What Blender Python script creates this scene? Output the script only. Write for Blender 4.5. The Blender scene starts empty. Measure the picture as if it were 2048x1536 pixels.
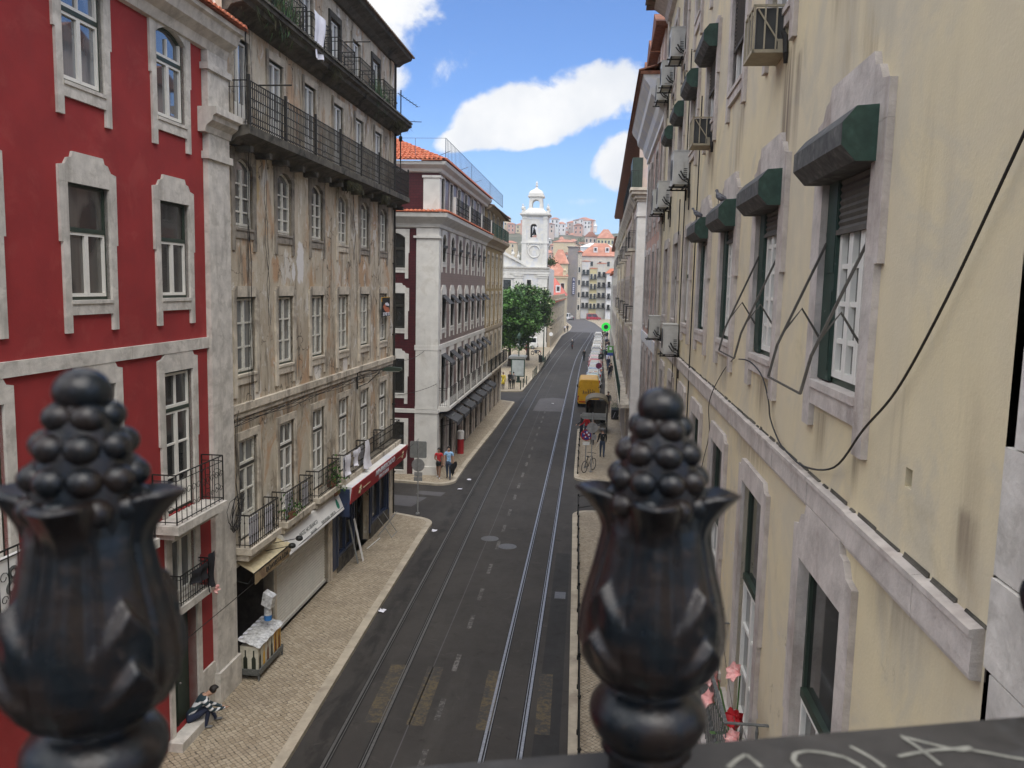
import bpy, bmesh, math, random
from mathutils import Vector, Matrix, noise as mnoise
random.seed(7)
SC = bpy.context.scene
COL = SC.collection
PI = math.pi
rad = math.radians

# ---------------------------------------------------------------- camera
F_PX, YAW, PITCH, ROLL, CAM_H = 1655.66, -0.0916521189, 0.117965129, -0.0221485007, 10.2
cam_d = bpy.data.cameras.new('camera'); cam = bpy.data.objects.new('camera', cam_d); COL.objects.link(cam)
def cam_axes():
    cy, sy, cp, sp = math.cos(YAW), math.sin(YAW), math.cos(PITCH), math.sin(PITCH)
    f = Vector((sy*cp, cy*cp, -sp)); r = Vector((cy, -sy, 0)); d = f.cross(r)
    cr, sr = math.cos(ROLL), math.sin(ROLL)
    return r*cr + d*sr, -r*sr + d*cr, f
_r, _d, _f = cam_axes()
cam.matrix_world = Matrix(((_r.x, -_d.x, -_f.x, 0), (_r.y, -_d.y, -_f.y, 0), (_r.z, -_d.z, -_f.z, CAM_H), (0, 0, 0, 1)))
cam_d.sensor_width = 36; cam_d.lens = 36*F_PX/2048
cam_d.clip_start = 0.02; cam_d.clip_end = 4000
cam_d.dof.use_dof = True; cam_d.dof.focus_distance = 30; cam_d.dof.aperture_fstop = 9
SC.camera = cam

# ---------------------------------------------------------------- view, sun, sky
SC.view_settings.view_transform = 'Standard'; SC.view_settings.look = 'None'
SC.view_settings.exposure = 1.0; SC.view_settings.gamma = 1.0
SUN_DIR = Vector((0.22, -0.50, 1.0))       # high behind the bridge, veiled by cloud
sun_d = bpy.data.lights.new('sun', 'SUN'); sun_d.energy = 1.5; sun_d.angle = rad(50); sun_d.color = (1, .955, .88)
sun = bpy.data.objects.new('sun', sun_d); COL.objects.link(sun)
sun.rotation_euler = SUN_DIR.to_track_quat('Z', 'Y').to_euler()
SUN_EL = math.asin(SUN_DIR.normalized().z)
world = bpy.data.worlds.new('World'); SC.world = world; world.use_nodes = True

class NT:
    """tiny node-graph writer"""
    def __init__(s, tree):
        s.t = tree; s.N = tree.nodes; s.N.clear()
    def n(s, typ, ins=None, **kw):
        nd = s.N.new(typ)
        for k, v in kw.items(): setattr(nd, k, v)
        for k, v in (ins or {}).items(): s.put(nd.inputs[k], v)
        return nd
    def put(s, sock, v):
        if isinstance(v, bpy.types.NodeSocket): s.t.links.new(v, sock)
        elif isinstance(v, bpy.types.Node): s.t.links.new(v.outputs[0], sock)
        else:
            if hasattr(sock.default_value, '__len__') and not hasattr(v, '__len__'): v = [v]*len(sock.default_value)
            if hasattr(v, '__len__') and len(sock.default_value) == 4 and len(v) == 3: v = (*v, 1)
            sock.default_value = v
    def m(s, op, a, b=0.0, c=0.0, clamp=False):
        nd = s.n('ShaderNodeMath', operation=op, use_clamp=clamp)
        for i, v in enumerate((a, b, c)): s.put(nd.inputs[i], v)
        return nd.outputs[0]
    def mix(s, f, a, b, mode='MIX'):
        nd = s.n('ShaderNodeMix', data_type='RGBA', blend_type=mode)
        s.put(nd.inputs[0], f); s.put(nd.inputs[6], a); s.put(nd.inputs[7], b)
        return nd.outputs[2]
    def ramp(s, f, a, b):
        nd = s.n('ShaderNodeMapRange', interpolation_type='SMOOTHSTEP')
        for i, v in enumerate((f, a, b, 0.0, 1.0)): s.put(nd.inputs[i], v)
        return nd.outputs[0]
    def noise(s, vec, scale, detail=4, rough=.55, dist=0.0):
        nd = s.n('ShaderNodeTexNoise', {'Scale': scale, 'Detail': detail, 'Roughness': rough, 'Distortion': dist})
        if vec is not None: s.put(nd.inputs['Vector'], vec)
        return nd.outputs[0]
    def scaled(s, vec, sc):
        nd = s.n('ShaderNodeMapping'); s.put(nd.inputs[0], vec); nd.inputs['Scale'].default_value = sc
        return nd.outputs[0]

def build_sky():
    g = NT(world.node_tree)
    out = g.n('ShaderNodeOutputWorld'); bg = g.n('ShaderNodeBackground')
    sky = g.n('ShaderNodeTexSky', sky_type='NISHITA'); sky.sun_disc = False
    sky.sun_elevation = SUN_EL; sky.sun_rotation = math.atan2(SUN_DIR.x, SUN_DIR.y)
    sky.altitude = 50; sky.air_density = 1.0; sky.dust_density = .6; sky.ozone_density = 1.6
    tc = g.n('ShaderNodeTexCoord'); d = tc.outputs['Generated']
    xyz = g.n('ShaderNodeSeparateXYZ'); g.put(xyz.inputs[0], d)
    x, y, z = xyz.outputs
    yy = g.m('MAXIMUM', y, .02)
    a = g.m('DIVIDE', x, yy); e = g.m('DIVIDE', z, yy)
    nz = g.noise(d, 9.0, 8, .58, .3); nf = g.noise(d, 30.0, 6, .6)
    pert = g.m('ADD', g.m('MULTIPLY', g.m('SUBTRACT', nz, .5), 4.6), g.m('MULTIPLY', g.m('SUBTRACT', nf, .5), 1.5))
    dens = None
    for (a0, e0, ra, re, rot, amp) in CLOUDS:
        c, s = math.cos(rot), math.sin(rot)
        da = g.m('SUBTRACT', a, a0); de = g.m('SUBTRACT', e, e0)
        u = g.m('DIVIDE', g.m('ADD', g.m('MULTIPLY', da, c), g.m('MULTIPLY', de, s)), ra)
        v = g.m('DIVIDE', g.m('SUBTRACT', g.m('MULTIPLY', de, c), g.m('MULTIPLY', da, s)), re)
        r2 = g.m('ADD', g.m('MULTIPLY', u, u), g.m('MULTIPLY', v, v))
        k = g.m('MULTIPLY', g.m('SUBTRACT', 1.0, r2), amp)
        k = g.m('MAXIMUM', k, -1.5)
        dens = k if dens is None else g.m('MAXIMUM', dens, k)
    dens = g.m('ADD', dens, pert)
    front = g.ramp(dens, -.05, .75)
    front = g.m('MULTIPLY', front, g.ramp(y, .02, .25))
    # unseen broken cloud deck added overhead and behind as fill light for the street
    big = g.noise(g.scaled(d, (1, 1, 1.6)), 2.6, 8, .58, .4)
    hi = g.m('MAXIMUM', g.ramp(g.m('DIVIDE', z, g.m('MAXIMUM', y, .05)), .55, 1.1), g.ramp(y, .25, -.05))
    deck = g.m('MULTIPLY', g.ramp(big, .36, .58), hi)
    deck = g.m('MULTIPLY', deck, g.ramp(z, .05, .40))
    cl = g.m('MAXIMUM', front, deck)
    shade = g.noise(d, 6.0, 5, .6)
    ccol = g.mix(g.ramp(shade, .35, .62), (.80, .83, .88), (1.0, 1.0, 1.0))
    skyc = g.mix(1.0, sky.outputs[0], SKY_TINT, 'MULTIPLY')
    lowhaze = g.m('MULTIPLY', g.ramp(z, .24, -.01), .35)
    skyc = g.mix(lowhaze, skyc, (3.8, 4.8, 5.8))
    bright = g.m('ADD', CLOUD_B, g.m('MULTIPLY', deck, DECK_FILL))
    cc = g.n('ShaderNodeVectorMath', operation='SCALE'); g.put(cc.inputs[0], ccol); g.put(cc.inputs['Scale'], bright)
    col = g.mix(cl, skyc, cc.outputs[0])
    g.put(bg.inputs[0], col); bg.inputs[1].default_value = SKY_S
    g.t.links.new(bg.outputs[0], out.inputs[0])
SKY_S, CLOUD_B, DECK_FILL, SKY_TINT = 0.09, 5.9, 9.0, (.54, .72, 1.02)
# clouds seen over the street: direction x/y, z/y, half width, half height, tilt, strength
CLOUDS = [(-.045, .212, .125, .040, .27, 1.7), (-.145, .178, .045, .014, .3, 1.2), (-.10, .172, .07, .013, .08, .9), (-.285, .305, .10, .075, .2, 1.6),
          (-.255, .235, .05, .045, .9, 1.1), (-.20, .25, .05, .02, .6, .4), (.030, .145, .036, .034, .6, 1.6), (-.035, .074, .032, .010, .05, .7), (-.02, .10, .04, .006, 0, .3),
          (-.07, .058, .05, .012, 0, .7), (-.165, .055, .05, .014, .1, .6)]
build_sky()

# ---------------------------------------------------------------- objects
def tag(o, label=None, cat=None, group=None, kind=None):
    for k, v in (('label', label), ('category', cat), ('group', group), ('kind', kind)):
        if v: o[k] = v
    return o
def root(name, loc, label, cat, group=None, rz=0):
    o = bpy.data.objects.new(name, None); o.empty_display_size = .2; COL.objects.link(o)
    o.location = loc; o.rotation_euler = (0, 0, rz)
    return tag(o, label, cat, group)
def obj(name, mesh, parent=None, loc=(0, 0, 0), rz=0):
    o = bpy.data.objects.new(name, mesh); COL.objects.link(o); o.location = loc; o.rotation_euler = (0, 0, rz)
    if parent: o.parent = parent
    return o
def copy_tree(o, parent=None):
    c = o.copy(); COL.objects.link(c)
    if parent: c.parent = parent
    for ch in list(o.children): copy_tree(ch, c)
    return c

class Fr:
    """a facade: u runs along it, o outwards, z up"""
    def __init__(s, x, y, dx, dy, side):
        l = math.hypot(dx, dy); s.x, s.y, s.ux, s.uy = x, y, dx/l, dy/l
        s.ox, s.oy = (s.uy*side, -s.ux*side)
        s.rz = math.atan2(s.oy, s.ox) - PI/2
    def p(s, u, o, z): return (s.x + s.ux*u + s.ox*o, s.y + s.uy*u + s.oy*o, z)
ID = type('I', (), {'p': staticmethod(lambda u, o, z: (u, o, z))})

SPLIT = {'string_course', 'pier', 'shop_front', 'eave_tiles', 'cornice', 'pane', 'corner_pilaster', 'plinth', 'shop_door', 'gable', 'urn', 'frame', 'bracket', 'post', 'leg', 'price_card', 'carton', 'bottle_print', 'hinge', 'logo',
         'emblem', 'windbreak', 'door_surround', 'pilaster', 'rail_post', 'wheel', 'door', 'balcony', 'small_plate', 'legs', 'board', 'bar', 'railing', 'moulding', 'lantern', 'panel', 'wall', 'lettering', 'box', 'rack', 'cage', 'hose', 'shelf'}
class MB:
    def __init__(s, fr=ID): s.v = []; s.f = []; s.mi = []; s.fr = fr; s.cur = 0
    def add(s, pts, faces, m=None):
        b = len(s.v); s.v += [s.fr.p(*q) for q in pts]
        for f in faces: s.f.append([b+i for i in f]); s.mi.append(s.cur if m is None else m)
    def box(s, a, b, c, d, e, f, m=None):
        s.add([(a, c, e), (b, c, e), (b, d, e), (a, d, e), (a, c, f), (b, c, f), (b, d, f), (a, d, f)],
              [(0, 3, 2, 1), (4, 5, 6, 7), (0, 1, 5, 4), (1, 2, 6, 5), (2, 3, 7, 6), (3, 0, 4, 7)], m)
    def quad(s, *p, m=None): s.add(list(p), [tuple(range(len(p)))], m)
    def prism(s, poly, a, b, axis='o', m=None):
        n = len(poly)
        mk = {'o': lambda q, t: (q[0], t, q[1]), 'u': lambda q, t: (t, q[0], q[1]), 'z': lambda q, t: (q[0], q[1], t)}[axis]
        s.add([mk(q, a) for q in poly] + [mk(q, b) for q in poly],
              [tuple(range(n)), tuple(range(2*n-1, n-1, -1))] + [(i, n+i, n+(i+1) % n, (i+1) % n) for i in range(n)], m)
    def tube(s, pts, r, n=6, m=None, cap=True):
        pts = [Vector(q) for q in pts]; rr = r if hasattr(r, '__len__') else [r]*len(pts)
        base = []; prev = None
        for i, q in enumerate(pts):
            t = (pts[min(i+1, len(pts)-1)] - pts[max(i-1, 0)])
            t = t.normalized() if t.length > 1e-9 else Vector((0, 0, 1))
            if prev is None: prev = t.orthogonal().normalized()
            prev = (prev - t*prev.dot(t)); prev = prev.normalized() if prev.length > 1e-6 else t.orthogonal().normalized()
            w = t.cross(prev)
            base += [tuple(q + (prev*math.cos(k*2*PI/n) + w*math.sin(k*2*PI/n))*rr[i]) for k in range(n)]
        fs = [(i*n+k, i*n+(k+1) % n, (i+1)*n+(k+1) % n, (i+1)*n+k) for i in range(len(pts)-1) for k in range(n)]
        if cap: fs += [tuple(range(n-1, -1, -1)), tuple((len(pts)-1)*n+k for k in range(n))]
        s.add(base, fs, m)
    def lathe(s, prof, n=24, c=(0, 0), m=None, fn=None):
        pts = []
        for (r, z) in prof:
            for k in range(n):
                t = k*2*PI/n; q = r*(fn(t, z) if fn else 1)
                pts.append((c[0]+q*math.cos(t), c[1]+q*math.sin(t), z))
        fs = [(i*n+k, i*n+(k+1) % n, (i+1)*n+(k+1) % n, (i+1)*n+k) for i in range(len(prof)-1) for k in range(n)]
        fs += [tuple(range(n-1, -1, -1)), tuple((len(prof)-1)*n+k for k in range(n))]
        s.add(pts, fs, m)
    def ball(s, c, r, n=8, m=None, sq=(1, 1, 1)):
        pts = []; k2 = n
        for i in range(1, n//2+1):
            a = PI*i/(n//2+1)
            for k in range(k2):
                t = 2*PI*k/k2
                pts.append((c[0]+r*sq[0]*math.sin(a)*math.cos(t), c[1]+r*sq[1]*math.sin(a)*math.sin(t), c[2]+r*sq[2]*math.cos(a)))
        L = n//2
        pts += [(c[0], c[1], c[2]+r*sq[2]), (c[0], c[1], c[2]-r*sq[2])]
        fs = [(i*k2+k, (i+1)*k2+k, (i+1)*k2+(k+1) % k2, i*k2+(k+1) % k2) for i in range(L-1) for k in range(k2)]
        fs += [(L*k2, k, (k+1) % k2) for k in range(k2)] + [(L*k2+1, (L-1)*k2+(k+1) % k2, (L-1)*k2+k) for k in range(k2)]
        s.add(pts, fs, m)
    def sheet(s, fn, nu, nv, m=None):
        s.add([fn(i/nu, j/nv) for j in range(nv+1) for i in range(nu+1)],
              [(j*(nu+1)+i, j*(nu+1)+i+1, (j+1)*(nu+1)+i+1, (j+1)*(nu+1)+i) for j in range(nv) for i in range(nu)], m)
    def mesh(s, name, mats, off=(0, 0, 0), smooth=False):
        me = bpy.data.meshes.new(name)
        me.from_pydata([(q[0]-off[0], q[1]-off[1], q[2]-off[2]) for q in s.v], [], s.f)
        for m in (mats if isinstance(mats, (list, tuple)) else [mats]): me.materials.append(m)
        me.polygons.foreach_set('material_index', s.mi)
        if smooth: me.polygons.foreach_set('use_smooth', [True]*len(me.polygons))
        me.update(); return me
    def pieces(s, gap=.04):
        """split into loose pieces whose bounds do not touch"""
        par = list(range(len(s.v)))
        def find(a):
            while par[a] != a: par[a] = par[par[a]]; a = par[a]
            return a
        for f in s.f:
            for i in f[1:]: par[find(i)] = find(f[0])
        comp = {}
        for k, f in enumerate(s.f): comp.setdefault(find(f[0]), []).append(k)
        boxes = []
        for fs in comp.values():
            vs = [s.v[i] for k in fs for i in s.f[k]]; boxes.append([[min(q[d] for q in vs)-gap/2 for d in range(3)], [max(q[d] for q in vs)+gap/2 for d in range(3)], list(fs)])
        merged = True
        while merged:
            merged = False; out = []
            for bx in boxes:
                for o in out:
                    if all(bx[0][d] <= o[1][d] and o[0][d] <= bx[1][d] for d in range(3)):
                        o[0] = [min(a, c) for a, c in zip(o[0], bx[0])]; o[1] = [max(a, c) for a, c in zip(o[1], bx[1])]; o[2] += bx[2]; merged = True; break
                else: out.append(bx)
            boxes = out
        res = []
        for _, _, fs in boxes:
            m = MB(); idx = {}
            for k in fs:
                face = []
                for i in s.f[k]:
                    if i not in idx: idx[i] = len(m.v); m.v.append(s.v[i])
                    face.append(idx[i])
                m.f.append(face); m.mi.append(s.mi[k])
            res.append(m)
        return res
    def build(s, name, mats, parent=None, smooth=False, local=False):
        if name in SPLIT and parent is not None and len(s.f) < 4000:
            ps = s.pieces()
            if 1 < len(ps) <= 60:
                os_ = [p_._build(name, mats, parent, smooth, local) for p_ in ps]; return os_[0]
        return s._build(name, mats, parent, smooth, local)
    def _build(s, name, mats, parent=None, smooth=False, local=False):
        off = (0, 0, 0)
        if parent is not None and not local:
            off = parent.location if parent.parent is None else parent.location + parent.parent.location
        return obj(name, s.mesh(name, mats, off, smooth), parent)
def solo(name, mb, mats, label, cat, group=None, smooth=False, kind=None):
    """a top-level thing that is one mesh, its origin at its base"""
    xs = [q[0] for q in mb.v]; ys = [q[1] for q in mb.v]; zs = [q[2] for q in mb.v]
    c = ((min(xs)+max(xs))/2, (min(ys)+max(ys))/2, min(zs))
    o = obj(name, mb.mesh(name, mats, c, smooth), None, c)
    return tag(o, label, cat, group, kind)

# ---------------------------------------------------------------- materials
def mat(name, col, rough=.8, var=.18, scale=2.5, col2=None, patch=(.52, .66), pscale=1.2, streak=0.0, scol=(.10, .085, .065),
        bump=0.0, bscale=30, metal=0.0, spec=.4, emit=None):
    m = bpy.data.materials.new(name); m.use_nodes = True; g = NT(m.node_tree)
    out = g.n('ShaderNodeOutputMaterial'); b = g.n('ShaderNodeBsdfPrincipled')
    g.t.links.new(b.outputs[0], out.inputs[0])
    oc = g.n('ShaderNodeTexCoord').outputs['Object']
    nz = g.noise(oc, scale, 6, .62)
    c = col
    if col2: c = g.mix(g.ramp(g.noise(oc, pscale, 7, .65, .6), *patch), col, col2)
    lo, hi = 1-var, 1+var
    k = g.m('ADD', lo, g.m('MULTIPLY', g.ramp(nz, .25, .75), hi-lo))
    vs = g.n('ShaderNodeVectorMath', operation='SCALE'); g.put(vs.inputs[0], c if not isinstance(c, tuple) else c); g.put(vs.inputs['Scale'], k)
    c = vs.outputs[0]
    if streak:
        sn = g.noise(g.scaled(oc, (3.2, 3.2, .22)), 1.0, 5, .6, .2); area = g.noise(oc, .5, 3, .5)
        c = g.mix(g.m('MULTIPLY', g.m('MULTIPLY', g.ramp(sn, .5, .72), g.ramp(area, .38, .62)), streak), c, scol)
    g.put(b.inputs['Base Color'], c)
    g.put(b.inputs['Roughness'], g.m('ADD', rough-.08, g.m('MULTIPLY', nz, .16), clamp=True))
    b.inputs['Metallic'].default_value = metal; b.inputs['Specular IOR Level'].default_value = spec
    if bump:
        bn = g.n('ShaderNodeBump', {'Strength': min(1, bump), 'Distance': .02 if bump < 1 else .05}); g.put(bn.inputs['Height'], g.noise(oc, bscale, 5, .6))
        g.put(b.inputs['Normal'], bn)
    if emit:
        b.inputs['Emission Color'].default_value = (*emit[:3], 1); b.inputs['Emission Strength'].default_value = emit[3]
    return m
M = {}
def mm(name, *a, **k): M[name] = mat(name, *a, **k)
mm('red_plaster', (.285, .027, .026), .85, .12, 1.3, col2=(.31, .040, .036), streak=.16, scol=(.20, .036, .034), bump=.15)
mm('stone', (.57, .535, .48), .85, .2, 3.0, col2=(.46, .43, .38), patch=(.50, .62), pscale=2.6, streak=.6, scol=(.26, .235, .20), bump=.4, bscale=14)
mm('stone_rose', (.50, .45, .405), .85, .2, 3.5, col2=(.40, .345, .31), streak=.55, scol=(.22, .17, .13), bump=.5, bscale=16)
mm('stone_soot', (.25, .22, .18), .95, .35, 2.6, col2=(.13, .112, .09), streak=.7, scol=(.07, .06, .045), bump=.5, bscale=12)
mm('stone_white', (.63, .61, .56), .85, .12, 1.2, col2=(.55, .525, .47), streak=.35, scol=(.33, .29, .23), bump=.2)
mm('stone_old', (.54, .48, .385), .9, .25, 2.6, col2=(.34, .29, .23), streak=.8, scol=(.09, .075, .055), bump=.5, bscale=12)
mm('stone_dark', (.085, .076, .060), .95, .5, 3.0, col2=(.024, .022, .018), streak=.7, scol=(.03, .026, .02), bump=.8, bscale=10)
mm('white_frame', (.72, .70, .64), .45, .06, 5)
mm('old_frame', (.62, .60, .53), .6, .2, 6, col2=(.40, .37, .30), pscale=6)
mm('green_frame', (.030, .045, .032), .5, .25, 5)
mm('dark_frame', (.035, .034, .028), .5, .2, 5)
mm('grey_shutter', (.20, .19, .17), .75, .2, 6, streak=.3)
mm('iron', (.016, .017, .015), .55, .4, 20, metal=.3)
mm('iron_old', (.020, .018, .014), .75, .5, 12, col2=(.034, .028, .02), pscale=9)
mm('black', (.012, .012, .012), .6, .2, 5)
mm('tile', (.46, .135, .065), .85, .35, 9, col2=(.50, .22, .13), pscale=5)
mm('tile_old', (.16, .10, .065), .9, .45, 7, col2=(.05, .052, .03), pscale=3)
mm('tile_brown', (.20, .085, .05), .9, .35, 7)
mm('roof_red', (.44, .12, .09), .8, .2, 5)
mm('white_paint', (.74, .73, .70), .6, .08, 2, streak=.15, scol=(.5, .48, .42))
mm('galv', (.30, .30, .29), .5, .18, 6, metal=.4)
mm('sign_back', (.20, .205, .195), .6, .15, 6)
mm('steel', (.34, .335, .33), .42, .25, 14, metal=.85)
mm('steel_dull', (.14, .135, .125), .45, .25, 10, metal=.5)
mm('groove', (.012, .011, .010), .9)
mm('cable', (.018, .016, .014), .6)
mm('rubber', (.014, .014, .014), .85)
mm('chrome', (.5, .5, .5), .25, .05, 3, metal=.9)
mm('soil', (.05, .04, .03), .95)
mm('ac_white', (.50, .49, .44), .55, .1, 5, streak=.4, scol=(.30, .26, .18))
mm('ac_grille', (.06, .06, .055), .7)
mm('hood_green', (.026, .056, .040), .55, .35, 7, col2=(.038, .078, .056), pscale=4)
mm('hood_grey', (.075, .074, .068), .75, .5, 10, col2=(.13, .125, .115), pscale=9, streak=.5, scol=(.05, .045, .04))
mm('slat', (.085, .077, .064), .75, .25, 7)
mm('canvas_grey', (.060, .060, .062), .85, .15, 5)
mm('canvas_cream', (.55, .47, .30), .85, .18, 4, col2=(.42, .34, .20))
mm('canvas_fascia', (.30, .22, .12), .85, .18, 4, col2=(.20, .13, .08))
mm('cloth_white', (.70, .69, .74), .9, .08, 5)
mm('cloth_black', (.015, .015, .018), .9)
mm('skin', (.42, .25, .17), .6, .1, 8)
mm('skin_dark', (.25, .14, .09), .6, .1, 8)
mm('hair', (.016, .012, .010), .6)
mm('yellow_paint', (.62, .34, .015), .4, .08, 3, col2=(.50, .25, .012), pscale=2)
mm('tail_red', (.35, .01, .01), .3)
mm('plate', (.65, .65, .6), .5)
mm('lamp_glass', (.6, .6, .55), .2)
mm('leaf_dark', (.030, .070, .016), .7, .4, 3)
mm('leaf', (.055, .145, .020), .6, .4, 1.1, col2=(.085, .20, .034), pscale=.8)
mm('leaf_light', (.11, .22, .05), .6, .35, 2)
mm('blossom', (.36, .40, .22), .7, .2, 3)
mm('grass_dry', (.060, .058, .018), .9, .4, 4, col2=(.10, .085, .035), pscale=4)
mm('bark', (.045, .035, .026), .95, .3, 6, bump=.6)
mm('stem', (.06, .13, .03), .6)
mm('petal_pink', (.72, .36, .33), .6, .15, 20, col2=(.80, .62, .55), pscale=14)
mm('petal_red', (.42, .015, .02), .55)
mm('white_shutter', (.66, .64, .58), .6, .08, 3, streak=.25, scol=(.45, .42, .36))
mm('shop_dark', (.05, .042, .036), .9, .4, 4)
mm('red_goods', (.30, .05, .03), .6, .4, 9)
mm('blue_frame', (.022, .036, .080), .45, .2, 5)

def glass(name, dark, light, rough=.06, curtain=.5, fold=28, spec=.6):
    m = bpy.data.materials.new(name); m.use_nodes = True; g = NT(m.node_tree)
    out = g.n('ShaderNodeOutputMaterial'); b = g.n('ShaderNodeBsdfPrincipled'); g.t.links.new(b.outputs[0], out.inputs[0])
    oc = g.n('ShaderNodeTexCoord').outputs['Object']; rnd = g.n('ShaderNodeObjectInfo').outputs['Random']
    off = g.n('ShaderNodeVectorMath', operation='ADD'); g.put(off.inputs[0], oc)
    cx = g.n('ShaderNodeCombineXYZ'); g.put(cx.inputs[0], g.m('MULTIPLY', rnd, 37.0)); g.put(cx.inputs[2], g.m('MULTIPLY', rnd, 11.0)); g.put(off.inputs[1], cx.outputs[0])
    f = g.noise(g.scaled(off.outputs[0], (fold, 1, .4)), 1.0, 3, .5, .3)
    blk = g.noise(g.scaled(off.outputs[0], (1.5, 1, .8)), 1.0, 2, .5)
    k = g.m('MULTIPLY', g.ramp(blk, .40, .52), g.ramp(rnd, 1-curtain-.2, 1-curtain+.2))
    c = g.mix(k, g.mix(g.ramp(blk, .3, .7), dark, [q*1.8 for q in dark]), g.mix(f, light, [q*.55 for q in light]))
    g.put(b.inputs['Base Color'], c); b.inputs['Roughness'].default_value = rough
    b.inputs['Specular IOR Level'].default_value = spec; b.inputs['Coat Weight'].default_value = min(1, spec*spec+.04); b.inputs['Coat IOR'].default_value = 1.5 if spec < .9 else 2.0; b.inputs['Coat Roughness'].default_value = .03
    M[name] = m
glass('glass', (.022, .021, .019), (.16, .15, .13), curtain=.55)
glass('glass_old', (.045, .045, .042), (.17, .175, .17), rough=.12, curtain=.8)
glass('glass_sky', (.05, .055, .06), (.20, .22, .24), rough=.02, curtain=.45, spec=1.0)
glass('glass_dark', (.014, .015, .014), (.05, .05, .045), curtain=.3)
glass('glass_shop', (.020, .018, .015), (.10, .09, .06), curtain=.6, fold=9)
glass('car_glass', (.012, .014, .016), (.02, .02, .02), curtain=.1)
# ---------------------------------------------------------------- special surfaces
def newmat(name):
    m = bpy.data.materials.new(name); m.use_nodes = True; g = NT(m.node_tree)
    out = g.n('ShaderNodeOutputMaterial'); b = g.n('ShaderNodeBsdfPrincipled'); g.t.links.new(b.outputs[0], out.inputs[0])
    oc = g.n('ShaderNodeTexCoord').outputs['Object']; M[name] = m
    return g, b, oc
def bump(g, b, h, strength, dist=.02):
    n = g.n('ShaderNodeBump', {'Strength': strength, 'Distance': dist}); g.put(n.inputs['Height'], h); g.put(b.inputs['Normal'], n)

def old_plaster():
    g, b, oc = newmat('old_plaster')
    n1 = g.noise(g.scaled(oc, (1, 1, .55)), .9, 7, .62, .5)
    n2 = g.noise(g.scaled(oc, (1, 1, .55)), 1.0, 8, .66, .8)
    n3 = g.noise(g.scaled(oc, (1.7, 1.7, .42)), 1.1, 8, .72, .6)
    c = g.mix(g.ramp(n1, .36, .62), (.56, .50, .395), (.43, .365, .275))
    c = g.mix(g.m('MULTIPLY', g.ramp(n2, .49, .62), .8), c, (.46, .29, .17))
    n4 = g.noise(g.scaled(oc, (1, 1, .6)), 1.5, 8, .72, .7)
    c = g.mix(g.m('MULTIPLY', g.ramp(n4, .555, .60), .85), c, (.66, .63, .57))
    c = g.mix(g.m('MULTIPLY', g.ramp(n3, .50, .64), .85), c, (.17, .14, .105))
    n5 = g.noise(oc, 9, 6, .7)
    c = g.mix(g.m('MULTIPLY', g.ramp(n5, .55, .75), .35), c, (.20, .17, .13))
    sp = g.n('ShaderNodeSeparateXYZ'); g.put(sp.inputs[0], oc)
    for (yy, zz, ry, rz_, colr) in ((-3.05, 10.75, .30, .62, (.72, .70, .68)), (-3.6, 10.45, .16, .30, (.72, .70, .68)), (-4.9, 10.5, .30, .45, (.46, .29, .17)), (-2.1, 9.2, .35, 1.6, (.44, .28, .15)), (.6, 9.6, .4, 1.8, (.42, .26, .14)), (3.2, 10.2, .35, 1.3, (.45, .30, .18)), (-6.2, 12.6, .35, .6, (.46, .34, .16)), (-6.3, 7.4, .3, .5, (.66, .62, .55)), (-1.6, 7.45, .35, .4, (.70, .67, .62)), (1.2, 7.4, .3, .35, (.68, .64, .60))):
        e = g.m('ADD', g.m('POWER', g.m('ABSOLUTE', g.m('DIVIDE', g.m('SUBTRACT', sp.outputs[1], yy), ry)), 2.0), g.m('POWER', g.m('ABSOLUTE', g.m('DIVIDE', g.m('SUBTRACT', sp.outputs[2], zz), rz_)), 2.0))
        e = g.m('ADD', e, g.m('MULTIPLY', g.m('SUBTRACT', n4, .5), 4.5)); hard = .25 if colr[2] > .5 else .9
        c = g.mix(g.m('MULTIPLY', g.ramp(e, 1.0, 1.0-hard), .9), c, colr)
    # cracks
    vo = g.n('ShaderNodeTexVoronoi', feature='DISTANCE_TO_EDGE'); g.put(vo.inputs['Scale'], .9)
    wv = g.n('ShaderNodeVectorMath', operation='ADD'); g.put(wv.inputs[0], oc)
    nn = g.n('ShaderNodeTexNoise', {'Scale': 2.2, 'Detail': 6}); g.put(nn.inputs['Vector'], oc); g.put(wv.inputs[1], nn.outputs[1]); g.put(vo.inputs['Vector'], wv.outputs[0])
    cr = g.m('MULTIPLY', g.ramp(vo.outputs[0], .022, .006), g.ramp(n1, .48, .58))
    c = g.mix(g.m('MULTIPLY', cr, .8), c, (.05, .04, .03))
    g.put(b.inputs['Base Color'], c); b.inputs['Roughness'].default_value = .92; b.inputs['Specular IOR Level'].default_value = .2
    bump(g, b, g.m('ADD', n4, g.m('MULTIPLY', n5, .4)), .6, .03)
old_plaster()

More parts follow.
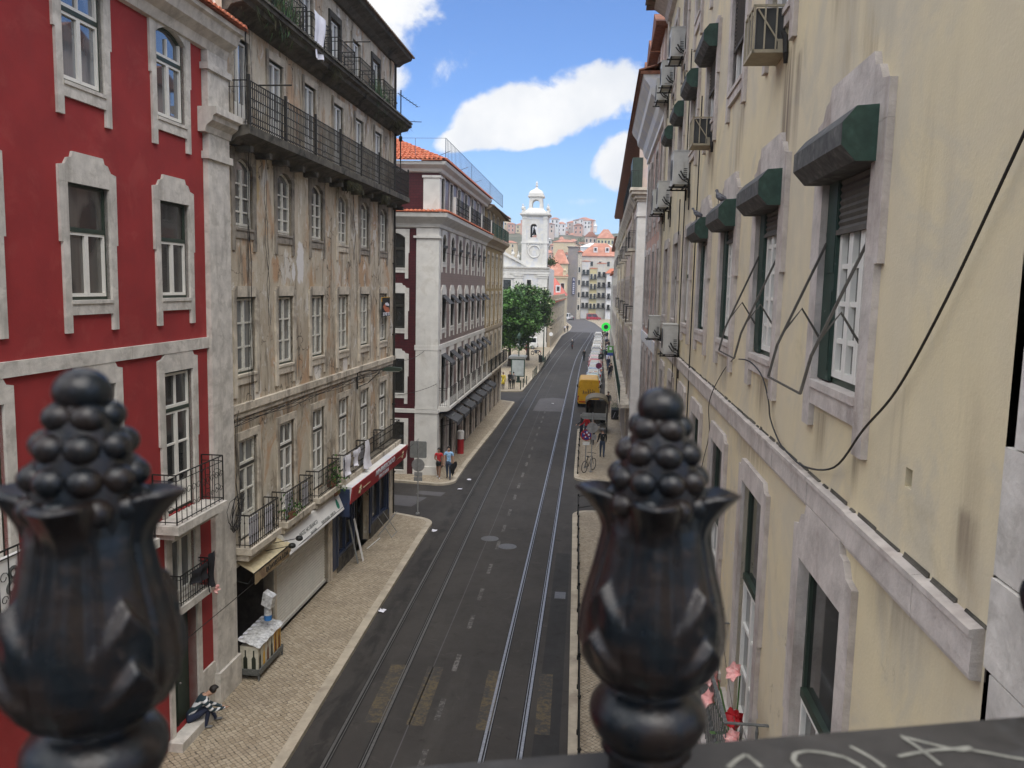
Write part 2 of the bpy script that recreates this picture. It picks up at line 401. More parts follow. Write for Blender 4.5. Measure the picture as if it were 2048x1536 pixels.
def cream_plaster(name, base, alt, stain, amount, flake=None, spots=()):
    g, b, oc = newmat(name)
    n1 = g.noise(oc, .55, 6, .6, .4); n2 = g.noise(oc, 3.0, 6, .65)
    c = g.mix(g.ramp(n1, .35, .66), base, alt)
    s1 = g.noise(g.scaled(oc, (2.2, 2.2, .20)), 1.0, 6, .62, .3); s2 = g.noise(oc, .42, 3, .5)
    c = g.mix(g.m('MULTIPLY', g.m('MULTIPLY', g.ramp(s1, .50, .72), g.ramp(s2, .46, .62)), amount), c, stain)
    gs = g.noise(oc, .85, 8, .66, .9)
    c = g.mix(g.m('MULTIPLY', g.ramp(gs, .46, .62), .75), c, [q*.86 for q in (base[0]*.93, base[1]*.98, base[2]*1.16)])
    gs2 = g.noise(oc, 1.7, 7, .7, .6)
    c = g.mix(g.m('MULTIPLY', g.ramp(gs2, .58, .72), .35), c, [q*.60 for q in base])
    if flake:
        f = g.m('MULTIPLY', g.ramp(g.noise(oc, 2.1, 8, .72, 1.0), .62, .64), 1.0)
        sz0 = g.n('ShaderNodeSeparateXYZ'); g.put(sz0.inputs[0], oc)
        c = g.mix(g.m('MULTIPLY', f, g.ramp(sz0.outputs[2], 7.7, 7.0)), c, flake)
        vo = g.n('ShaderNodeTexVoronoi', feature='DISTANCE_TO_EDGE'); g.put(vo.inputs['Scale'], 3.4)
        wv = g.n('ShaderNodeVectorMath', operation='ADD'); g.put(wv.inputs[0], oc)
        nn = g.n('ShaderNodeTexNoise', {'Scale': 5.0, 'Detail': 6}); g.put(nn.inputs['Vector'], oc); g.put(wv.inputs[1], nn.outputs[1]); g.put(vo.inputs['Vector'], g.scaled(wv.outputs[0], (1.3, 1.3, .45)))
        sz = g.n('ShaderNodeSeparateXYZ'); g.put(sz.inputs[0], oc)
        lowm = g.ramp(sz.outputs[2], 8.2, 7.2)
        cr = g.m('MULTIPLY', g.m('MULTIPLY', g.ramp(vo.outputs[0], .045, .012), g.ramp(g.noise(oc, 1.3, 4, .6), .56, .60)), lowm)
        c = g.mix(g.m('MULTIPLY', cr, .75), c, (.13, .105, .075))
    for (yy, w, zt, zb, amt) in spots:
        sp = g.n('ShaderNodeSeparateXYZ'); g.put(sp.inputs[0], oc)
        du = g.m('DIVIDE', g.m('SUBTRACT', sp.outputs[1], yy), w); m1 = g.ramp(g.m('ABSOLUTE', du), 1.0, .2)
        m2 = g.m('MULTIPLY', g.ramp(sp.outputs[2], zb, zb+(zt-zb)*.75), g.ramp(sp.outputs[2], zt+.05, zt-.05))
        sn = g.noise(g.scaled(oc, (9, 9, .5)), 1.0, 5, .6)
        c = g.mix(g.m('MULTIPLY', g.m('MULTIPLY', m1, m2), g.m('MULTIPLY', g.ramp(sn, .25, .6), amt)), c, (.14, .10, .075))
    c2 = g.n('ShaderNodeVectorMath', operation='SCALE'); g.put(c2.inputs[0], c); g.put(c2.inputs['Scale'], g.m('ADD', .92, g.m('MULTIPLY', n2, .16)))
    g.put(b.inputs['Base Color'], c2.outputs[0]); b.inputs['Roughness'].default_value = .88; b.inputs['Specular IOR Level'].default_value = .25
    bump(g, b, g.m('ADD', g.m('MULTIPLY', n2, .5), g.noise(oc, 40, 4, .6)), .22, .012)
cream_plaster('cream_plaster', (.66, .565, .365), (.60, .525, .375), (.27, .215, .15), .55, flake=(.56, .54, .53), spots=[(9.35-15, .34, 12.75, 10.4, .9), (8.9-15, .18, 12.6, 11.2, .6), (15.35-15, .32, 12.8, 11.7, .8), (19.2-15, .35, 12.4, 11.6, .8), (19.9-15, .4, 8.6, 8.3, .8), (24.4-15, .5, 12.4, 11.7, .6), (6.2-15, .12, 9.15, 8.6, .7), (7.2-15, .25, 9.2, 8.6, .55), (9.8-15, .5, 9.2, 8.6, .6), (12.8-15, .5, 9.2, 8.6, .5), (4.35-15, .18, 9.1, 8.62, .7), (6.9-15, .5, 8.34, 8.0, .35), (5.2-15, .7, 8.34, 7.9, .35), (10.5-15, 1.5, 8.34, 7.9, .4), (12.3-15, .3, 13.1, 12.0, .4)])
cream_plaster('pink_plaster', (.56, .345, .265), (.50, .33, .26), (.30, .22, .18), .5, flake=(.55, .47, .40))
cream_plaster('rose_plaster', (.58, .45, .37), (.53, .43, .355), (.28, .23, .19), .5)
cream_plaster('mustard_plaster', (.33, .245, .115), (.30, .225, .115), (.20, .15, .09), .4)
cream_plaster('tan_plaster', (.40, .325, .225), (.35, .29, .205), (.20, .16, .11), .5)
cream_plaster('church_plaster', (.66, .64, .58), (.60, .575, .51), (.40, .36, .29), .55)
cream_plaster('pale_plaster', (.58, .55, .46), (.52, .49, .41), (.33, .29, .22), .45)
cream_plaster('lemon_plaster', (.60, .51, .27), (.54, .47, .26), (.38, .30, .16), .3)
cream_plaster('sand_plaster', (.60, .49, .31), (.55, .45, .29), (.36, .29, .2), .3)
cream_plaster('grey_plaster', (.27, .24, .215), (.23, .21, .19), (.14, .12, .10), .5)
cream_plaster('white_plaster', (.70, .68, .64), (.64, .62, .58), (.45, .41, .36), .3)
cream_plaster('salmon_plaster', (.58, .33, .24), (.52, .30, .23), (.35, .22, .17), .3)

def azulejo(name, c1, c2, joint):
    g, b, oc = newmat(name)
    sx = g.n('ShaderNodeSeparateXYZ'); g.put(sx.inputs[0], oc)
    cx = g.n('ShaderNodeCombineXYZ'); g.put(cx.inputs[0], g.m('ADD', sx.outputs[0], sx.outputs[1])); g.put(cx.inputs[1], sx.outputs[2])
    br = g.n('ShaderNodeTexBrick', {'Scale': 1.0, 'Mortar Size': .010, 'Brick Width': .28, 'Row Height': .14, 'Color1': (*c1, 1), 'Color2': (*c2, 1), 'Mortar': (*joint, 1), 'Bias': 0.0})
    g.put(br.inputs['Vector'], cx.outputs[0])
    n = g.noise(oc, .8, 5, .6)
    v = g.n('ShaderNodeVectorMath', operation='SCALE'); g.put(v.inputs[0], br.outputs[0]); g.put(v.inputs['Scale'], g.m('ADD', .72, g.m('MULTIPLY', n, .56)))
    g.put(b.inputs['Base Color'], v.outputs[0]); b.inputs['Roughness'].default_value = .38
    bump(g, b, br.outputs[1], .3, .004)
azulejo('maroon_tiles', (.060, .011, .015), (.078, .014, .018), (.030, .010, .012))
azulejo('mauve_tiles', (.175, .115, .115), (.205, .140, .135), (.12, .085, .085))

def paving():
    g, b, oc = newmat('calcada')
    rot = g.n('ShaderNodeMapping'); g.put(rot.inputs[0], oc); rot.inputs['Rotation'].default_value = (0, 0, rad(42))
    w = g.n('ShaderNodeTexNoise', {'Scale': 3.0, 'Detail': 3}); g.put(w.inputs['Vector'], oc)
    wv = g.n('ShaderNodeVectorMath', operation='SCALE'); g.put(wv.inputs[0], w.outputs[1]); wv.inputs['Scale'].default_value = .03
    av = g.n('ShaderNodeVectorMath', operation='ADD'); g.put(av.inputs[0], rot.outputs[0]); g.put(av.inputs[1], wv.outputs[0])
    flat = g.scaled(av.outputs[0], (1, 1, 0))
    v1 = g.n('ShaderNodeTexVoronoi', {'Scale': 9.5, 'Randomness': .42}, feature='F1', distance='CHEBYCHEV'); g.put(v1.inputs['Vector'], flat)
    v2 = g.n('ShaderNodeTexVoronoi', {'Scale': 9.5, 'Randomness': .42}, feature='F2', distance='CHEBYCHEV'); g.put(v2.inputs['Vector'], flat)
    edge = g.m('SUBTRACT', v2.outputs[0], v1.outputs[0])
    joint = g.ramp(edge, .015, .14)
    tone = g.n('ShaderNodeSeparateColor'); g.put(tone.inputs[0], v1.outputs[1])
    st = g.mix(tone.outputs[0], (.305, .245, .165), (.43, .36, .26))
    big = g.noise(oc, .7, 6, .65, .4)
    st = g.mix(g.m('MULTIPLY', g.ramp(big, .45, .70), .45), st, (.20, .16, .115))
    c = g.mix(joint, (.075, .06, .042), st)
    g.put(b.inputs['Base Color'], c); b.inputs['Roughness'].default_value = .7
    bump(g, b, joint, .6, .012)
paving()

def asphalt(name, base, var, worn, band=False):
    g, b, oc = newmat(name)
    n1 = g.noise(oc, .35, 6, .62, .3); n2 = g.noise(oc, 60, 4, .7); n3 = g.noise(g.scaled(oc, (1.4, .18, 1)), 1.0, 6, .62, .3); n4 = g.noise(oc, 2.4, 7, .7, .5)
    c = g.mix(g.ramp(n1, .35, .65), base, [q*var for q in base])
    c = g.mix(g.m('MULTIPLY', g.ramp(n3, .50, .72), .7), c, worn)
    c = g.mix(g.m('MULTIPLY', g.ramp(n4, .58, .70), .5), c, [q*.6 for q in base])
    c = g.mix(g.m('MULTIPLY', g.ramp(n2, .5, .8), .45), c, [q*1.7 for q in base])
    if band:
        sx = g.n('ShaderNodeSeparateXYZ'); g.put(sx.inputs[0], oc); d = g.m('ABSOLUTE', g.m('ADD', sx.outputs[0], 5.72))
        nb = g.noise(g.scaled(oc, (1.6, .5, 1)), 1.3, 6, .65, .5)
        c = g.mix(g.m('MULTIPLY', g.m('MULTIPLY', g.ramp(d, .62, .15), g.ramp(nb, .42, .60)), .75), c, [q*.42 for q in base])
        ox = g.n('ShaderNodeTexWave', {'Scale': .55, 'Distortion': 3.0, 'Detail': 3.0}); g.put(ox.inputs['Vector'], oc)
        c = g.mix(g.m('MULTIPLY', g.ramp(g.noise(oc, .9, 6, .7, 1.2), .60, .66), .55), c, [q*1.9 for q in base])
    g.put(b.inputs['Base Color'], c); g.put(b.inputs['Roughness'], g.m('ADD', .62, g.m('MULTIPLY', n4, .3)))
    b.inputs['Specular IOR Level'].default_value = .35
    bump(g, b, n2, .35, .01)
asphalt('asphalt', (.035, .0310, .027), 1.35, (.058, .052, .045), band=True)
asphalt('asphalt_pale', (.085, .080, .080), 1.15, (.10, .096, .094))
asphalt('asphalt_dark', (.021, .020, .019), 1.3, (.035, .033, .03))
asphalt('ground_mat', (.16, .145, .12), 1.2, (.19, .17, .14))

def worn_paint(name, col, under, keep):
    g, b, oc = newmat(name)
    n = g.noise(oc, 9, 7, .75); n2 = g.noise(oc, 1.7, 5, .6)
    f = g.ramp(g.m('ADD', n, g.m('MULTIPLY', n2, .5)), keep, keep+.22)
    g.put(b.inputs['Base Color'], g.mix(f, under, col)); b.inputs['Roughness'].default_value = .8
worn_paint('paint_dash', (.15, .14, .13), (.045, .041, .036), .66)
worn_paint('paint_yellow', (.110, .082, .040), (.040, .037, .034), .66)

def cast_iron():
    g, b, oc = newmat('cast_iron')
    n1 = g.noise(oc, 26, 6, .62, .5); n2 = g.noise(oc, 90, 5, .65); n3 = g.noise(oc, 300, 3, .6)
    c = g.mix(g.ramp(n1, .40, .62), (.0025, .005, .0075), (.013, .0085, .007))
    c = g.mix(g.m('MULTIPLY', g.ramp(n2, .56, .72), .6), c, (.034, .024, .020))
    c = g.mix(g.m('MULTIPLY', g.ramp(n1, .63, .74), .35), c, (.02, .045, .045))
    g.put(b.inputs['Base Color'], c); g.put(b.inputs['Roughness'], g.m('ADD', .16, g.m('MULTIPLY', n2, .30)))
    b.inputs['Specular IOR Level'].default_value = .36
    bump(g, b, g.m('ADD', n2, g.m('MULTIPLY', n3, .4)), .35, .0016)
cast_iron()
mm('rail_paint', (.030, .027, .024), .6, .25, 40, col2=(.038, .036, .034), pscale=25)
mm('chalk', (.17, .165, .14), .9, .3, 60)

# ---------------------------------------------------------------- ground, road, pavements
def st(name, mb, mats, smooth=False): return tag(mb.build(name, mats, smooth=smooth), kind='structure')
b = MB(); b.quad((-4000, -4000, -.05), (4000, -4000, -.05), (4000, 4000, -.05), (-4000, 4000, -.05)); st('ground', b, M['ground_mat'])
b = MB(); b.sheet(lambda i, j: (-60+90*i, -30+330*j, 0), 6, 20); st('road', b, M['asphalt'])

def flat(name, poly, z, mats, h=None):
    b = MB()
    if h: b.prism(poly, z-h, z, 'z')
    else: b.quad(*[(x, y, z) for x, y in poly])
    return st(name, b, mats)
def arc(cx, cy, r, a0, a1, n=10): return [(cx+r*math.cos(rad(a0+(a1-a0)*i/n)), cy+r*math.sin(rad(a0+(a1-a0)*i/n))) for i in range(n+1)]
def pavement(edge, back, closed_ends=(0, 0)):
    """edge: kerb line from near to far; back: wall line from far to near. A stone kerb runs along the edge."""
    flat('pavement', edge+back, .10, M['calcada'], .18)
    k = MB(); w = .24
    pts = [Vector((x, y)) for x, y in edge]
    side = 1 if back[0][0] > edge[-1][0] else -1
    inn = []
    for i, q in enumerate(pts):
        t = (pts[min(i+1, len(pts)-1)]-pts[max(i-1, 0)]).normalized(); inn.append(q + Vector((t.y, -t.x))*w*side)
    for i in range(len(pts)-1):
        a, c, d, e = pts[i], pts[i+1], inn[i+1], inn[i]
        out = Vector((a.x-e.x, a.y-e.y)).normalized()*.012; a2, c2 = a+out, c+out
        k.prism([(a2.x, a2.y), (c2.x, c2.y), (d.x, d.y), (e.x, e.y)], -.05, .108, 'z')
    st('kerb', k, M['stone_kerb'])
mm('tile_far', (.40, .175, .115), .9, .2, .6, col2=(.46, .26, .19), pscale=.3)
mm('stone_kerb', (.42, .365, .28), .85, .2, 2.0, col2=(.33, .28, .215), pscale=.8, bump=.3)
# left: from under the bridge to the corner of the first side street
pavement([(-6.0, -8), (-6.10, 16), (-6.28, 24), (-6.42, 33.2)] + arc(-7.45, 33.7, 1.05, -8, 78, 8) + [(-9.2, 35.6), (-14, 36.0)], [(-16, 34.5), (-16, -8)])
pavement([(-14, 41.4), (-9.2, 41.05)] + arc(-7.6, 41.75, .95, -96, -8, 8) + [(-6.68, 46), (-6.45, 58), (-6.33, 70.6)] + arc(-6.9, 71.4, .6, 0, 75, 5) + [(-8.5, 73.3), (-16, 73.8)], [(-16, 60), (-16, 42)])
sq = [(-24, 78.3), (-9.4, 78.6), (-7.6, 79.1)] + arc(-7.2, 80.1, .9, -80, -5, 6) + [(-6.15, 88), (-5.85, 100), (-5.84, 118), (-5.80, 150), (-5.75, 174), (-4.6, 197), (-4.5, 215), (-6.5, 240), (-10, 262)]
pavement(sq, [(-30, 262), (-30, 80)])
# right: near stretch with railing, far stretch with the bus stop, then the parking bay
pavement([(-.05, -6), (-.14, 16), (-.22, 21), (-.36, 30), (-.46, 35.4)] + arc(.35, 36.2, .82, 182, 108, 6) + [(2.2, 37.3)], [(3.2, 37.4), (3.2, -6)])
pavement([(2.2, 42.9), (.3, 43.0)] + arc(.2, 43.75, .76, 258, 184, 6) + [(-.58, 46), (-.60, 58.2)] + arc(-.1, 58.7, .5, 178, 100, 4) + [(1.1, 60.5), (1.35, 63), (1.9, 90), (2.05, 115), (2.45, 140), (2.95, 170), (3.3, 205), (1.5, 240), (-1.5, 268)], [(8, 272), (8, 60), (5, 43)])

def lerp_line(pts, y):
    for (x0, y0), (x1, y1) in zip(pts, pts[1:]):
        if y <= y1: t = (y-y0)/(y1-y0); return x0+(x1-x0)*t
    return pts[-1][0]
def smooth_line(pts, step=4.0):
    y = pts[0][1]; out = []
    while y <= pts[-1][1]:
        out.append((sum(lerp_line(pts, min(max(y+d, pts[0][1]), pts[-1][1])) for d in (-14, -7, 0, 7, 14))/5 if y < 180 else lerp_line(pts, y), y)); y += step
    return out
RAILS = [[(-5.20, -6), (-5.27, 16), (-5.64, 38), (-5.74, 74), (-5.55, 100), (-4.82, 139), (-2.6, 187), (-2.4, 190)],
         [(-4.32, -6), (-4.42, 16), (-4.80, 38), (-4.82, 74), (-4.62, 100), (-3.85, 139), (-1.7, 187), (-1.5, 190)],
         [(-2.10, -6), (-2.05, 16), (-2.03, 38), (-1.99, 86), (-1.98, 108), (-1.55, 133), (-.05, 173), (.45, 190)],
         [(-1.22, -6), (-1.18, 16), (-1.16, 38), (-1.11, 86), (-1.08, 108), (-.65, 135), (.75, 176), (1.20, 190)]]
def strip(mb, line, x0, x1, z):
    for (xa, ya), (xb, yb) in zip(line, line[1:]): mb.quad((xa+x0, ya, z), (xa+x1, ya, z), (xb+x1, yb, z), (xb+x0, yb, z))
for k, ln in enumerate(RAILS):
    L_ = smooth_line(ln); g_ = MB(); s_ = MB(); gr = .055 if k % 2 == 0 else -.055
    strip(g_, L_, -.055, .115 if k % 2 == 0 else .055, .004) if k % 2 == 0 else strip(g_, L_, -.115, .055, .004)
    shiny = k >= 2
    strip(s_, L_, -.034, .030, .009)
    strip(s_, L_, gr*1.4-.009 if k % 2 == 0 else gr*1.4-.009, gr*1.4+.011, .008)
    st('tram_groove', g_, M['groove']); st('tram_rail', s_, M['steel' if shiny else 'steel_dull'])
# worn centre dashes, faded yellow crossing bars, tar seam, repairs
b = MB()
for i in range(24):
    y = 13.13+i*2.53+(.25 if i % 3 == 1 else 0); x = -3.27-.0065*i
    b.quad((x-.065, y, .005), (x+.065, y, .005), (x+.06, y+1.05, .005), (x-.07, y+1.05, .005))
st('lane_dashes', b, M['paint_dash'])
b = MB()
for x, w in ((-4.95, .42), (-3.95, .42), (-2.32, .35), (-.95, .35)): b.quad((x, 17.9, .0045), (x+w, 17.9, .0045), (x+w-.06, 20.9, .0045), (x-.06, 20.9, .0045))
st('faded_crossing', b, M['paint_yellow'])
b = MB(); strip(b, smooth_line([(-3.85, -6), (-3.97, 16), (-3.75, 33), (-3.9, 70), (-3.6, 110), (-2.4, 160), (-1.5, 188)]), -.013, .013, .0045); st('tar_seam', b, M['asphalt_pale'])
flat('road_patch', [(-4.45, 67.5), (-2.0, 67.5), (-2.1, 75.5), (-3.2, 76), (-4.3, 75)], .0042, M['asphalt_pale'])
flat('road_patch', [(-9.6, 37.0), (-7.9, 36.6), (-7.5, 38.4), (-9.6, 38.7)], .0042, M['asphalt_pale'])
flat('road_patch', [(-8.2, 38.9), (-6.9, 38.7), (-6.8, 39.5), (-8.1, 39.6)], .0046, M['asphalt_pale'])
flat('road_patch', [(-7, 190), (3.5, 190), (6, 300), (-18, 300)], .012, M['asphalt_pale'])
flat('road_patch', [(-.95, 15), (-.35, 15), (-.45, 31), (-.98, 31)], .0041, M['asphalt_dark'])
def manhole(x, y, r, label):
    b = MB(); b.lathe([(r, 0), (r, .006), (r*.86, .006), (r*.84, .003), (r*.80, .003), (r*.78, .008), (.01, .008)], 24, (x, y))
    solo('manhole_cover', b, M['steel_dull'], label, 'manhole cover')
manhole(-3.74, 32.4, .36, 'round iron manhole cover between the tram tracks, farther from the right rails')
manhole(-2.93, 31.5, .36, 'round iron manhole cover right beside the shiny tram rails')
b = MB(); b.box(-.86, -.50, 26.3, 26.9, 0, .008)
for i in range(6): b.box(-.84+i*.055, -.815+i*.055, 26.34, 26.86, .008, .016)
solo('drain_grate', b, M['steel_dull'], 'square iron drain grate in the gutter beside the near right kerb', 'drain')
rs = random.Random(11)
for i, (x, y, lab) in enumerate([(-6.15, 24.4, 'small white scrap of paper lying by the left kerb in front of the shop'), (-6.2, 40.2, 'white litter on the asphalt near the rounded corner kerb by the pedestrians'),
        (-6.05, 42.3, 'pale crumpled litter in the gutter just past the rounded corner'), (-6.15, 33.0, 'white rag on the road by the first corner'), (-3.0, 72.0, 'large pale scrap on the patched asphalt')]):
    b = MB(); b.sheet(lambda u, v: (x+(u-.5)*.2+rs.uniform(-.02, .02), y+(v-.5)*.26+rs.uniform(-.03, .03), .012+rs.uniform(0, .05)), 4, 4)
    solo('litter', b, M['cloth_white'], lab, 'litter')
mm('green_peel', (.018, .040, .030), .55, .3, 9, col2=(.30, .32, .30), patch=(.68, .70), pscale=9)
mm('iron_grey', (.10, .105, .10), .5, .25, 20, col2=(.19, .19, .18), pscale=30)
mm('canvas_beige', (.36, .31, .215), .7, .15, 6, streak=.3)
mm('pigeon_grey', (.12, .12, .13), .7, .3, 40)
mm('pigeon_dark', (.06, .06, .065), .7, .5, 50)
mm('bell_bronze', (.05, .06, .055), .5, .2, 4, metal=.6)
mm('sign_blue', (.03, .04, .11), .5)
mm('hill_green', (.085, .085, .05), .95, .4, .08, col2=(.20, .17, .12), pscale=.05)
mm('sign_red', (.36, .018, .022), .55, .1, 3)
mm('sign_purple', (.12, .05, .16), .6)
mm('logo_green', (.02, .20, .13), .6)
mm('logo_blue', (.03, .16, .42), .5)
mm('carton_white', (.55, .52, .42), .7, .15, 8)
mm('bottle_dark', (.02, .025, .015), .5)
mm('bottle_brown', (.14, .05, .02), .5)
mm('plastic_film', (.55, .55, .54), .18, .35, 12, col2=(.30, .29, .27), pscale=7, bump=.5, bscale=18)
mm('roof_rail', (.10, .13, .17), .5)
mm('shelter_roof', (.19, .155, .095), .6, .2, 3)
mm('poster_pale', (.36, .40, .40), .5, .15, 3)
mm('sign_noblue', (.025, .04, .22), .5)
mm('disc_purple', (.14, .015, .06), .5)
mm('neon_green', (.03, .4, .05), .5, emit=(.04, .8, .08, .35))
mm('shop_green', (.10, .30, .06), .6)
mm('sign_blue2', (.03, .06, .25), .6)

def haze_mat():
    m = bpy.data.materials.new('haze'); m.use_nodes = True; g = NT(m.node_tree); out = g.n('ShaderNodeOutputMaterial')
    v = g.n('ShaderNodeVolumePrincipled'); v.inputs['Color'].default_value = (.95, .97, 1, 1); v.inputs['Density'].default_value = .0004; v.inputs['Anisotropy'].default_value = .3
    g.t.links.new(v.outputs[0], out.inputs['Volume']); M['haze'] = m
haze_mat()
# ---------------------------------------------------------------- facades
def wall(mb, u0, u1, z0, z1, ops, depth=.26, o=0.0, m=0):
    """a wall sheet with real openings (u, v, z, z) and their reveals"""
    us = sorted({u0, u1, *[q for op in ops for q in op[:2] if u0 < q < u1]}); zs = sorted({z0, z1, *[q for op in ops for q in op[2:4] if z0 < q < z1]})
    for a, c in zip(us, us[1:]):
        run = None
        for e, f in zip(zs, zs[1:]):
            um, zm = (a+c)/2, (e+f)/2
            hole = any(op[0] < um < op[1] and op[2] < zm < op[3] for op in ops)
            if hole:
                if run: mb.quad((a, o, run[0]), (c, o, run[0]), (c, o, run[1]), (a, o, run[1]), m=m); run = None
            else: run = (run[0] if run else e, f)
        if run: mb.quad((a, o, run[0]), (c, o, run[0]), (c, o, run[1]), (a, o, run[1]), m=m)
    for a, c, e, f in ops:
        a, c, e, f = max(a, u0), min(c, u1), max(e, z0), min(f, z1); d = o-depth
        mb.quad((a, o, e), (a, d, e), (a, d, f), (a, o, f), m=m); mb.quad((c, o, e), (c, o, f), (c, d, f), (c, d, e), m=m)
        mb.quad((a, o, f), (a, d, f), (c, d, f), (c, o, f), m=m); mb.quad((a, o, e), (c, o, e), (c, d, e), (a, d, e), m=m)
def shell(mb, u0, u1, z0, z1, back, m=0):
    """blank side, back and top faces behind a street wall"""
    mb.quad((u0, 0, z0), (u0, -back, z0), (u0, -back, z1), (u0, 0, z1), m=m); mb.quad((u1, 0, z0), (u1, 0, z1), (u1, -back, z1), (u1, -back, z0), m=m)
    mb.quad((u0, -back, z0), (u1, -back, z0), (u1, -back, z1), (u0, -back, z1), m=m); mb.quad((u0, -.3, z1), (u1, -.3, z1), (u1, -back, z1), (u0, -back, z1), m=m)

_wcache = {}
def window_meshes(w, h, rise=0.0, jamb=.17, lintel='step', ears=.3, sillh=.24, stone='stone', fo='green_frame', fi='white_frame', rows=1, tf=.36, tcols=2, trows=1, gl='glass',
                  depth=.08, cols=2, cross=.05, proud=.05, door=False, shutter=None):
    key = (w, h, rise, jamb, lintel, ears, sillh, stone, fo, fi, rows, tf, tcols, trows, gl, depth, cols, cross, proud, door, shutter)
    if key in _wcache: return _wcache[key]
    x = w/2; H = h
    s = MB(); b0 = -depth-.02
    if lintel:
        zc = h*.50
        for g in (-1, 1):
            s.prism([(g*x, -sillh-ears if ears else -.001), (g*(x+jamb), -sillh-ears if ears else -.001), (g*(x+jamb), zc), (g*(x+jamb+cross), zc+.001), (g*(x+jamb+cross), h-.002), (g*x, h-.002)], b0, proud)
        if ears or sillh: s.box(-x+.001, x-.001, b0, proud-.004, -sillh, 0)
        if not door: s.box(-x-.0, x+.0, b0+.01, proud+.02, -.05, .012)
        X = x+jamb+cross
        if lintel == 'step': top = [(X, h), (X, h+.26), (X-.16, h+.29), (X-.24, h+.40), (X-.34, h+.42), (X-.38, h+.52), (-X+.38, h+.52), (-X+.34, h+.42), (-X+.24, h+.40), (-X+.16, h+.29), (-X, h+.26), (-X, h)]
        elif lintel == 'low': top = [(X, h), (X, h+.17), (X-.12, h+.18), (X-.2, h+.27), (-X+.2, h+.27), (-X+.12, h+.18), (-X, h+.17), (-X, h)]
        else: top = [(X, h), (X, h+rise+.20), (-X, h+rise+.20), (-X, h)]
        arcp = [(-x+2*x*i/10, h+rise*math.sin(PI*i/10)**.8) for i in range(11)] if rise else []
        if rise:
            bot = [(X, h)] if False else []
            s.prism(top[:-1] + [(-X, h)] + arcp, b0, proud)
        else: s.prism(top, b0, proud)
    f = MB(); y0, y1 = -depth-.05, -depth+.02
    fr = .055; ht = h+rise
    f.box(-x, -x+fr, y0, y1, 0, h, 0); f.box(x-fr, x, y0, y1, 0, h, 0); f.box(-x+fr, x-fr, y0, y1, 0, .07, 0)
    if rise: f.tube([(-x+2*x*i/10, -depth-.01, h-.03+rise*math.sin(PI*i/10)**.8) for i in range(11)], .035, 5, 0)
    else: f.box(-x+fr, x-fr, y0, y1, h-.05, h, 0)
    zt = h*(1-tf) if tf else h
    a0, a1 = -depth-.045, -depth+.035; cs = .048; mu = .020
    def leaf(xa, xb, za, zb, nc, nr, arched=False):
        f.box(xa, xa+cs, a0, a1, za, zb, 1); f.box(xb-cs, xb, a0, a1, za, zb, 1)
        f.box(xa+cs, xb-cs, a0, a1, za, za+cs*1.2, 1)
        if not arched: f.box(xa+cs, xb-cs, a0, a1, zb-cs, zb, 1)
        for i in range(1, nc): q = xa+(xb-xa)*i/nc; f.box(q-mu, q+mu, a0+.01, a1-.006, za+cs*1.2, zb-(0 if arched else cs), 1)
        for i in range(1, nr): q = za+(zb-za)*i/nr; f.box(xa+cs, xb-cs, a0+.012, a1-.012, q-mu, q+mu, 1)
    n = cols; lw = (w-2*fr)/n
    pz = .5 if door else 0
    for i in range(n): leaf(-x+fr+i*lw+.003, -x+fr+(i+1)*lw-.003, .07, zt-(.04 if tf else .05), 1, rows, rise > 0 and not tf)
    if tf:
        f.box(-x+fr, x-fr, y0, y1+.025, zt-.04, zt+.04, 0)
        if tcols: leaf(-x+fr+.003, x-fr-.003, zt+.04, ht-.05 if not rise else h, tcols, trows, rise > 0)
    if door: f.box(-x+fr+cs, x-fr-cs, a0+.015, a1-.015, .07, .62, 1)
    p = MB(); p.quad((-x, -depth-.01, 0), (x, -depth-.01, 0), (x, -depth-.01, ht), (-x, -depth-.01, ht))
    r = (s.mesh('window', M[stone]) if lintel else None, f.mesh('frame', [M[fo], M[fi]]), p.mesh('pane', M[gl]))
    _wcache[key] = r; return r
def window(parent, fr, u, z, w, h, name='window', **k):
    """stone surround > frame, pane, set into the parent's wall; returns the opening"""
    s, f, p = window_meshes(w, h, **k)
    q = Vector(fr.p(u, 0, z)) - parent.location
    if s is None:
        o = obj(name, f, parent, q, fr.rz); obj('pane', p, o)
    else:
        o = obj(name, s, parent, q, fr.rz); obj('frame', f, o); obj('pane', p, o)
    return o
def opening(u, z, w, h, rise=0): return (u-w/2, u+w/2, z, z+h+rise)

def iron_rail(mb, pts, z0, h, gap=.11, r=.008, mid=(.88,), fancy=False, post=1.2, top=.016):
    """straight iron railing along a polyline of (u, o)"""
    for (a, c) in zip(pts, pts[1:]):
        L_ = math.hypot(c[0]-a[0], c[1]-a[1]); n = max(1, round(L_/gap))
        def q(t, z): return (a[0]+(c[0]-a[0])*t, a[1]+(c[1]-a[1])*t, z)
        mb.tube([q(0, z0+h), q(1, z0+h)], top, 5); mb.tube([q(0, z0+.07), q(1, z0+.07)], r*1.3, 4)
        for k in mid: mb.tube([q(0, z0+h*k), q(1, z0+h*k)], r*1.1, 4)
        for i in range(n+1): mb.tube([q(i/n, z0+.02), q(i/n, z0+h)], r*(1.7 if i in (0, n) else 1), 4, cap=False)
        if fancy:
            for i in range(n):
                t = (i+.5)/n; w = .42/n
                for zc, rr in ((.30, .8), (.62, 1.0)):
                    mb.tube([q(t+w*rr*math.cos(k*PI/4)*(1-.06*k), z0+h*zc+L_*w*rr*math.sin(k*PI/4)*(1-.06*k)) for k in range(9)], r*.8, 3, cap=False)
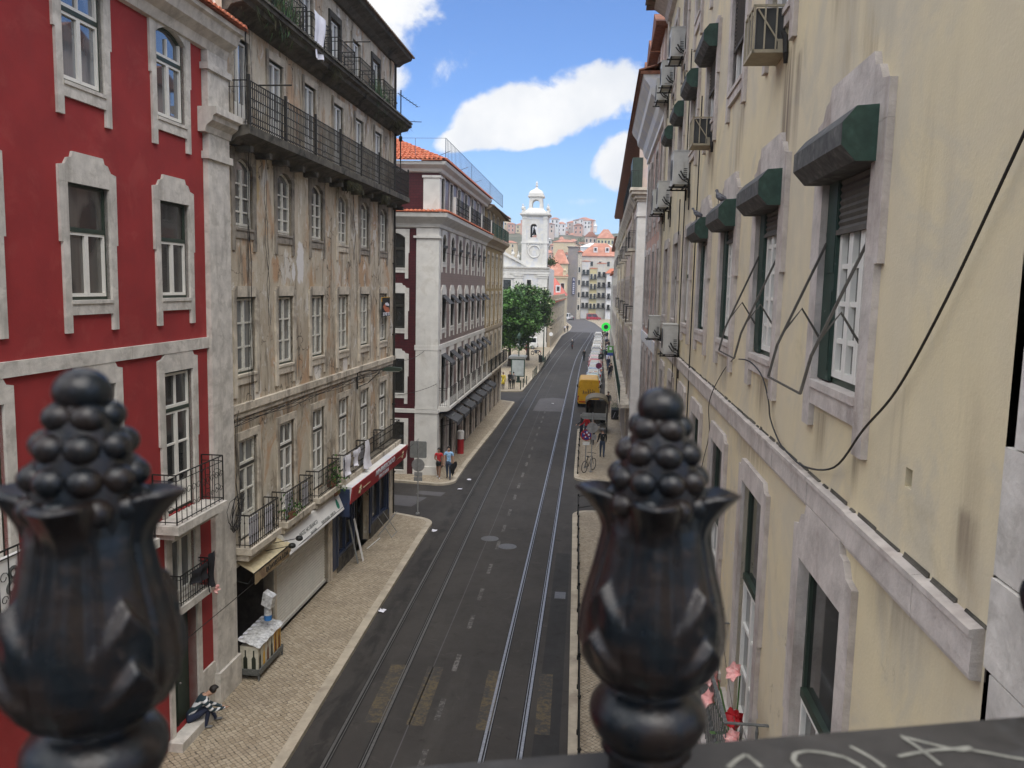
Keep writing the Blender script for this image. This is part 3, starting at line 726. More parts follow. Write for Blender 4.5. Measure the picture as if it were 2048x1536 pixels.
def baluster_rail(mb, pts, z0, h, gap=.125):
    for (a, c) in zip(pts, pts[1:]):
        L_ = math.hypot(c[0]-a[0], c[1]-a[1]); n = max(1, round(L_/gap))
        def q(t, z): return (a[0]+(c[0]-a[0])*t, a[1]+(c[1]-a[1])*t, z)
        mb.tube([q(0, z0+h), q(1, z0+h)], .022, 5); mb.tube([q(0, z0+.08), q(1, z0+.08)], .012, 4)
        for i in range(n+1):
            mb.tube([q(i/n, z0+.01), q(i/n, z0+h*.30), q(i/n, z0+h*.34), q(i/n, z0+h*.38), q(i/n, z0+h*.72), q(i/n, z0+h*.76), q(i/n, z0+h*.80), q(i/n, z0+h)], [.011, .013, .024, .012, .010, .020, .010, .010], 5, cap=False)
def tile_edge(mb, u0, u1, o, z, step=.22, leno=.5, m=0, rise=.16):
    """row of barrel tile ends along an eave"""
    n = int((u1-u0)/step)
    for i in range(n):
        a = u0+i*step
        mb.add([(a+step*.5+step*.46*math.cos(PI-k*PI/5), o-j*leno, z+.07*math.sin(k*PI/5)+j*rise) for j in (0, 1) for k in range(6)],
               [(k, k+1, 7+k, 6+k) for k in range(5)] + [(0, 1, 2, 3, 4, 5)], m)
def tile_roof(mb, A, B_, C, D, step=.24, course=.38, m=0):
    """barrel-tiled slope: eave A-B, ridge D-C"""
    A, B_, C, D = map(Vector, (A, B_, C, D)); nu = max(2, int((B_-A).length/step))*4; nv = max(1, int(((C+D)/2-(A+B_)/2).length/course))
    nrm = (B_-A).cross(D-A).normalized(); nrm = nrm if nrm.z > 0 else -nrm
    pts = []
    for j in range(nv):
        for e, lift in ((j/nv, .045), ((j+1)/nv, 0.0)):
            for i in range(nu+1):
                t = i/nu; q = A.lerp(B_, t).lerp(D.lerp(C, t), e)
                pts.append(tuple(q + nrm*(lift+.055*abs(math.sin(PI*i/4))+.006*math.sin(i*7.3+j*3.1))))
    w = nu+1
    mb.add(pts, [(r*w+i, r*w+i+1, (r+1)*w+i+1, (r+1)*w+i) for r in range(2*nv-1) for i in range(nu)], m)
def text_obj(name, body, parent, size, mtl, rot, loc, align='CENTER', ext=.004, shear=0.0, sx=1.0, bold=0.0):
    cu = bpy.data.curves.new(name, 'FONT'); cu.body = body; cu.size = size; cu.extrude = ext; cu.align_x = align; cu.align_y = 'CENTER'; cu.shear = shear; cu.offset = bold
    t = bpy.data.objects.new(name, cu); COL.objects.link(t)
    dg = bpy.context.evaluated_depsgraph_get(); me = bpy.data.meshes.new_from_object(t.evaluated_get(dg))
    bpy.data.objects.remove(t); bpy.data.curves.remove(cu)
    me.name = name; me.transform(Matrix.Diagonal((sx, 1, 1, 1))); me.materials.clear(); me.materials.append(M[mtl])
    o = obj(name, me, parent); o.rotation_euler = rot
    o.location = Vector(loc) - (parent.location if parent and parent.parent is None else Vector((0, 0, 0)))
    return o
def face_rot(fr, tilt=0.0):
    """rotation of a text standing on a facade, reading from the street"""
    # text x axis = z cross... the reader faces the wall: right = z x o
    o = Vector((fr.ox, fr.oy, 0)); r = Vector((0, 0, 1)).cross(o)
    up = Vector((0, 0, 1))*math.cos(tilt) + -o*math.sin(tilt); nrm = r.cross(up)
    return Matrix((r, up, nrm)).transposed().to_euler()
FL = Fr(-8.66, 19.08, .018, 1, 1)       # left street front
FC = Fr(-7.9, 42.7, .005, 1, 1)         # second block on the left
FR = Fr(1.9, 0, .0124, 1, -1)           # right street front
# ---------------------------------------------------------------- left: red building
R = root('red_building', FL.p(-7, 0, 0), 'red plastered building with pale stone window surrounds and white window frames', 'building')
cu = [-2.30, -5.19, -8.08, -10.97]
ops = []
for u in cu:
    ops += [opening(u, 13.39, 1.16, 1.63, .2), opening(u, 9.78, 1.17, 1.98), opening(u, 5.22, 1.18, 3.04)]
ops += [opening(-2.28, 3.3, 1.02, 1.36), opening(-2.28, .22, 1.06, 2.72), opening(-5.2, .1, 1.3, 3.9)]
b = MB(FL); wall(b, -14, -.95, 0, 15.4, ops); shell(b, -14, .1, 0, 15.4, 12); b.build('wall', M['red_plaster'], R)
for i, u in enumerate(cu):
    window(R, FL, u, 13.39, 1.16, 1.63, rise=.2, lintel='arch', tf=.27, fo='green_frame', trows=1, gl='glass_sky')
    window(R, FL, u, 9.78, 1.17, 1.98, tf=.39, tcols=0, gl='glass')
    window(R, FL, u, 5.22, 1.18, 3.04, rows=3, tf=.27, ears=0, sillh=0, gl='glass_dark', door=True)
    s = MB(FL); s.prism([(-.0, 4.96), (.52, 5.02), (.58, 5.10), (.58, 5.20), (0, 5.20)], u-1.15, u+1.05, 'u') if False else s.box(u-1.18, u+1.0, .0, .58, 5.02, 5.20)
    s.box(u-1.05, u+.88, .0, .42, 4.88, 5.02)
    bal = s.build('balcony', M['stone'], R)
    r = MB(FL); iron_rail(r, [(u-1.12, .02), (u-1.12, .52), (u+.94, .52), (u+.94, .02)], 5.20, 1.05, gap=.20, fancy=True, r=.009); r.build('railing', M['iron'], bal)
window(R, FL, -2.28, 3.3, 1.02, 1.36, ears=0, sillh=.1, lintel='flat', tf=0, fo='old_frame', gl='glass_old')
s = MB(FL); s.box(-2.95, -1.6, 0, .32, 3.12, 3.28); bal = s.build('balcony', M['stone'], R)
r = MB(FL); iron_rail(r, [(-2.9, .02), (-2.9, .28), (-1.66, .28), (-1.66, .02)], 3.28, .66, gap=.10); r.build('railing', M['iron'], bal)
b = MB(FL); b.box(-2.82, -1.74, -.24, -.20, .22, 2.94); b.box(-2.30, -2.26, -.20, -.18, .22, 2.94); d_ = b.build('door', M['green_frame'], R)
b = MB(FL); b.ball(FL.p(0, 0, 0) if False else (-2.2, -.17, 1.2), .03, 6); b.build('handle', M['chrome'], d_)
b = MB(FL)
for (u0, u1) in ((-2.98, -2.81), (-1.75, -1.56)): b.box(u0, u1, -.2, .05, .12, 3.12)
b.box(-2.81, -1.75, -.2, .045, 2.94, 3.12); b.build('door_surround', M['stone'], R)
b = MB(FL); b.box(-3.1, -1.55, .0, .34, .09, .30); b.build('doorstep', M['stone'], R)
b = MB(FL); b.box(-5.85, -4.55, -.25, -.2, .1, 4.0); b.build('shop_door', M['dark_frame'], R)
b = MB(FL); b.box(-14, -.95, 0, .06, 8.65, 8.89); b.box(-1.55, -.95, 0, .05, .1, 1.15); b.build('string_course', M['stone'], R)
b = MB(FL)
b.prism([(0, 15.20), (.10, 15.22), (.16, 15.40), (.36, 15.52), (.44, 15.72), (.52, 15.76), (.52, 15.86), (0, 15.86)], -14, .12, 'u'); b.build('cornice', M['stone'], R)
b = MB(FL); b.quad((-14, .60, 15.88), (.25, .60, 15.88), (.25, -6, 18.3), (-14, -6, 18.3)); tile_edge(b, -14, .25, .64, 15.90, .21, .8); b.build('roof', M['tile'], R)
b = MB(FL)
b.box(-.95, .10, -.3, .12, .85, 12.86); b.box(-1.0, .16, -.3, .19, 0, .85); b.box(-1.02, .18, -.3, .18, 12.86, 13.02); b.box(-.93, .08, -.3, .14, 13.02, 13.42)
b.prism([(-.1, 13.42), (.16, 13.42), (.20, 13.55), (.34, 13.66), (.36, 13.76), (.44, 13.80), (.44, 13.95), (-.1, 13.95)], -1.16, .40, 'u')
b.box(-.93, .08, -.3, .14, 13.95, 14.78); b.box(-1.02, .16, -.3, .20, 14.78, 14.92); b.box(-.90, .06, -.3, .13, 14.92, 15.20)
b.build('pilaster', M['stone'], R)

# ---------------------------------------------------------------- left: the worn tenement
O = root('old_building', FL.p(8, 0, 0), 'weathered beige tenement with peeling plaster, iron balconies and weeds on its ledges', 'building')
oc = [1.10, 3.72, 6.36, 8.94, 11.48, 14.08]
o5 = [1.0, 3.2, 5.8, 8.45, 10.8, 13.3]; o6 = [.9, 3.1, 5.6, 8.15, 10.45, 12.95]
ops = []
for i in range(6):
    ops += [opening(oc[i], 3.56, 1.14, 2.64), opening(oc[i], 7.84, 1.14, 1.94), opening(oc[i], 11.46, 1.06, 1.48, .22), opening(o5[i], 13.86, 1.0, 2.12), opening(o6[i], 16.9, .95, 1.66)]
ops += [(.25, 2.62, .1, 3.0), (2.78, 7.32, .1, 2.62), (8.30, 9.95, .62, 2.85), (10.15, 12.1, .1, 2.85), (12.45, 14.75, .62, 2.85)]
b = MB(FL); wall(b, .10, 16.0, 0, 19.2, ops, depth=.3); shell(b, .1, 16.0, 0, 19.2, 11)
for z0, z1, u in ((14.1, 19.2, .35), (14.1, 19.2, 15.3)): b.box(u-.22, u+.22, 0, .06, z0, z1)
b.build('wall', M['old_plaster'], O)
for i in range(6):
    window(O, FL, oc[i], 7.84, 1.14, 1.94, stone='stone_old', fi='old_frame', rows=3, tf=0, gl='glass_old', lintel='low', cross=.03)
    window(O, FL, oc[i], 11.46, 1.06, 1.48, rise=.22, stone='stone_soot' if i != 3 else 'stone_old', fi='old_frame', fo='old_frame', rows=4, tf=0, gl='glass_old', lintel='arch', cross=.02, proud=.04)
    window(O, FL, oc[i], 3.56, 1.14, 2.64, stone='stone_old', fi='white_frame' if i else 'old_frame', fo='dark_frame', rows=3, tf=.27, ears=0, sillh=0, gl='glass_old', lintel='flat', door=True, cross=0)
    window(O, FL, o5[i], 13.86, 1.0, 2.12, stone='stone_old', fi='white_frame', fo='green_frame', rows=1, tf=0, ears=0, sillh=0, gl='glass_sky', lintel='flat', door=True, cross=0, jamb=.14)
    window(O, FL, o6[i], 16.9, .95, 1.66, stone='stone_dark' if i % 2 else 'stone_old', fi='white_frame', fo='green_frame', rows=1, tf=0, ears=0, sillh=0, gl='glass_sky', lintel='flat', cross=0, jamb=.14)
b = MB(FL); b.box(.1, 15.9, 0, .10, 6.93, 7.12); b.box(.1, 15.9, 0, .05, 6.78, 6.93); b.box(.1, 15.95, 0, .05, 3.02, 3.16); b.build('string_course', M['stone_old'], O)
# long balcony on the fourth floor
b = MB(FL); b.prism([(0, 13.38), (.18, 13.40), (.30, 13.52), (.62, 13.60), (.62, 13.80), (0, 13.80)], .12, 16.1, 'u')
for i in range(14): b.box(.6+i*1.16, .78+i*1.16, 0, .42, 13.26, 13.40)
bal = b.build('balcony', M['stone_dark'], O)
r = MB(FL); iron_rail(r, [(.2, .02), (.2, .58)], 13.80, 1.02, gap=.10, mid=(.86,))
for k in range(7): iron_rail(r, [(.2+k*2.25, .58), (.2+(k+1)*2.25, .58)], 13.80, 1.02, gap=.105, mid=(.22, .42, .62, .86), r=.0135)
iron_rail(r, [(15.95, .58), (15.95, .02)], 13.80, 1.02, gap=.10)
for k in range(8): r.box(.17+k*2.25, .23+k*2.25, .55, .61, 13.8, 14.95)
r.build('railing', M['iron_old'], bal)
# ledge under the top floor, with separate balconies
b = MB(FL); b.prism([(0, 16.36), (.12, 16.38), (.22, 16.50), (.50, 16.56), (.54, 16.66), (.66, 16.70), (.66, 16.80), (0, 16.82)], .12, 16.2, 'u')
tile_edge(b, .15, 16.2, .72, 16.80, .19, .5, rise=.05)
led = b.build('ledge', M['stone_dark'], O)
for i, (a, c) in enumerate([(.2, 1.9), (2.2, 4.1), (4.45, 6.15), (6.85, 8.5), (9.1, 10.85), (12.1, 13.75)]):
    r = MB(FL); iron_rail(r, [(a, .02), (a, .56), (c, .56), (c, .02)], 16.82, .86, gap=.11, mid=(.28, .55, .86), r=.011); r.build('railing', M['iron_old'], led if i else led)
# French balconies over the shops
for i, (a, c) in enumerate([(.22, 2.02), (2.58, 4.68), (5.2, 7.2), (7.72, 10.38), (10.5, 12.7), (12.8, 15.3)]):
    b = MB(FL); b.box(a-.06, c+.06, 0, .50, 3.40, 3.56); b.box(a+.02, c-.02, 0, .38, 3.22, 3.40)
    bal = b.build('balcony', M['stone_old'], O)
    r = MB(FL); baluster_rail(r, [(a, .03), (a, .43), (c, .43), (c, .03)], 3.56, .84); r.build('railing', M['iron_old'], bal)
    if i in (0, 1, 3):
        s = MB(FL); s.box(a+.1, a+.62, .36, .39, 3.62, 4.3); s.box(c-.7, c-.25, .36, .385, 3.6, 4.28); s.build('windbreak', M['cloth_white'], bal)
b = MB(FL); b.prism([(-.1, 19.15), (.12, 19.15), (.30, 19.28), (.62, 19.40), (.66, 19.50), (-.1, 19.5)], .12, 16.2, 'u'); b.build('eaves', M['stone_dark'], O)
b = MB(FL); b.quad((.1, .70, 19.50), (16.3, .70, 19.50), (16.0, -5.5, 22.2), (.1, -5.5, 22.2)); tile_edge(b, .1, 16.3, .76, 19.50, .21, .7); b.build('roof', M['tile_old'], O)
b = MB(FL); b.tube([(15.75, .07, 19.2), (15.75, .07, 14.0)], .05, 6); b.tube([(15.72, .07, 13.3), (15.72, .07, .2)], .05, 6)
for z in (2, 5, 8, 11, 15, 17.6): b.box(15.66, 15.84, 0, .13, z, z+.05)
b.build('drainpipe', M['iron_old'], O)
# shops at street level
b = MB(FL)
for (u0, u1) in ((.10, .25), (2.62, 2.78), (7.32, 7.62), (15.2, 15.98)): b.box(u0, u1, -.28, .05, .1, 3.0)
b.box(2.78, 7.32, -.28, .04, 2.62, 3.02); b.build('pier', M['stone_old'], O)
b = MB(FL); b.sheet(lambda i, j: (2.78+4.54*i, -.13+.016*math.cos(j*26*2*PI), .1+2.5*j), 1, 130); b.box(2.78, 7.32, -.19, -.09, .1, .2); b.build('roller_shutter', M['white_shutter'] if 'white_shutter' in M else M['white_paint'], O)
b = MB(FL); b.box(.25, 2.62, -1.9, -1.85, .1, 3.0); b.box(.25, .3, -1.9, -.26, .1, 3.0); b.box(2.57, 2.62, -1.9, -.26, .1, 3.0); b.box(.25, 2.62, -1.9, -.3, .08, .11)
shp = b.build('shop_interior', M['shop_dark'] if 'shop_dark' in M else M['dark_frame'], O)
b = MB(FL); rs = random.Random(5)
for j in range(4):
    b.box(.34, .75, -1.7, -.3, .5+j*.6, .53+j*.6)
    for k in range(9): u = .36; b.box(u, u+.3, -1.65+k*.15, -1.54+k*.15, .53+j*.6, .53+j*.6+rs.uniform(.15, .4), m=rs.choice([0, 1, 2, 1]))
    b.box(1.9, 2.5, -1.7, -1.1, .5+j*.6, .53+j*.6)
b.build('shelf', [M['slat'], M['red_goods'] if 'red_goods' in M else M['red_plaster'], M['cloth_white']], shp)
b = MB(FL)
for (u0, u1, z0) in ((8.30, 9.95, .62), (12.45, 14.75, .62)):
    for a in (u0, (u0+u1)/2-.04, u1-.09): b.box(a, a+.09, -.2, .03, z0, 2.85)
    b.box(u0, u1, -.2, .028, z0, z0+.09); b.box(u0, u1, -.2, .028, 2.76, 2.85)
for a in (7.66, 8.12, 10.0, 12.14, 14.85): b.box(a, a+.14, -.1, .06, .35, 2.9)
b.box(7.64, 8.2, -.1, .035, .3, 3.0); sf = b.build('shop_front', M['blue_frame'], O)
b = MB(FL)
for (u0, u1, z0) in ((8.30, 9.95, .62), (12.45, 14.75, .62)): b.quad((u0, -.08, z0), (u1, -.08, z0), (u1, -.08, 2.85), (u0, -.08, 2.85))
b.build('pane', M['glass_shop'], sf)
b = MB(FL); b.box(8.2, 10.1, -.2, .05, .1, .60); b.box(12.2, 15.1, -.2, .05, .1, .60); b.build('plinth', M['stone_dark'], O)
b = MB(FL); b.box(10.15, 12.1, -1.2, -1.15, .1, 2.85); b.box(10.2, 10.3, -.3, -.2, .1, 2.85); b.box(11.1, 11.18, -.25, -.18, .1, 2.85); b.box(11.95, 12.05, -.3, -.2, .1, 2.85); b.build('shop_door', M['dark_frame'], O)

# ---------------------------------------------------------------- left: corner block with tiles
K = root('corner_building', FC.p(9, -1, 0), 'corner building clad in maroon and mauve tiles with a white stone corner and orange roof', 'building')
kc = [1.6+2.65*i for i in range(7)]
FS = Fr(-7.9, 42.70, 1, 0, 1)           # its face on the side street, u = x + 7.9
ops = []
for u in kc: ops += [opening(u, 11.37, 1.12, 1.18, .3), opening(u, 7.83, 1.15, 1.82), opening(u, 3.72, 1.12, 2.75), opening(u, .1, 1.35, 2.85)]
b = MB(FC); wall(b, 0, 18.6, 0, 13.3, ops, depth=.3, m=0); wall(b, 0, 18.6, 13.3, 16.3, [opening(u, 13.92, .95, 1.85) for u in kc], depth=.25, o=-.12, m=0); b.quad((0, -11, 0), (18.6, -11, 0), (18.6, -11, 16.3), (0, -11, 16.3))
b.build('wall', [M['mauve_tiles']], K)
b = MB(FS); sc = -2.28
wall(b, -9, 0, 0, 13.3, [opening(sc, 11.0, 1.1, 1.55, .25), opening(sc, 7.85, 1.1, 1.85), opening(sc, 4.42, 1.1, 1.85), opening(sc, .3, 1.15, 2.6)], depth=.28); wall(b, -9, 0, 13.3, 16.3, [], o=.0)
b.build('wall', M['maroon_tiles'], K)
for (z, h, ri, li) in ((11.0, 1.55, .25, 'arch'), (7.85, 1.85, 0, 'step'), (4.42, 1.85, 0, 'step'), (.3, 2.6, 0, 'flat')):
    window(K, FS, sc, z, 1.1, h, rise=ri, lintel=li, stone='stone_white', fi='dark_frame', fo='dark_frame', tf=.34, tcols=0, gl='glass_dark')
for u in kc:
    window(K, FC, u, 11.37, 1.12, 1.18, rise=.3, lintel='arch', stone='stone_white', fi='dark_frame', fo='dark_frame', tf=0, gl='glass_dark', jamb=.15)
    window(K, FC, u, 7.83, 1.15, 1.82, stone='stone_white', fi='dark_frame', fo='dark_frame', tf=0, gl='glass_dark')
    window(K, FC, u, 3.72, 1.12, 2.75, stone='stone_white', fi='dark_frame', fo='dark_frame', tf=.3, tcols=0, ears=0, sillh=0, gl='glass_dark', door=True)
    window(K, Fr(*FC.p(0, -.12, 0)[:2], FC.ux, FC.uy, 1), u, 13.92, .95, 1.85, lintel='flat', ears=0, sillh=0, stone='stone_white', fi='dark_frame', fo='dark_frame', tf=0, gl='glass_dark', door=True, jamb=.13, cross=0)
    window(K, FC, u, .1, 1.35, 2.85, lintel='flat', ears=0, sillh=0, stone='stone_rose', fi='dark_frame', fo='dark_frame', tf=0, gl='glass_shop', jamb=.42, cross=0, door=True)
def corner_box(mb, x0, uf, o, z0, z1):
    """stone wrapping the corner: x0 back along the side street, uf along the front"""
    mb.box(-x0, o, o if False else -.2, o, z0, z1)
b = MB()
def wrap(b, xl, ul, o, z0, z1):
    px, py = -7.9, 42.7
    b.prism([(px-xl, py-o), (px+o, py-o), (px+o, py+ul), (px-.1, py+ul), (px-.1, py+.1), (px-xl, py+.1)], z0, z1, 'z')
wrap(b, 1.16, .55, .05, 0, 3.75); wrap(b, 1.24, .60, .10, 0, .55); wrap(b, 1.22, .60, .09, 3.42, 3.6); wrap(b, 1.14, .52, .045, 3.75, 12.55); wrap(b, 1.28, .64, .13, 12.55, 12.67); wrap(b, 1.14, .52, .05, 12.67, 13.05)
wrap(b, .80, .40, .05, 13.9, 15.6); wrap(b, .86, .46, .10, 15.6, 15.72)
b.build('corner_pilaster', M['stone_white'], K)
b = MB()
def belt(b, prof, xl, y1, px=-7.9, py=42.7):
    """a moulding swept round the corner: prof is a list of (projection, z)"""
    path = [((px-xl, py), (0, -1)), ((px, py), (1, -1)), ((px+.005*(y1-py), y1), (1, 0))]
    n = len(prof); pts = []
    for (q, d) in path: pts += [(q[0]+d[0]*o, q[1]+d[1]*o, z) for o, z in prof]
    b.add(pts, [(i*n+k, i*n+k+1, (i+1)*n+k+1, (i+1)*n+k) for i in range(2) for k in range(n-1)] + [tuple(range(n)), tuple(2*n+k for k in range(n))])
belt(b, [(0, 13.05), (.10, 13.10), (.14, 13.28), (.30, 13.42), (.52, 13.60), (.56, 13.80), (0, 13.84)], 9, 61.3)
belt(b, [(0, 15.85), (.10, 15.9), (.16, 16.05), (.38, 16.22), (.42, 16.38), (0, 16.42)], 9, 61.3)
belt(b, [(0, 6.74), (.06, 6.75), (.06, 7.0), (0, 7.01)], 1.2, 61.3); belt(b, [(0, 3.4), (.05, 3.41), (.05, 3.62), (0, 3.63)], 9, 42.8)
b.build('cornice', M['stone_white'], K)
b = MB(FC); tile_edge(b, -.5, 18.6, .62, 13.85, .22, .55, rise=.10); tile_edge(b, -.4, 18.6, .50, 16.42, .22, .7, rise=.2)
b.fr = FS; tile_edge(b, -9, .55, .62, 13.85, .22, .55, rise=.10); tile_edge(b, -9, .45, .50, 16.42, .22, .7, rise=.2); b.build('eave_tiles', M['tile'], K)
b = MB(); e = .44; y0, x0 = 42.7-e, -7.9+e
tile_roof(b, (-17, y0, 16.45), (x0, y0, 16.45), (-11.5, 46.9, 18.35), (-17, 46.9, 18.35)); tile_roof(b, (x0, y0, 16.45), (x0+.09, 61.3, 16.45), (-11.5, 61.3, 18.35), (-11.5, 46.9, 18.35)); b.build('roof', M['tile'], K)
b = MB(FC); b.prism([(0, 3.44), (.5, 3.5), (.64, 3.56), (.64, 3.70), (0, 3.72)], .35, 18.6, 'u'); bal = b.build('balcony', M['stone_white'], K)
r = MB(FC)
for k in range(7): a = .4+k*2.6; iron_rail(r, [(a, .58), (a+2.6, .58)], 3.72, 1.0, gap=.13, r=.007)
iron_rail(r, [(.4, .03), (.4, .58)], 3.72, 1.0); r.build('railing', M['iron'], bal)
r = MB(FC)
for k in range(6): a = 2.0+k*2.75; iron_rail(r, [(a, .50), (a+2.75, .50)], 13.90, .95, gap=.12, r=.008, fancy=True)
r.build('railing', M['iron'], K)
s = MB(FC)
for k in range(7): a = .4+k*2.6; s.box(a-.05, a+.05, .52, .63, 3.72, 4.74)
for k in range(4): a = 2.0+k*5.2; s.box(a-.09, a+.09, .44, .56, 13.9, 14.85)
s.build('rail_post', M['stone_white'], K)

# ---------------------------------------------------------------- left: mustard house
Q = root('mustard_building', FC.p(24.5, -1, 0), 'mustard yellow tiled house between the mauve corner block and the square', 'building')
qc = [20.1+2.75*i for i in range(4)]
ops = []
for u in qc: ops += [opening(u, 10.5, 1.05, 2.0), opening(u, 7.4, 1.05, 2.1), opening(u, 3.72, 1.05, 2.6), opening(u, .1, 1.35, 2.7), opening(u, 13.92, .9, 1.7)]
b = MB(FC); wall(b, 18.6, 30.2, 6.9, 16.0, ops, depth=.3); shell(b, 18.6, 30.2, 0, 16.0, 11); b.build('wall', M['mustard_plaster'], Q)
b = MB(FC); wall(b, 18.6, 30.2, 0, 6.9, ops, depth=.3); b.build('wall', M['tan_plaster'], Q)
for u in qc:
    window(Q, FC, u, 10.5, 1.05, 2.0, lintel='low', stone='stone_old', fi='old_frame', fo='green_frame', tf=.45, tcols=2, gl='glass_dark', jamb=.14)
    window(Q, FC, u, 7.4, 1.05, 2.1, lintel='low', stone='stone_old', fi='old_frame', fo='green_frame', tf=.45, tcols=2, gl='glass_dark', jamb=.14)
    window(Q, FC, u, 3.72, 1.05, 2.6, lintel='low', stone='stone_old', fi='dark_frame', fo='green_frame', tf=.3, ears=0, sillh=0, gl='glass_dark', jamb=.14, door=True)
    window(Q, FC, u, 13.92, .9, 1.7, lintel='flat', stone='stone_old', fi='old_frame', fo='green_frame', tf=0, ears=0, sillh=0, gl='glass_old', jamb=.14)
    window(Q, FC, u, .1, 1.35, 2.7, lintel='flat', stone='stone_rose', fi='dark_frame', fo='dark_frame', tf=0, ears=0, sillh=0, gl='glass_dark', jamb=.35, cross=0, door=True)
b = MB(FC); b.box(18.62, 30.25, 0, .07, 6.74, 7.0); b.prism([(0, 13.05), (.10, 13.10), (.14, 13.28), (.30, 13.42), (.52, 13.60), (.56, 13.80), (0, 13.84)], 18.62, 30.5, 'u')
b.prism([(0, 15.75), (.2, 15.8), (.42, 15.95), (.42, 16.02), (0, 16.02)], 18.62, 30.4, 'u'); b.build('cornice', M['tan_plaster'], Q)
b = MB(FC); b.box(29.98, 30.26, -.3, .06, 0, 13.0); b.build('corner_pilaster', M['stone_white'], Q)
b = MB(); rs = random.Random(4)
p0 = FC.p(18.6, .55, 16.0); p1 = FC.p(30.6, .55, 15.7); tile_roof(b, p0, p1, FC.p(30.6, -5.5, 17.0), FC.p(18.6, -5.5, 17.9)); b.fr = FC; tile_edge(b, 18.6, 30.7, .62, 15.95, .24, .6); b.build('roof', M['tile_old'], Q)
b = MB(FC); b.prism([(0, 3.44), (.5, 3.5), (.64, 3.56), (.64, 3.70), (0, 3.72)], 18.62, 30.2, 'u'); bal = b.build('balcony', M['stone_old'], Q)
r = MB(FC)
for k in range(4): a = 18.75+k*2.8; iron_rail(r, [(a, .58), (a+2.8, .58)], 3.72, 1.0, gap=.13, r=.007); r.box(a-.05, a+.05, .52, .63, 3.72, 4.74)
r.build('railing', M['iron'], bal)
r = MB(FC)
for k in range(4): a = 18.75+k*2.8; iron_rail(r, [(a, .50), (a+2.8, .50)], 13.86, .95, gap=.13); r.box(a-.1, a+.1, .44, .56, 13.86, 14.8)
r.build('railing', M['hood_green'], Q)
# ---------------------------------------------------------------- right: cream building
E_ = root('cream_building', FR.p(15, -1.5, 0), 'stained cream plastered building with roller blind boxes and stone framed windows', 'building')
ec = [6.79, 9.86, 12.87, 15.87, 18.75, 21.75, 24.85]
ops = []
for i, u in enumerate(ec):
    w = 1.28 if i < 4 else 1.15
    ops += [opening(u, 9.44, w, 1.93), opening(u, 4.75, w, 3.08), opening(u, 13.2, w, 1.45), opening(u, 16.0, w-.1, 1.7), opening(u, .1, 1.5, 2.9)]
vent = (5.09, 5.20, 9.03, 9.15)
b = MB(FR); wall(b, 4.0, 27.6, 0, 19.0, ops+[vent], depth=.34); shell(b, 2.4, 27.6, 0, 19.0, 11); b.build('wall', M['cream_plaster'], E_)
b = MB(FR); b.box(5.05, 5.24, -.12, -.10, 8.99, 9.2); b.build('vent_hole', M['stone_dark'], E_)
rs = random.Random(8)
# quoin blocks
b = MB(FR); z = 0
while z < 19:
    h = rs.uniform(.42, .62); w = rs.uniform(3.80, 3.92); b.box(2.4, w, -.3, (.060 if 8.0 < z+h and z < 8.7 else .045)+rs.uniform(0, .006), z+.005, z+h-.005); z += h
b.build('quoin', M['stone'], E_)
b = MB(FR); u = 4.02
while u < 27.5:
    l = rs.uniform(.75, 1.5); u1 = min(u+l, 27.6); d = rs.uniform(-.006, .006)
    b.prism([(-.02, 8.34), (.050+d, 8.345), (.056+d, 8.37), (.056+d, 8.555), (.072+d, 8.565), (.072+d, 8.60), (-.02, 8.615)], u+.004, u1-.004, 'u'); u = u1
b.build('string_course', M['stone_rose'], E_)
rs = random.Random(41); b = MB(FR); u = 4.0
while u < 27:
    l = rs.uniform(.08, .5); b.prism([(-.01, 8.612), (.008+rs.uniform(0, .016), 8.612), (.010, 8.620), (.004, 8.624+rs.uniform(0, .025)), (-.01, 8.626)], u, u+l, 'u'); u += l+rs.uniform(.0, .12)
tag(b._build('moss_line', M['stone_dark'], E_), kind='stuff')
def extras(o, w, h, hood=True, blind=.5, shutter=True, arms=False):
    x = w/2
    if blind:
        s = MB(); n = int(blind/.055)
        s.sheet(lambda i, j: (-x+.02+(w-.04)*i, -.018+.008*math.cos(j*n*2*PI), h-blind*j), 1, n*4); s.box(-x+.02, x-.02, -.03, .0, h-blind-.04, h-blind); obj('blind', s.mesh('blind', M['slat']), o)
    if shutter:
        s = MB(); q = .30
        s.box(x-q-.03, x-.01, -.035, -.005, .03, h*.97); s.box(x-q-.01, x-.04, -.004, .002, .12, h*.40); s.box(x-q-.01, x-.04, -.004, .002, h*.48, h*.9); obj('shutter', s.mesh('shutter', M['green_peel']), o)
    if hood:
        s = MB(); pf = [(-.05, h-.24), (.19, h-.24), (.29, h-.13), (.29, h+.02), (.20, h+.13), (-.05, h+.15)]
        pf = [(a, c-.02) for a, c in pf]
        s.prism(pf, -x-.10, x+.06, 'u', m=1)
        s.prism([(a*.985+.001, c) for a, c in pf], -x-.103, -x-.10, 'u', m=0); s.prism([(a*.985+.001, c) for a, c in pf], x+.06, x+.063, 'u', m=0)
        obj('shutter_box', s.mesh('shutter_box', [M['hood_green'], M['hood_grey']]), o)
    if arms:
        s = MB()
        for g in (-1, 1):
            s.tube([(g*(x-.05), .0, h-.75), (g*(x-.05), .36, .30), (g*(x-.05), .42, .02)], .014, 4)
            s.tube([(g*(x-.05), .31, .42), (g*(x-.05), .17, .62), (g*(x-.05), .0, .36)], .011, 4)
        s.tube([(-x+.05, .42, .02), (x-.05, .42, .02)], .010, 4); obj('awning_arm', s.mesh('awning_arm', M['slat']), o)
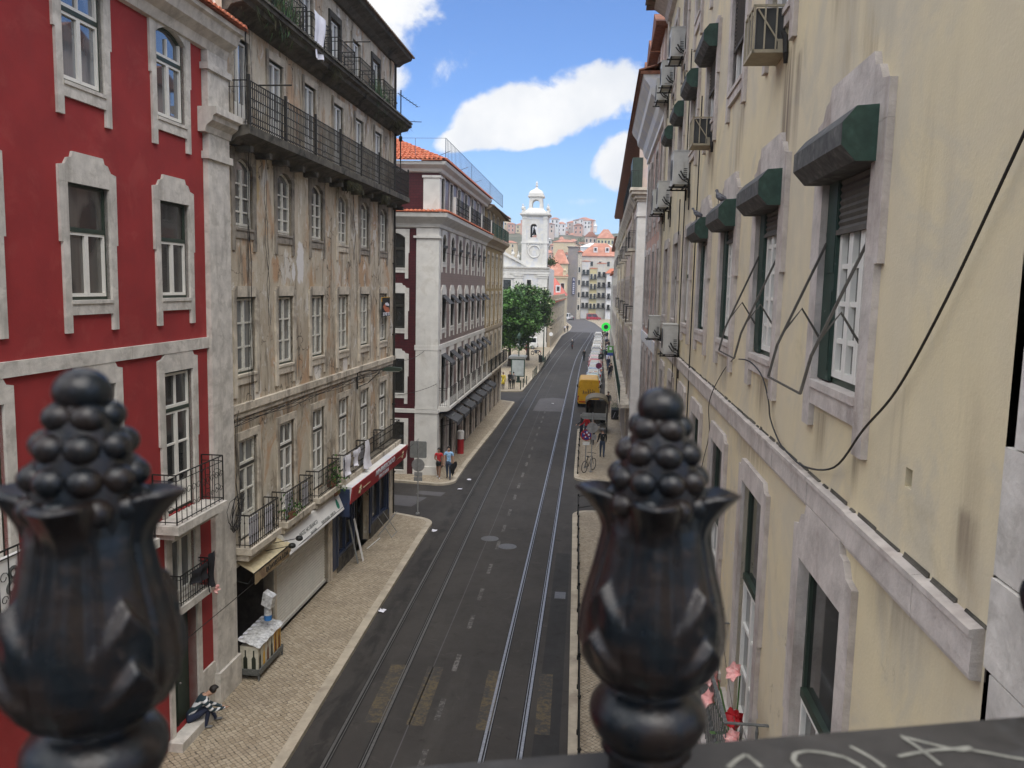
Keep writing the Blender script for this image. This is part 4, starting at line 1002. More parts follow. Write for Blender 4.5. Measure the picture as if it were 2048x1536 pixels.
for i, u in enumerate(ec):
    w = 1.28 if i < 4 else 1.15
    near = i < 4
    o = window(E_, FR, u, 9.44, w, 1.93, stone='stone_rose', fi='white_frame', fo='green_frame', cols=4 if near else 2, rows=6 if near else 1, tf=0 if near else .45, tcols=2, gl='glass_old' if near else 'glass',
               jamb=.22, sillh=.20, ears=.20, depth=.07, cross=.06, lintel='step' if near else 'low')
    extras(o, w, 1.93, hood=near, blind=(.66, .5, .42, .3)[i] if near else 0, shutter=near, arms=i in (0, 1))
    o = window(E_, FR, u, 4.75, w, 3.08, stone='stone_rose', fi='white_frame', fo='green_frame', rows=3 if i else 1, tf=.40, tcols=0, gl='glass_dark', jamb=.20, sillh=0, ears=0, depth=.07, lintel='step' if i == 0 else 'low', door=False)
    o = window(E_, FR, u, 13.2, w, 1.45, stone='stone_rose', fi='white_frame', fo='green_frame', rows=1, tf=0, gl='glass', jamb=.18, sillh=.18, ears=.22, depth=.08, lintel='low')
    extras(o, w, 1.45, hood=i >= 3 or i == 0, blind=.8 if i in (2, 3) else .25, shutter=False)
    window(E_, FR, u, 16.0, w-.1, 1.7, stone='stone_rose', fi='white_frame', fo='green_frame', rows=1, tf=.3, gl='glass', jamb=.18, depth=.08, lintel='low')
    window(E_, FR, u, .1, 1.5, 2.9, stone='stone_rose', fi='dark_frame', fo='green_frame', tf=.25, tcols=0, gl='glass_dark', jamb=.2, sillh=0, ears=0, depth=.08, lintel='flat', door=True)
for k, (a, c) in enumerate([(8.4, 11.1), (11.6, 14.1), (14.6, 17.1), (17.6, 20)]):
    b = MB(FR); b.box(a-.05, c+.05, 0, .50, 4.58, 4.74); bal = b.build('balcony', M['stone_rose'], E_)
    r = MB(FR); zt = 5.68
    r.box(a-.012, c+.012, .42, .46, zt, zt+.012); r.box(a-.012, a+.03, 0, .42, zt, zt+.012); r.box(c-.03, c+.012, 0, .42, zt, zt+.012)
    n = int((c-a)/.12)
    for j in range(n+1): q = a+(c-a)*j/n; r.tube([(q, .44, 4.74), (q, .44, 5.1), (q, .44, 5.14), (q, .44, 5.18), (q, .44, zt)], [.009, .009, .022, .009, .009], 5, cap=False)
    for q in (.12, .28): r.tube([(a, q, 4.74), (a, q, 5.5), (a, q, 5.6), (a, q, zt)], [.010, .010, .02, .012], 5, cap=False); r.tube([(c, q, 4.74), (c, q, zt)], .01, 5, cap=False)
    r.build('railing', M['iron_grey'], bal)
b = MB(FR); b.prism([(0, 18.5), (.12, 18.55), (.20, 18.75), (.50, 18.95), (.55, 19.05), (0, 19.1)], 2.4, 27.7, 'u'); b.build('cornice', M['stone_rose'], E_)
b = MB(FR); b.quad((2.4, .78, 19.05), (27.9, .78, 19.05), (27.9, -5, 21.6), (2.4, -5, 21.6)); b.box(2.4, 27.9, .1, .78, 19.02, 19.10); tile_edge(b, 2.4, 27.9, .82, 19.10, .22, .6); b.build('roof', M['tile_old'], E_)
b = MB(FR); b.tube([(27.35, .06, 0), (27.35, .06, 18.5)], .05, 6); b.build('drainpipe', M['stone_rose'], E_)
# ---------------------------------------------------------------- right: pink building
P_ = root('pink_building', FR.p(32.5, -1.5, 0), 'salmon pink building with a heavy white cornice and lilac roof gables', 'building')
pc = [28.6, 31.2, 33.9, 36.2]
ops = []
for u in pc: ops += [opening(u, 8.68, 1.1, 2.88), opening(u, 4.6, 1.1, 3.12), opening(u, 12.7, 1.1, 2.3, .2), opening(u, .1, 1.4, 2.9)]
b = MB(FR); wall(b, 27.6, 37.4, 0, 16.4, ops, depth=.28); shell(b, 27.6, 37.4, 0, 16.4, 11); b.build('wall', M['pink_plaster'], P_)
for u in pc:
    window(P_, FR, u, 8.68, 1.1, 2.88, stone='stone_rose', fi='old_frame', fo='green_frame', rows=2, tf=.3, gl='glass', jamb=.16, sillh=0, ears=0, lintel='low', depth=.2)
    window(P_, FR, u, 4.6, 1.1, 3.12, stone='stone_rose', fi='dark_frame', fo='dark_frame', rows=1, tf=.3, gl='glass_dark', jamb=.16, sillh=0, ears=0, lintel='low', depth=.2)
    window(P_, FR, u, 12.7, 1.1, 2.3, rise=.2, stone='stone_rose', fi='old_frame', fo='green_frame', rows=2, tf=0, gl='glass', jamb=.16, lintel='arch')
    window(P_, FR, u, .1, 1.4, 2.9, stone='stone_rose', fi='dark_frame', fo='dark_frame', tf=.25, gl='glass_dark', jamb=.2, sillh=0, ears=0, lintel='flat', door=True)
b = MB(FR); b.prism([(0, 15.6), (.10, 15.62), (.10, 15.8), (.22, 15.95), (.30, 16.2), (.52, 16.4), (.56, 16.62), (.74, 16.85), (.80, 17.0), (-.1, 17.05)], 27.65, 37.6, 'u'); b.box(27.6, 37.45, 0, .07, 8.0, 8.4); b.build('cornice', M['white_plaster'], P_)
b = MB(FR); b.quad((27.6, .9, 17.05), (37.8, .9, 17.05), (37.8, -4, 19.4), (27.6, -4, 19.4)); b.box(27.6, 37.8, .2, .88, 17.0, 17.1); tile_edge(b, 27.6, 37.8, .94, 17.10, .22, .6); b.build('roof', M['tile_brown'], P_)
for u in (29.3, 32.3, 35.3):
    b = MB(FR); b.box(u-1.15, u+1.15, -3.2, .12, 16.9, 18.6); b.box(u-.35, u+.35, .12, .16, 17.2, 18.3)
    g_ = b.build('dormer', M['rose_plaster'], P_)
    b = MB(FR); b.prism([(u-1.45, 18.55), (u+1.45, 18.55), (u+1.45, 18.68), (u, 19.35), (u-1.45, 18.68)], -3.3, .45); b.build('dormer_roof', M['tile_brown'], g_)
b = MB(FR); b.box(36.9, 37.45, -.2, .05, 0, 15.6); b.build('corner_pilaster', M['stone_white'], P_)
# ---------------------------------------------------------------- right: white cornered row beyond the side street
FT = Fr(2.29, 43.3, .0141, 1, -1); FTS = Fr(2.29, 43.3, 1, 0, 1)
T_ = root('pale_row_house', FT.p(10, -2, 0), 'rose and yellow row house with a white stone corner, long balcony and mossy eaves', 'building')
tc = [1.9+2.75*i for i in range(20)]
ops = []
for u in tc: ops += [opening(u, 12.3, 1.05, 1.8), opening(u, 8.35, 1.05, 2.45), opening(u, 4.0, 1.1, 2.9), opening(u, .1, 1.4, 2.9)]
b = MB(FT); wall(b, 0, 20, 0, 15.2, ops, depth=.25, m=0); wall(b, 20, 56, 0, 15.2, ops, depth=.25, m=1); shell(b, 0, 56, 0, 15.2, 10, 0); wall(b, 1.5, 56, 15.2, 18.3, [opening(u, 15.9, 1.0, 1.9) for u in tc[1:]], depth=.08, o=-.5, m=0); shell(b, 1.5, 56, 15.2, 18.3, 9, 0)
b.build('wall', [M['rose_plaster'], M['sand_plaster']], T_)
for i, u in enumerate(tc):
    k = dict(stone='stone_rose', fi='dark_frame', fo='green_frame', rows=1, jamb=.15, sillh=0, ears=0, lintel='flat', gl='glass_dark', depth=.22, proud=.03)
    window(T_, FT, u, 12.3, 1.05, 1.8, tf=0, **k); window(T_, FT, u, 8.35, 1.05, 2.45, tf=.3, **k); window(T_, FT, u, 4.0, 1.1, 2.9, tf=.3, **k); window(T_, FT, u, .1, 1.4, 2.9, tf=.3, **k)
    if i: window(T_, Fr(*FT.p(0, -.5, 0)[:2], FT.ux, FT.uy, -1), u, 15.9, 1.0, 1.9, tf=0, **k)
b = MB()
def wrap_r(b, xr, ul, o, z0, z1):
    px, py = 2.29, 43.3
    b.prism([(px+xr, py-o), (px-o, py-o), (px-o, py+ul), (px+.1, py+ul), (px+.1, py+.1), (px+xr, py+.1)], z0, z1, 'z')
wrap_r(b, 9, .9, .04, 0, 13.9); wrap_r(b, 1.0, .95, .09, 13.85, 14.05); wrap_r(b, 1.0, .9, .05, 14.05, 14.6); b.build('corner_pilaster', M['stone_white'], T_)
b = MB()
for (o, z0, z1) in ((.10, 14.6, 14.75), (.22, 14.75, 14.95), (.38, 14.95, 15.12), (.46, 15.12, 15.26)): wrap_r(b, 9, 1.0, o, z0, z1)
b.fr = FT; b.prism([(0, 14.6), (.1, 14.62), (.22, 14.8), (.38, 15.0), (.44, 15.2), (0, 15.24)], 1.0, 56, 'u'); b.box(.9, 56, 0, .06, 7.7, 7.95); b.build('cornice', M['stone_old'], T_)
b = MB(FT); b.box(1.2, 56, -.5, .55, 18.25, 18.4); b.quad((1.2, .6, 18.4), (56, .6, 18.4), (56, -5, 20.6), (1.2, -5, 20.6)); tile_edge(b, 1.2, 56, .62, 18.40, .24, .5); b.build('roof', M['tile_brown'], T_)
b = MB(FT); b.box(1.5, 30, 0, .6, 3.75, 3.95); bal = b.build('balcony', M['stone_old'], T_)
r = MB(FT)
for k in range(11): iron_rail(r, [(1.6+k*2.6, .55), (4.2+k*2.6, .55)], 3.95, 1.0, gap=.2)
r.build('railing', M['hood_green'], bal)
r = MB(FT); r2 = MB(FT)
for k in range(6): iron_rail(r, [(1.6+k*2.6, .40), (4.2+k*2.6, .40)], 15.26, 1.0, gap=.2)
iron_rail(r, [(.9, .02), (.9, .4), (1.6, .4)], 15.26, 1.0, gap=.2)
r.build('railing', M['iron'], T_)
for i, u in enumerate(tc[:16]):
    if i % 3 != 1:
        for z in (8.35, 12.3):
            if (i + int(z)) % 2: continue
            b = MB(FT); b.box(u-.8, u+.8, 0, .42, z-.14, z); bal = b.build('balcony', M['stone_old'], T_); r = MB(FT); iron_rail(r, [(u-.76, .02), (u-.76, .38), (u+.76, .38), (u+.76, .02)], z, .9, gap=.16); r.build('railing', M['iron'], bal)
for u in (6.1, 20.0, 33.4, 47): b = MB(FT); b.tube([(u, .07, 0), (u, .07, 15)], .05, 6); b.build('drainpipe', M['stone_old'], T_)
b = MB(FT); b.box(1.4, 4.4, -.2, .34, 15.3, 17.0); b.build('green_screen', M['green_frame'], T_)
U_ = root('plain_row_house', FT.p(70, -2, 0), 'narrow grey house at the far right end of the row before the bend', 'building')
b = MB(FT); uc = [57.8+2.8*i for i in range(12)]
ops = [opening(u, z, 1.05, 2.2) for u in uc for z in (1, 4.6, 8.2, 11.8)]
wall(b, 56, 90, 0, 16.0, ops, depth=.2); shell(b, 56, 90, 0, 16.0, 10); b.build('wall', M['stone_old'], U_)
for u in uc:
    for z in (1, 4.6, 8.2, 11.8): window(U_, FT, u, z, 1.05, 2.2, tf=.3, stone='stone_rose', fi='old_frame', fo='green_frame', jamb=.15, sillh=0, ears=0, lintel='flat', gl='glass_dark', depth=.17)
b = MB(FT); b.box(56, 90, -.5, .5, 15.9, 16.2); b.quad((56, .5, 16.2), (90, .5, 16.2), (90, -5, 18), (56, -5, 18)); b.build('roof', M['tile_brown'], U_)
V_ = root('green_tiled_house', FT.p(105, -3, 0), 'pale house past the row, on the right pavement near the road bend', 'building')
b = MB(FT); uc = [92+3*i for i in range(9)]
ops = [opening(u, z, 1.05, 2.2) for u in uc for z in (1, 4.6, 8.2)]
wall(b, 90, 120, 0, 12.6, ops, depth=.2); shell(b, 90, 120, 0, 12.6, 10); b.build('wall', M['pale_plaster'], V_)
for u in uc:
    for z in (1, 4.6, 8.2): window(V_, FT, u, z, 1.05, 2.2, tf=.3, stone='stone_white', fi='old_frame', fo='green_frame', jamb=.15, sillh=0, ears=0, lintel='flat', gl='glass_dark')
b = MB(FT); b.box(90, 120, -.5, .4, 12.5, 12.8); b.quad((90, .4, 12.8), (120, .4, 12.8), (120, -5, 14.6), (90, -5, 14.6)); b.build('roof', M['tile'], V_)

# ---------------------------------------------------------------- air conditioners, cages, pigeons, cables on the right wall
def ac_unit(u, z, h, label, fr=FR, ln=.82, d=.34):
    o = root('air_conditioner', fr.p(u+ln/2, .02, z), label, 'air conditioner', 'air conditioners on the right facades')
    b = MB(fr); b.box(u, u+ln, .04, .04+d, z+.07, z+h); b.box(u-.012, u+ln+.012, .035, .05+d, z+h, z+h+.02)
    b.box(u-.02, u, .16, .30, z+.12, z+h-.22); b.build('casing', M['ac_white'], o)
    b = MB(fr); b.prism([(u+ln*.58+.24*math.cos(k*PI/8), z+.07+(h-.07)*.5+.24*math.sin(k*PI/8)) for k in range(16)], .04+d, .05+d)
    for k in range(7): b.box(u-.004, u, .07, .15, z+.16+k*.04, z+.18+k*.04)
    b.build('grille', M['ac_grille'], o)
    b = MB(fr)
    for q in (u+.08, u+ln-.12): b.box(q, q+.04, 0, .46, z, z+.03); b.box(q, q+.04, 0, .03, z-.22, z)
    b.box(u-.03, u+ln+.03, .08, .12, z+.03, z+.06); b.box(u-.03, u+ln+.03, .34, .38, z+.03, z+.06); b.build('bracket', M['iron_old'], o)
    b = MB(fr); b.tube([(u-.02, .22, z+h*.45), (u-.07, .16, z+h*.30), (u-.06, .06, z+h*.22), (u-.05, .01, z+h*.05), (u-.05, .01, z-.5)], .018, 5)
    b.tube([(u-.02, .26, z+h*.36), (u-.09, .18, z+h*.2), (u-.07, .05, z+h*.12), (u-.07, .012, z-.3)], .014, 5); b.build('hose', M['cable'], o)
    return o
for a in [(19.25, 12.48, .80, 'large pale air conditioner below the smaller caged box, above the fourth blind box'), (24.3, 12.46, .78, 'air conditioner farther along the wall, front one of the pair over the pink facade'),
          (26.6, 12.5, .76, 'half hidden air conditioner, rear one of the pair over the pink facade'), (19.9, 8.60, .76, 'air conditioner above the stone string course, nearest of the low pair'),
          (25.9, 8.62, .74, 'air conditioner just behind the nearest one of the low pair'), (21.7, 15.90, .76, 'upper air conditioner nearest of the three high ones by the eaves'),
          (24.9, 15.95, .74, 'upper air conditioner in the middle of the three high ones'), (27.0, 16.0, .70, 'upper air conditioner farthest of the three high ones, beside the lilac gables')]: ac_unit(*a)
def ac_cage(u, z, label):
    o = root('caged_air_conditioner', FR.p(u+.28, .02, z), label, 'air conditioner', 'caged boxes on the cream wall')
    a, c, d, h = u, u+.56, .37, .50
    b = MB(FR); b.box(a+.04, c-.04, .02, d-.04, z+.05, z+h-.03); b.build('grille', M['ac_grille'], o)
    b = MB(FR); b.box(a, c, 0, d, z, z+.035)
    for q in (a, c-.02): b.box(q, q+.02, d-.025, d, z, z+h); b.box(q, q+.02, 0, .025, z, z+h); b.box(q, q+.02, 0, d, z+h-.025, z+h); b.box(q, q+.02, 0, .10, z+.035, z+.14)
    for t in (.33, .66): b.box(a, a+.015, d*t-.008, d*t+.008, z, z+h); b.box(a+.5*t, a+.5*t+.016, d-.018, d, z, z+h)
    b.box(a, c, d-.025, d, z+h-.025, z+h); b.tube([(a+.01, .05, z+.05), (a+.01, d-.05, z+h-.05)], .01, 4); b.build('cage', M['canvas_beige'], o)
    b = MB(FR); b.tube([(a-.01, .05, z+.2), (a-.07, .04, z+.16), (a-.08, .03, z-.02), (a-.04, .01, z-.12)], .028, 6); b.build('hose', M['cable'], o)
ac_cage(9.5, 12.76, 'large caged air conditioner with beige bars high on the cream wall')
ac_cage(15.5, 12.78, 'smaller looking caged air conditioner with beige bars farther along the cream wall')
def pigeon(u, o_, z, rz, label):
    r = root('pigeon', FR.p(u, o_, z), label, 'pigeon', 'pigeons on the blind boxes', rz)
    b = MB(); L_ = [(-.17, .075, .012, .008), (-.10, .085, .030, .022), (-.03, .10, .058, .05), (.04, .125, .062, .058), (.085, .155, .042, .045), (.105, .19, .026, .028), (.115, .215, .030, .030), (.135, .225, .022, .022), (.155, .222, .008, .007), (.172, .218, .002, .002)]
    n = 10; b.add([(x, w*math.cos(k*2*PI/n), z_+hh*math.sin(k*2*PI/n)) for x, z_, w, hh in L_ for k in range(n)], [(i*n+k, i*n+(k+1) % n, (i+1)*n+(k+1) % n, (i+1)*n+k) for i in range(len(L_)-1) for k in range(n)])
    for g in (-1, 1): b.tube([(.03, g*.025, .08), (.025, g*.025, .0), (.06, g*.03, .003)], .006, 4)
    b.build('body', M['pigeon_grey'], r, smooth=True, local=True)
    b = MB()
    for g in (-1, 1): b.sheet(lambda i, j: (.05-.19*i, g*(.060-.035*i), .135-.05*i-.05*(j-.5)*(1-.6*i)), 5, 2)
    b.build('wing', M['pigeon_dark'], r, local=True)
pigeon(13.2, .12, 11.51, 2.0, 'dark pigeon perched on the third blind box from the near end')
pigeon(16.2, .12, 11.51, 2.4, 'pigeon with barred wings on the fourth, farthest blind box')
def cable(pts, r, label, fr=FR, name='cable', mtl='cable', sub=6, group=None):
    b = MB(fr); P0 = [Vector(q) for q in pts]; out = []
    for i in range(len(P0)-1):
        a, c, d, e = P0[max(i-1, 0)], P0[i], P0[i+1], P0[min(i+2, len(P0)-1)]
        for k in range(sub):
            t = k/sub; out.append(.5*((2*c)+(-a+d)*t+(2*a-5*c+4*d-e)*t*t+(-a+3*c-3*d+e)*t**3))
    out.append(P0[-1]); b.tube(out, r, 5); return solo(name, b, M[mtl], label, 'cable', group)
cable([(3.7, .05, 11.25), (4.03, .05, 10.88), (4.68, .05, 10.18), (5.30, .05, 9.62), (5.77, .09, 9.28), (6.5, .06, 8.86), (7.46, .05, 8.66), (8.2, .05, 8.66), (8.56, .05, 8.70), (9.0, .05, 8.85), (9.16, .05, 9.03), (9.6, .05, 9.25), (10.4, .05, 9.34), (11.2, .05, 9.30)], .0085, 'thick black cable looping across the cream wall below the large window')
cable([(11.6, .03, 9.3), (12.72, .03, 8.97), (13.2, .14, 8.45), (13.8, .04, 7.8), (14.73, .03, 6.83), (15.0, .03, 5)], .007, 'thin brown wire dropping from the string course past the lower windows')
for u, z0, z1, lab in ((19.75, 3, 15.6, 'long vertical conduit passing behind the large air conditioner'), (21.0, 4, 12.4, 'vertical pipe between the far windows of the cream wall'), (17.15, 3, 14.0, 'thin vertical wire beside the fourth blind box')):
    cable([(u, .05, z0), (u+.03, .05, (z0+z1)/2), (u, .05, z1)], .014, lab, group='conduits on the cream wall')
cable([(11.62, .02, 5.6), (9.6, .30, 5.95), (8.0, .32, 5.40), (6.3, .3, 4.70), (5.0, .3, 4.2)], .004, 'old twisted washing line slanting in front of the lower cream windows', mtl='slat')
# ---------------------------------------------------------------- church and the square
FH = Fr(0, 138.8, 1, 0, 1)
C_ = root('church', (-13, 143, 0), 'white stone church with a bell tower topped by an open lantern and finial', 'church')
b = MB(FH)
wall(b, -27, -7.2, 0, 13.4, [(-10.65, -9.95, 9.9, 11.25), (-14.6, -13.3, 8.6, 11.2)], depth=.4); shell(b, -27, -7.2, 0, 13.4, 24)
b.prism([(-27, 13.4), (-10.9, 13.4), (-19, 17.6)], -.6, -.05); b.build('wall', M['church_plaster'], C_)
b = MB(FH)
for (u0, u1) in ((-12.75, -11.35), (-8.75, -7.2), (-15.9, -15.0)):
    b.box(u0, u1, -.1, .16, .9, 11.55); b.box(u0-.12, u1+.12, -.1, .26, 0, .9); b.box(u0-.10, u1+.10, -.1, .24, 11.55, 11.7); b.box(u0-.04, u1+.04, -.1, .2, 11.7, 11.9); b.box(u0-.16, u1+.16, -.1, .32, 11.9, 12.15)
b.build('pilaster', M['stone_white'], C_)
b = MB(FH)
b.prism([(0, 12.2), (.14, 12.22), (.14, 12.7), (.22, 12.75), (.22, 13.0), (.48, 13.2), (.52, 13.4), (0, 13.42)], -27, -6.9, 'u')
for (a, c) in (((-10.7, 13.4), (-19, 17.75)), ((-27.3, 13.4), (-19, 17.75))):
    b.prism([(a[0], a[1]), (c[0], c[1]), (c[0], c[1]+.45), (a[0], a[1]+.45)], -.6, .3)
b.build('cornice', M['stone_white'], C_)
def plainwin(parent, fr, u0, u1, z0, z1, depth=.3, arch=0, fmat='stone_white', gl='glass_dark', t=.16):
    b = MB(fr)
    b.box(u0-t, u0, -.05, .07, z0-t, z1+t); b.box(u1, u1+t, -.05, .07, z0-t, z1+t); b.box(u0, u1, -.05, .068, z0-t, z0); b.box(u0, u1, -.05, .068, z1, z1+t); o = b.build('window', M[fmat], parent)
    b = MB(fr); b.quad((u0, -depth, z0), (u1, -depth, z0), (u1, -depth, z1), (u0, -depth, z1)); b.box((u0+u1)/2-.03, (u0+u1)/2+.03, -depth, -depth+.04, z0, z1); b.box(u0, u1, -depth, -depth+.04, (z0+z1)/2-.03, (z0+z1)/2+.03); b.build('pane', M[gl], o)
    return o
plainwin(C_, FH, -10.65, -9.95, 9.9, 11.25); plainwin(C_, FH, -14.6, -13.3, 8.6, 11.2)
b = MB(FH); b.prism([(-15.1, 11.5), (-12.8, 11.5), (-12.75, 11.75), (-13.3, 11.85), (-13.7, 12.4), (-13.95, 12.7), (-14.2, 12.4), (-14.6, 11.85), (-15.15, 11.75)], -.1, .25); b.build('window_hood', M['stone_white'], C_)
TW = root('bell_tower', (0, 0, 0), None, None) if False else None
b = MB(FH); x0, x1 = -11.65, -7.4; D = 4.2
wall(b, x0, x1, 13.4, 22.0, [(-10.25, -9.17, 18.25, 20.4)], depth=.8)
for u in (x0, x1): b.quad((u, 0, 13.4), (u, -D, 13.4), (u, -D, 22), (u, 0, 22))
wall(b, x0, x1, 13.4, 22.0, [(-10.25, -9.17, 18.25, 20.4)], depth=.6, o=-D); b.box(x0+.1, x1-.1, -D+.1, -.1, 17.6, 18.1); b.box(x0+.1, x1-.1, -D+.1, -.1, 21.2, 21.8)
tw = b.build('tower', M['church_plaster'], C_)
b = MB(FH)
for (z0, z1, e) in ((17.25, 17.5, .16), (21.75, 21.95, .2), (21.95, 22.2, .42)): b.box(x0-e, x1+e, -D-e, e, z0, z1)
for u in (x0, x1-.75): b.box(u, u+.75, -.1, .10, 13.4, 17.25); b.box(u, u+.7, -.1, .10, 17.5, 21.75); b.box(u-.06, u+.76, -.1, .16, 21.3, 21.5)
b.box(-10.5, -8.9, 0, .05, 21.15, 21.25)
# belfry arch
pts = [(-10.25+1.08*i/10, 20.4+.55*math.sin(PI*i/10)) for i in range(11)]
b.prism([(-10.45, 18.1), (-10.25, 18.1), (-10.25, 20.4)] + [(-9.71-.54*math.cos(PI*i/8), 20.0+.5*math.sin(PI*i/8)) for i in range(9)] + [(-9.17, 18.1), (-8.97, 18.1), (-8.97, 20.95), (-10.45, 20.95)], -.7, .09)
# round clock frame
b.v += [] ; n = 24
ring = [(-9.55+.98*math.cos(2*PI*i/n), .06, 15.95+.98*math.sin(2*PI*i/n)) for i in range(n+1)]; b.tube(ring, .09, 6)
ring = [(-9.55+1.15*math.cos(PI*i/12), .05, 16.6+.95*math.sin(PI*i/12)) for i in range(13)]; b.tube(ring, .08, 5)
b.build('moulding', M['stone_white'], tw)
b = MB(); b.lathe([(.40, 18.75), (.36, 18.85), (.26, 19.15), (.22, 19.5), (.14, 19.68), (.03, 19.72)], 14, (-9.71, 140.4)); b.tube([(-9.71, 140.4, 19.7), (-9.71, 140.4, 20.6)], .05, 5); b.tube([(-10.3, 140.4, 20.2), (-9.1, 140.4, 20.2)], .06, 4); b.build('bell', M['bell_bronze'], tw)
# lantern
b = MB(); cx, cy = -9.52, 138.8+D/2
def sq(b, prof, n=4):
    pts = [(cx+r*(1 if k in (0, 3) else -1), cy+r*(1 if k < 2 else -1), z) for r, z in prof for k in range(4)]
    b.add(pts, [(i*4+k, i*4+(k+1) % 4, (i+1)*4+(k+1) % 4, (i+1)*4+k) for i in range(len(prof)-1) for k in range(4)] + [(0, 1, 2, 3), tuple(4*(len(prof)-1)+k for k in range(4))])
sq(b, [(1.95, 22.2), (1.9, 22.5), (1.55, 22.7), (1.3, 22.95), (1.22, 23.15)])
fr2 = Fr(0, cy-1.2, 1, 0, 1); b.fr = fr2
for oo in (0, -2.3):
    b.prism([(cx-1.18, 23.15), (cx-.62, 23.15)] + [(cx-.62*math.cos(PI*i/10), 23.9+.62*math.sin(PI*i/10)) for i in range(11)] + [(cx+.62, 23.15), (cx+1.18, 23.15), (cx+1.05, 24.9), (cx-1.05, 24.9)], oo-.18, oo)
b.fr = ID
sq(b, [(1.15, 24.9), (1.38, 25.0), (1.38, 25.18), (1.2, 25.2), (1.22, 25.5), (1.05, 25.85), (.72, 26.1), (.35, 26.3), (.2, 26.55)])
b.lathe([(.2, 26.5), (.12, 26.7), (.24, 26.85), (.24, 26.95), (.1, 27.1), (.2, 27.25), (.12, 27.45), (.02, 27.7)], 10, (cx, cy))
b.build('lantern', M['stone_white'], tw)
b = MB()
for (ux, uy) in ((-11.6, 138.9), (-7.45, 138.9), (-11.6, 142.8), (-7.45, 142.8)): b.lathe([(.22, 22.2), (.22, 22.5), (.1, 22.6), (.28, 22.95), (.24, 23.2), (.08, 23.35), (.12, 23.55), (.02, 23.8)], 8, (ux, uy))
for ux in (-12.2, -13.1): b.lathe([(.3, 13.9+(ux+12.2)*-.5), (.3, 14.4-(ux+12.2)*.5), (.12, 14.6-(ux+12.2)*.5), (.35, 15.1-(ux+12.2)*.5), (.1, 15.5-(ux+12.2)*.5), (.05, 16-(ux+12.2)*.5)], 8, (ux, 139.3))
b.build('urn', M['stone_white'], C_)
b = MB(); b.box(-7.3, -7.05, 138.9, 139.2, 0, 13.2); b.build('drainpipe', M['stone_dark'], C_)

def simple_house(name, label, fr, u0, u1, z0, z1, back, wallm, roofm, rows, cols, ww=.9, wh=1.6, roofh=2.2, base=0.0, winm='stone_white', gl='glass_dark', balc=None, hip=True, eave=.4, cat='building', shut=None, group=None, first=1.0):
    r = root(name, fr.p((u0+u1)/2, -back/2, base), label, cat, group)
    ops = []
    us = [u0+(u1-u0)*(i+.5)/cols for i in range(cols)]
    for z in rows: ops += [(u-ww/2, u+ww/2, z, z+wh) for u in us]
    b = MB(fr); wall(b, u0, u1, z0, z1, ops, depth=.2); shell(b, u0, u1, z0, z1, back); b.build('wall', M[wallm], r)
    for j, z in enumerate(rows):
        for i, u in enumerate(us):
            o = plainwin(r, fr, u-ww/2, u+ww/2, z, z+wh, depth=.17, fmat=winm, gl=gl, t=.10)
            if balc and (i+j) % 1 == 0:
                m = MB(fr); m.box(u-ww*.8, u+ww*.8, .05, .55, z-.15, z); iron_rail(m, [(u-ww*.8, .05), (u-ww*.8, .55), (u+ww*.8, .55), (u+ww*.8, .05)], z, .9, gap=.22, r=.012); m.build('balcony', M[balc], o)
    e = eave; b = MB(fr); zr = z1+roofh
    b.box(u0-e, u1+e, -.3, e, z1-.12, z1)
    if hip: q = min((u1-u0)*.35, back*.45); ridge = ((u0+q, -back/2, zr), (u1-q, -back/2, zr))
    else: ridge = ((u0-e, -back/2, zr), (u1+e, -back/2, zr))
    A, B_, C1, D1 = (u0-e, e, z1), (u1+e, e, z1), (u1+e, -back-e, z1), (u0-e, -back-e, z1)
    tile_roof(MB(), A, B_, ridge[1], ridge[0])
    b.quad(A, B_, ridge[1], ridge[0]); b.quad(C1, D1, ridge[0], ridge[1]); b.quad(B_, C1, ridge[1]); b.quad(D1, A, ridge[0]); b.build('roof', M[roofm], r)
    return r
FW = Fr(-6.5, 139.0, .012, 1, 1)
W_ = simple_house('convent_wall_building', 'long tan building with narrow windows beyond the church along the left kerb', FW, 0, 53, 0, 7.6, 9, 'tan_plaster', 'tile', [1.5, 4.3], 15, ww=.8, wh=1.9, roofh=.6, winm='stone_old')
b = MB(FW); b.prism([(-.2, 7.4), (.12, 7.45), (.35, 7.7), (.35, 7.85), (0, 7.87), (0, 8.6), (-.2, 8.6)], -.3, 53, 'u')
for k in range(9): b.box(k*6.5, k*6.5+.4, -.2, .06, 7.85, 8.75)
b.build('parapet', M['tan_plaster'], W_)
FB = lambda y: Fr(0, y, 1, 0, 1)
simple_house('rear_row_house', 'unseen plain row house added behind the bridge on the left side of the street', Fr(-8.9, -46, .0, 1, 1), 0, 34, 0, 17, 10, 'pale_plaster', 'tile', [2, 6, 10], 8, roofh=2)  # unseen continuation of the street, added to cut bright sky reflections on the railing
simple_house('rear_row_house', 'unseen plain row house added behind the bridge on the right side of the street', Fr(1.7, -46, .0, 1, -1), 0, 34, 0, 17, 10, 'cream_plaster', 'tile', [2, 6, 10], 8, roofh=2)
h = simple_house('red_roofed_house', 'cream house with a bright red steep roof and white dormer behind the tan building', FB(205), -14, -6.2, 0, 8.2, 10, 'sand_plaster', 'roof_red', [5.2], 4, roofh=4.2, hip=True)
b = MB(FB(205)); b.box(-8.6, -7.4, -2.2, -.4, 8.8, 10.6); d = b.build('dormer', M['white_plaster'], h); b = MB(FB(205)); b.box(-8.35, -7.65, -.41, -.38, 9.2, 10.3); b.build('pane', M['glass'], d)
h = simple_house('gabled_cream_house', 'cream house with scrolled white gable ends, orange roof and round dormer', FB(228), -13.2, -6.6, 0, 13.2, 9, 'sand_plaster', 'tile_far', [9.6], 3, roofh=3.4)
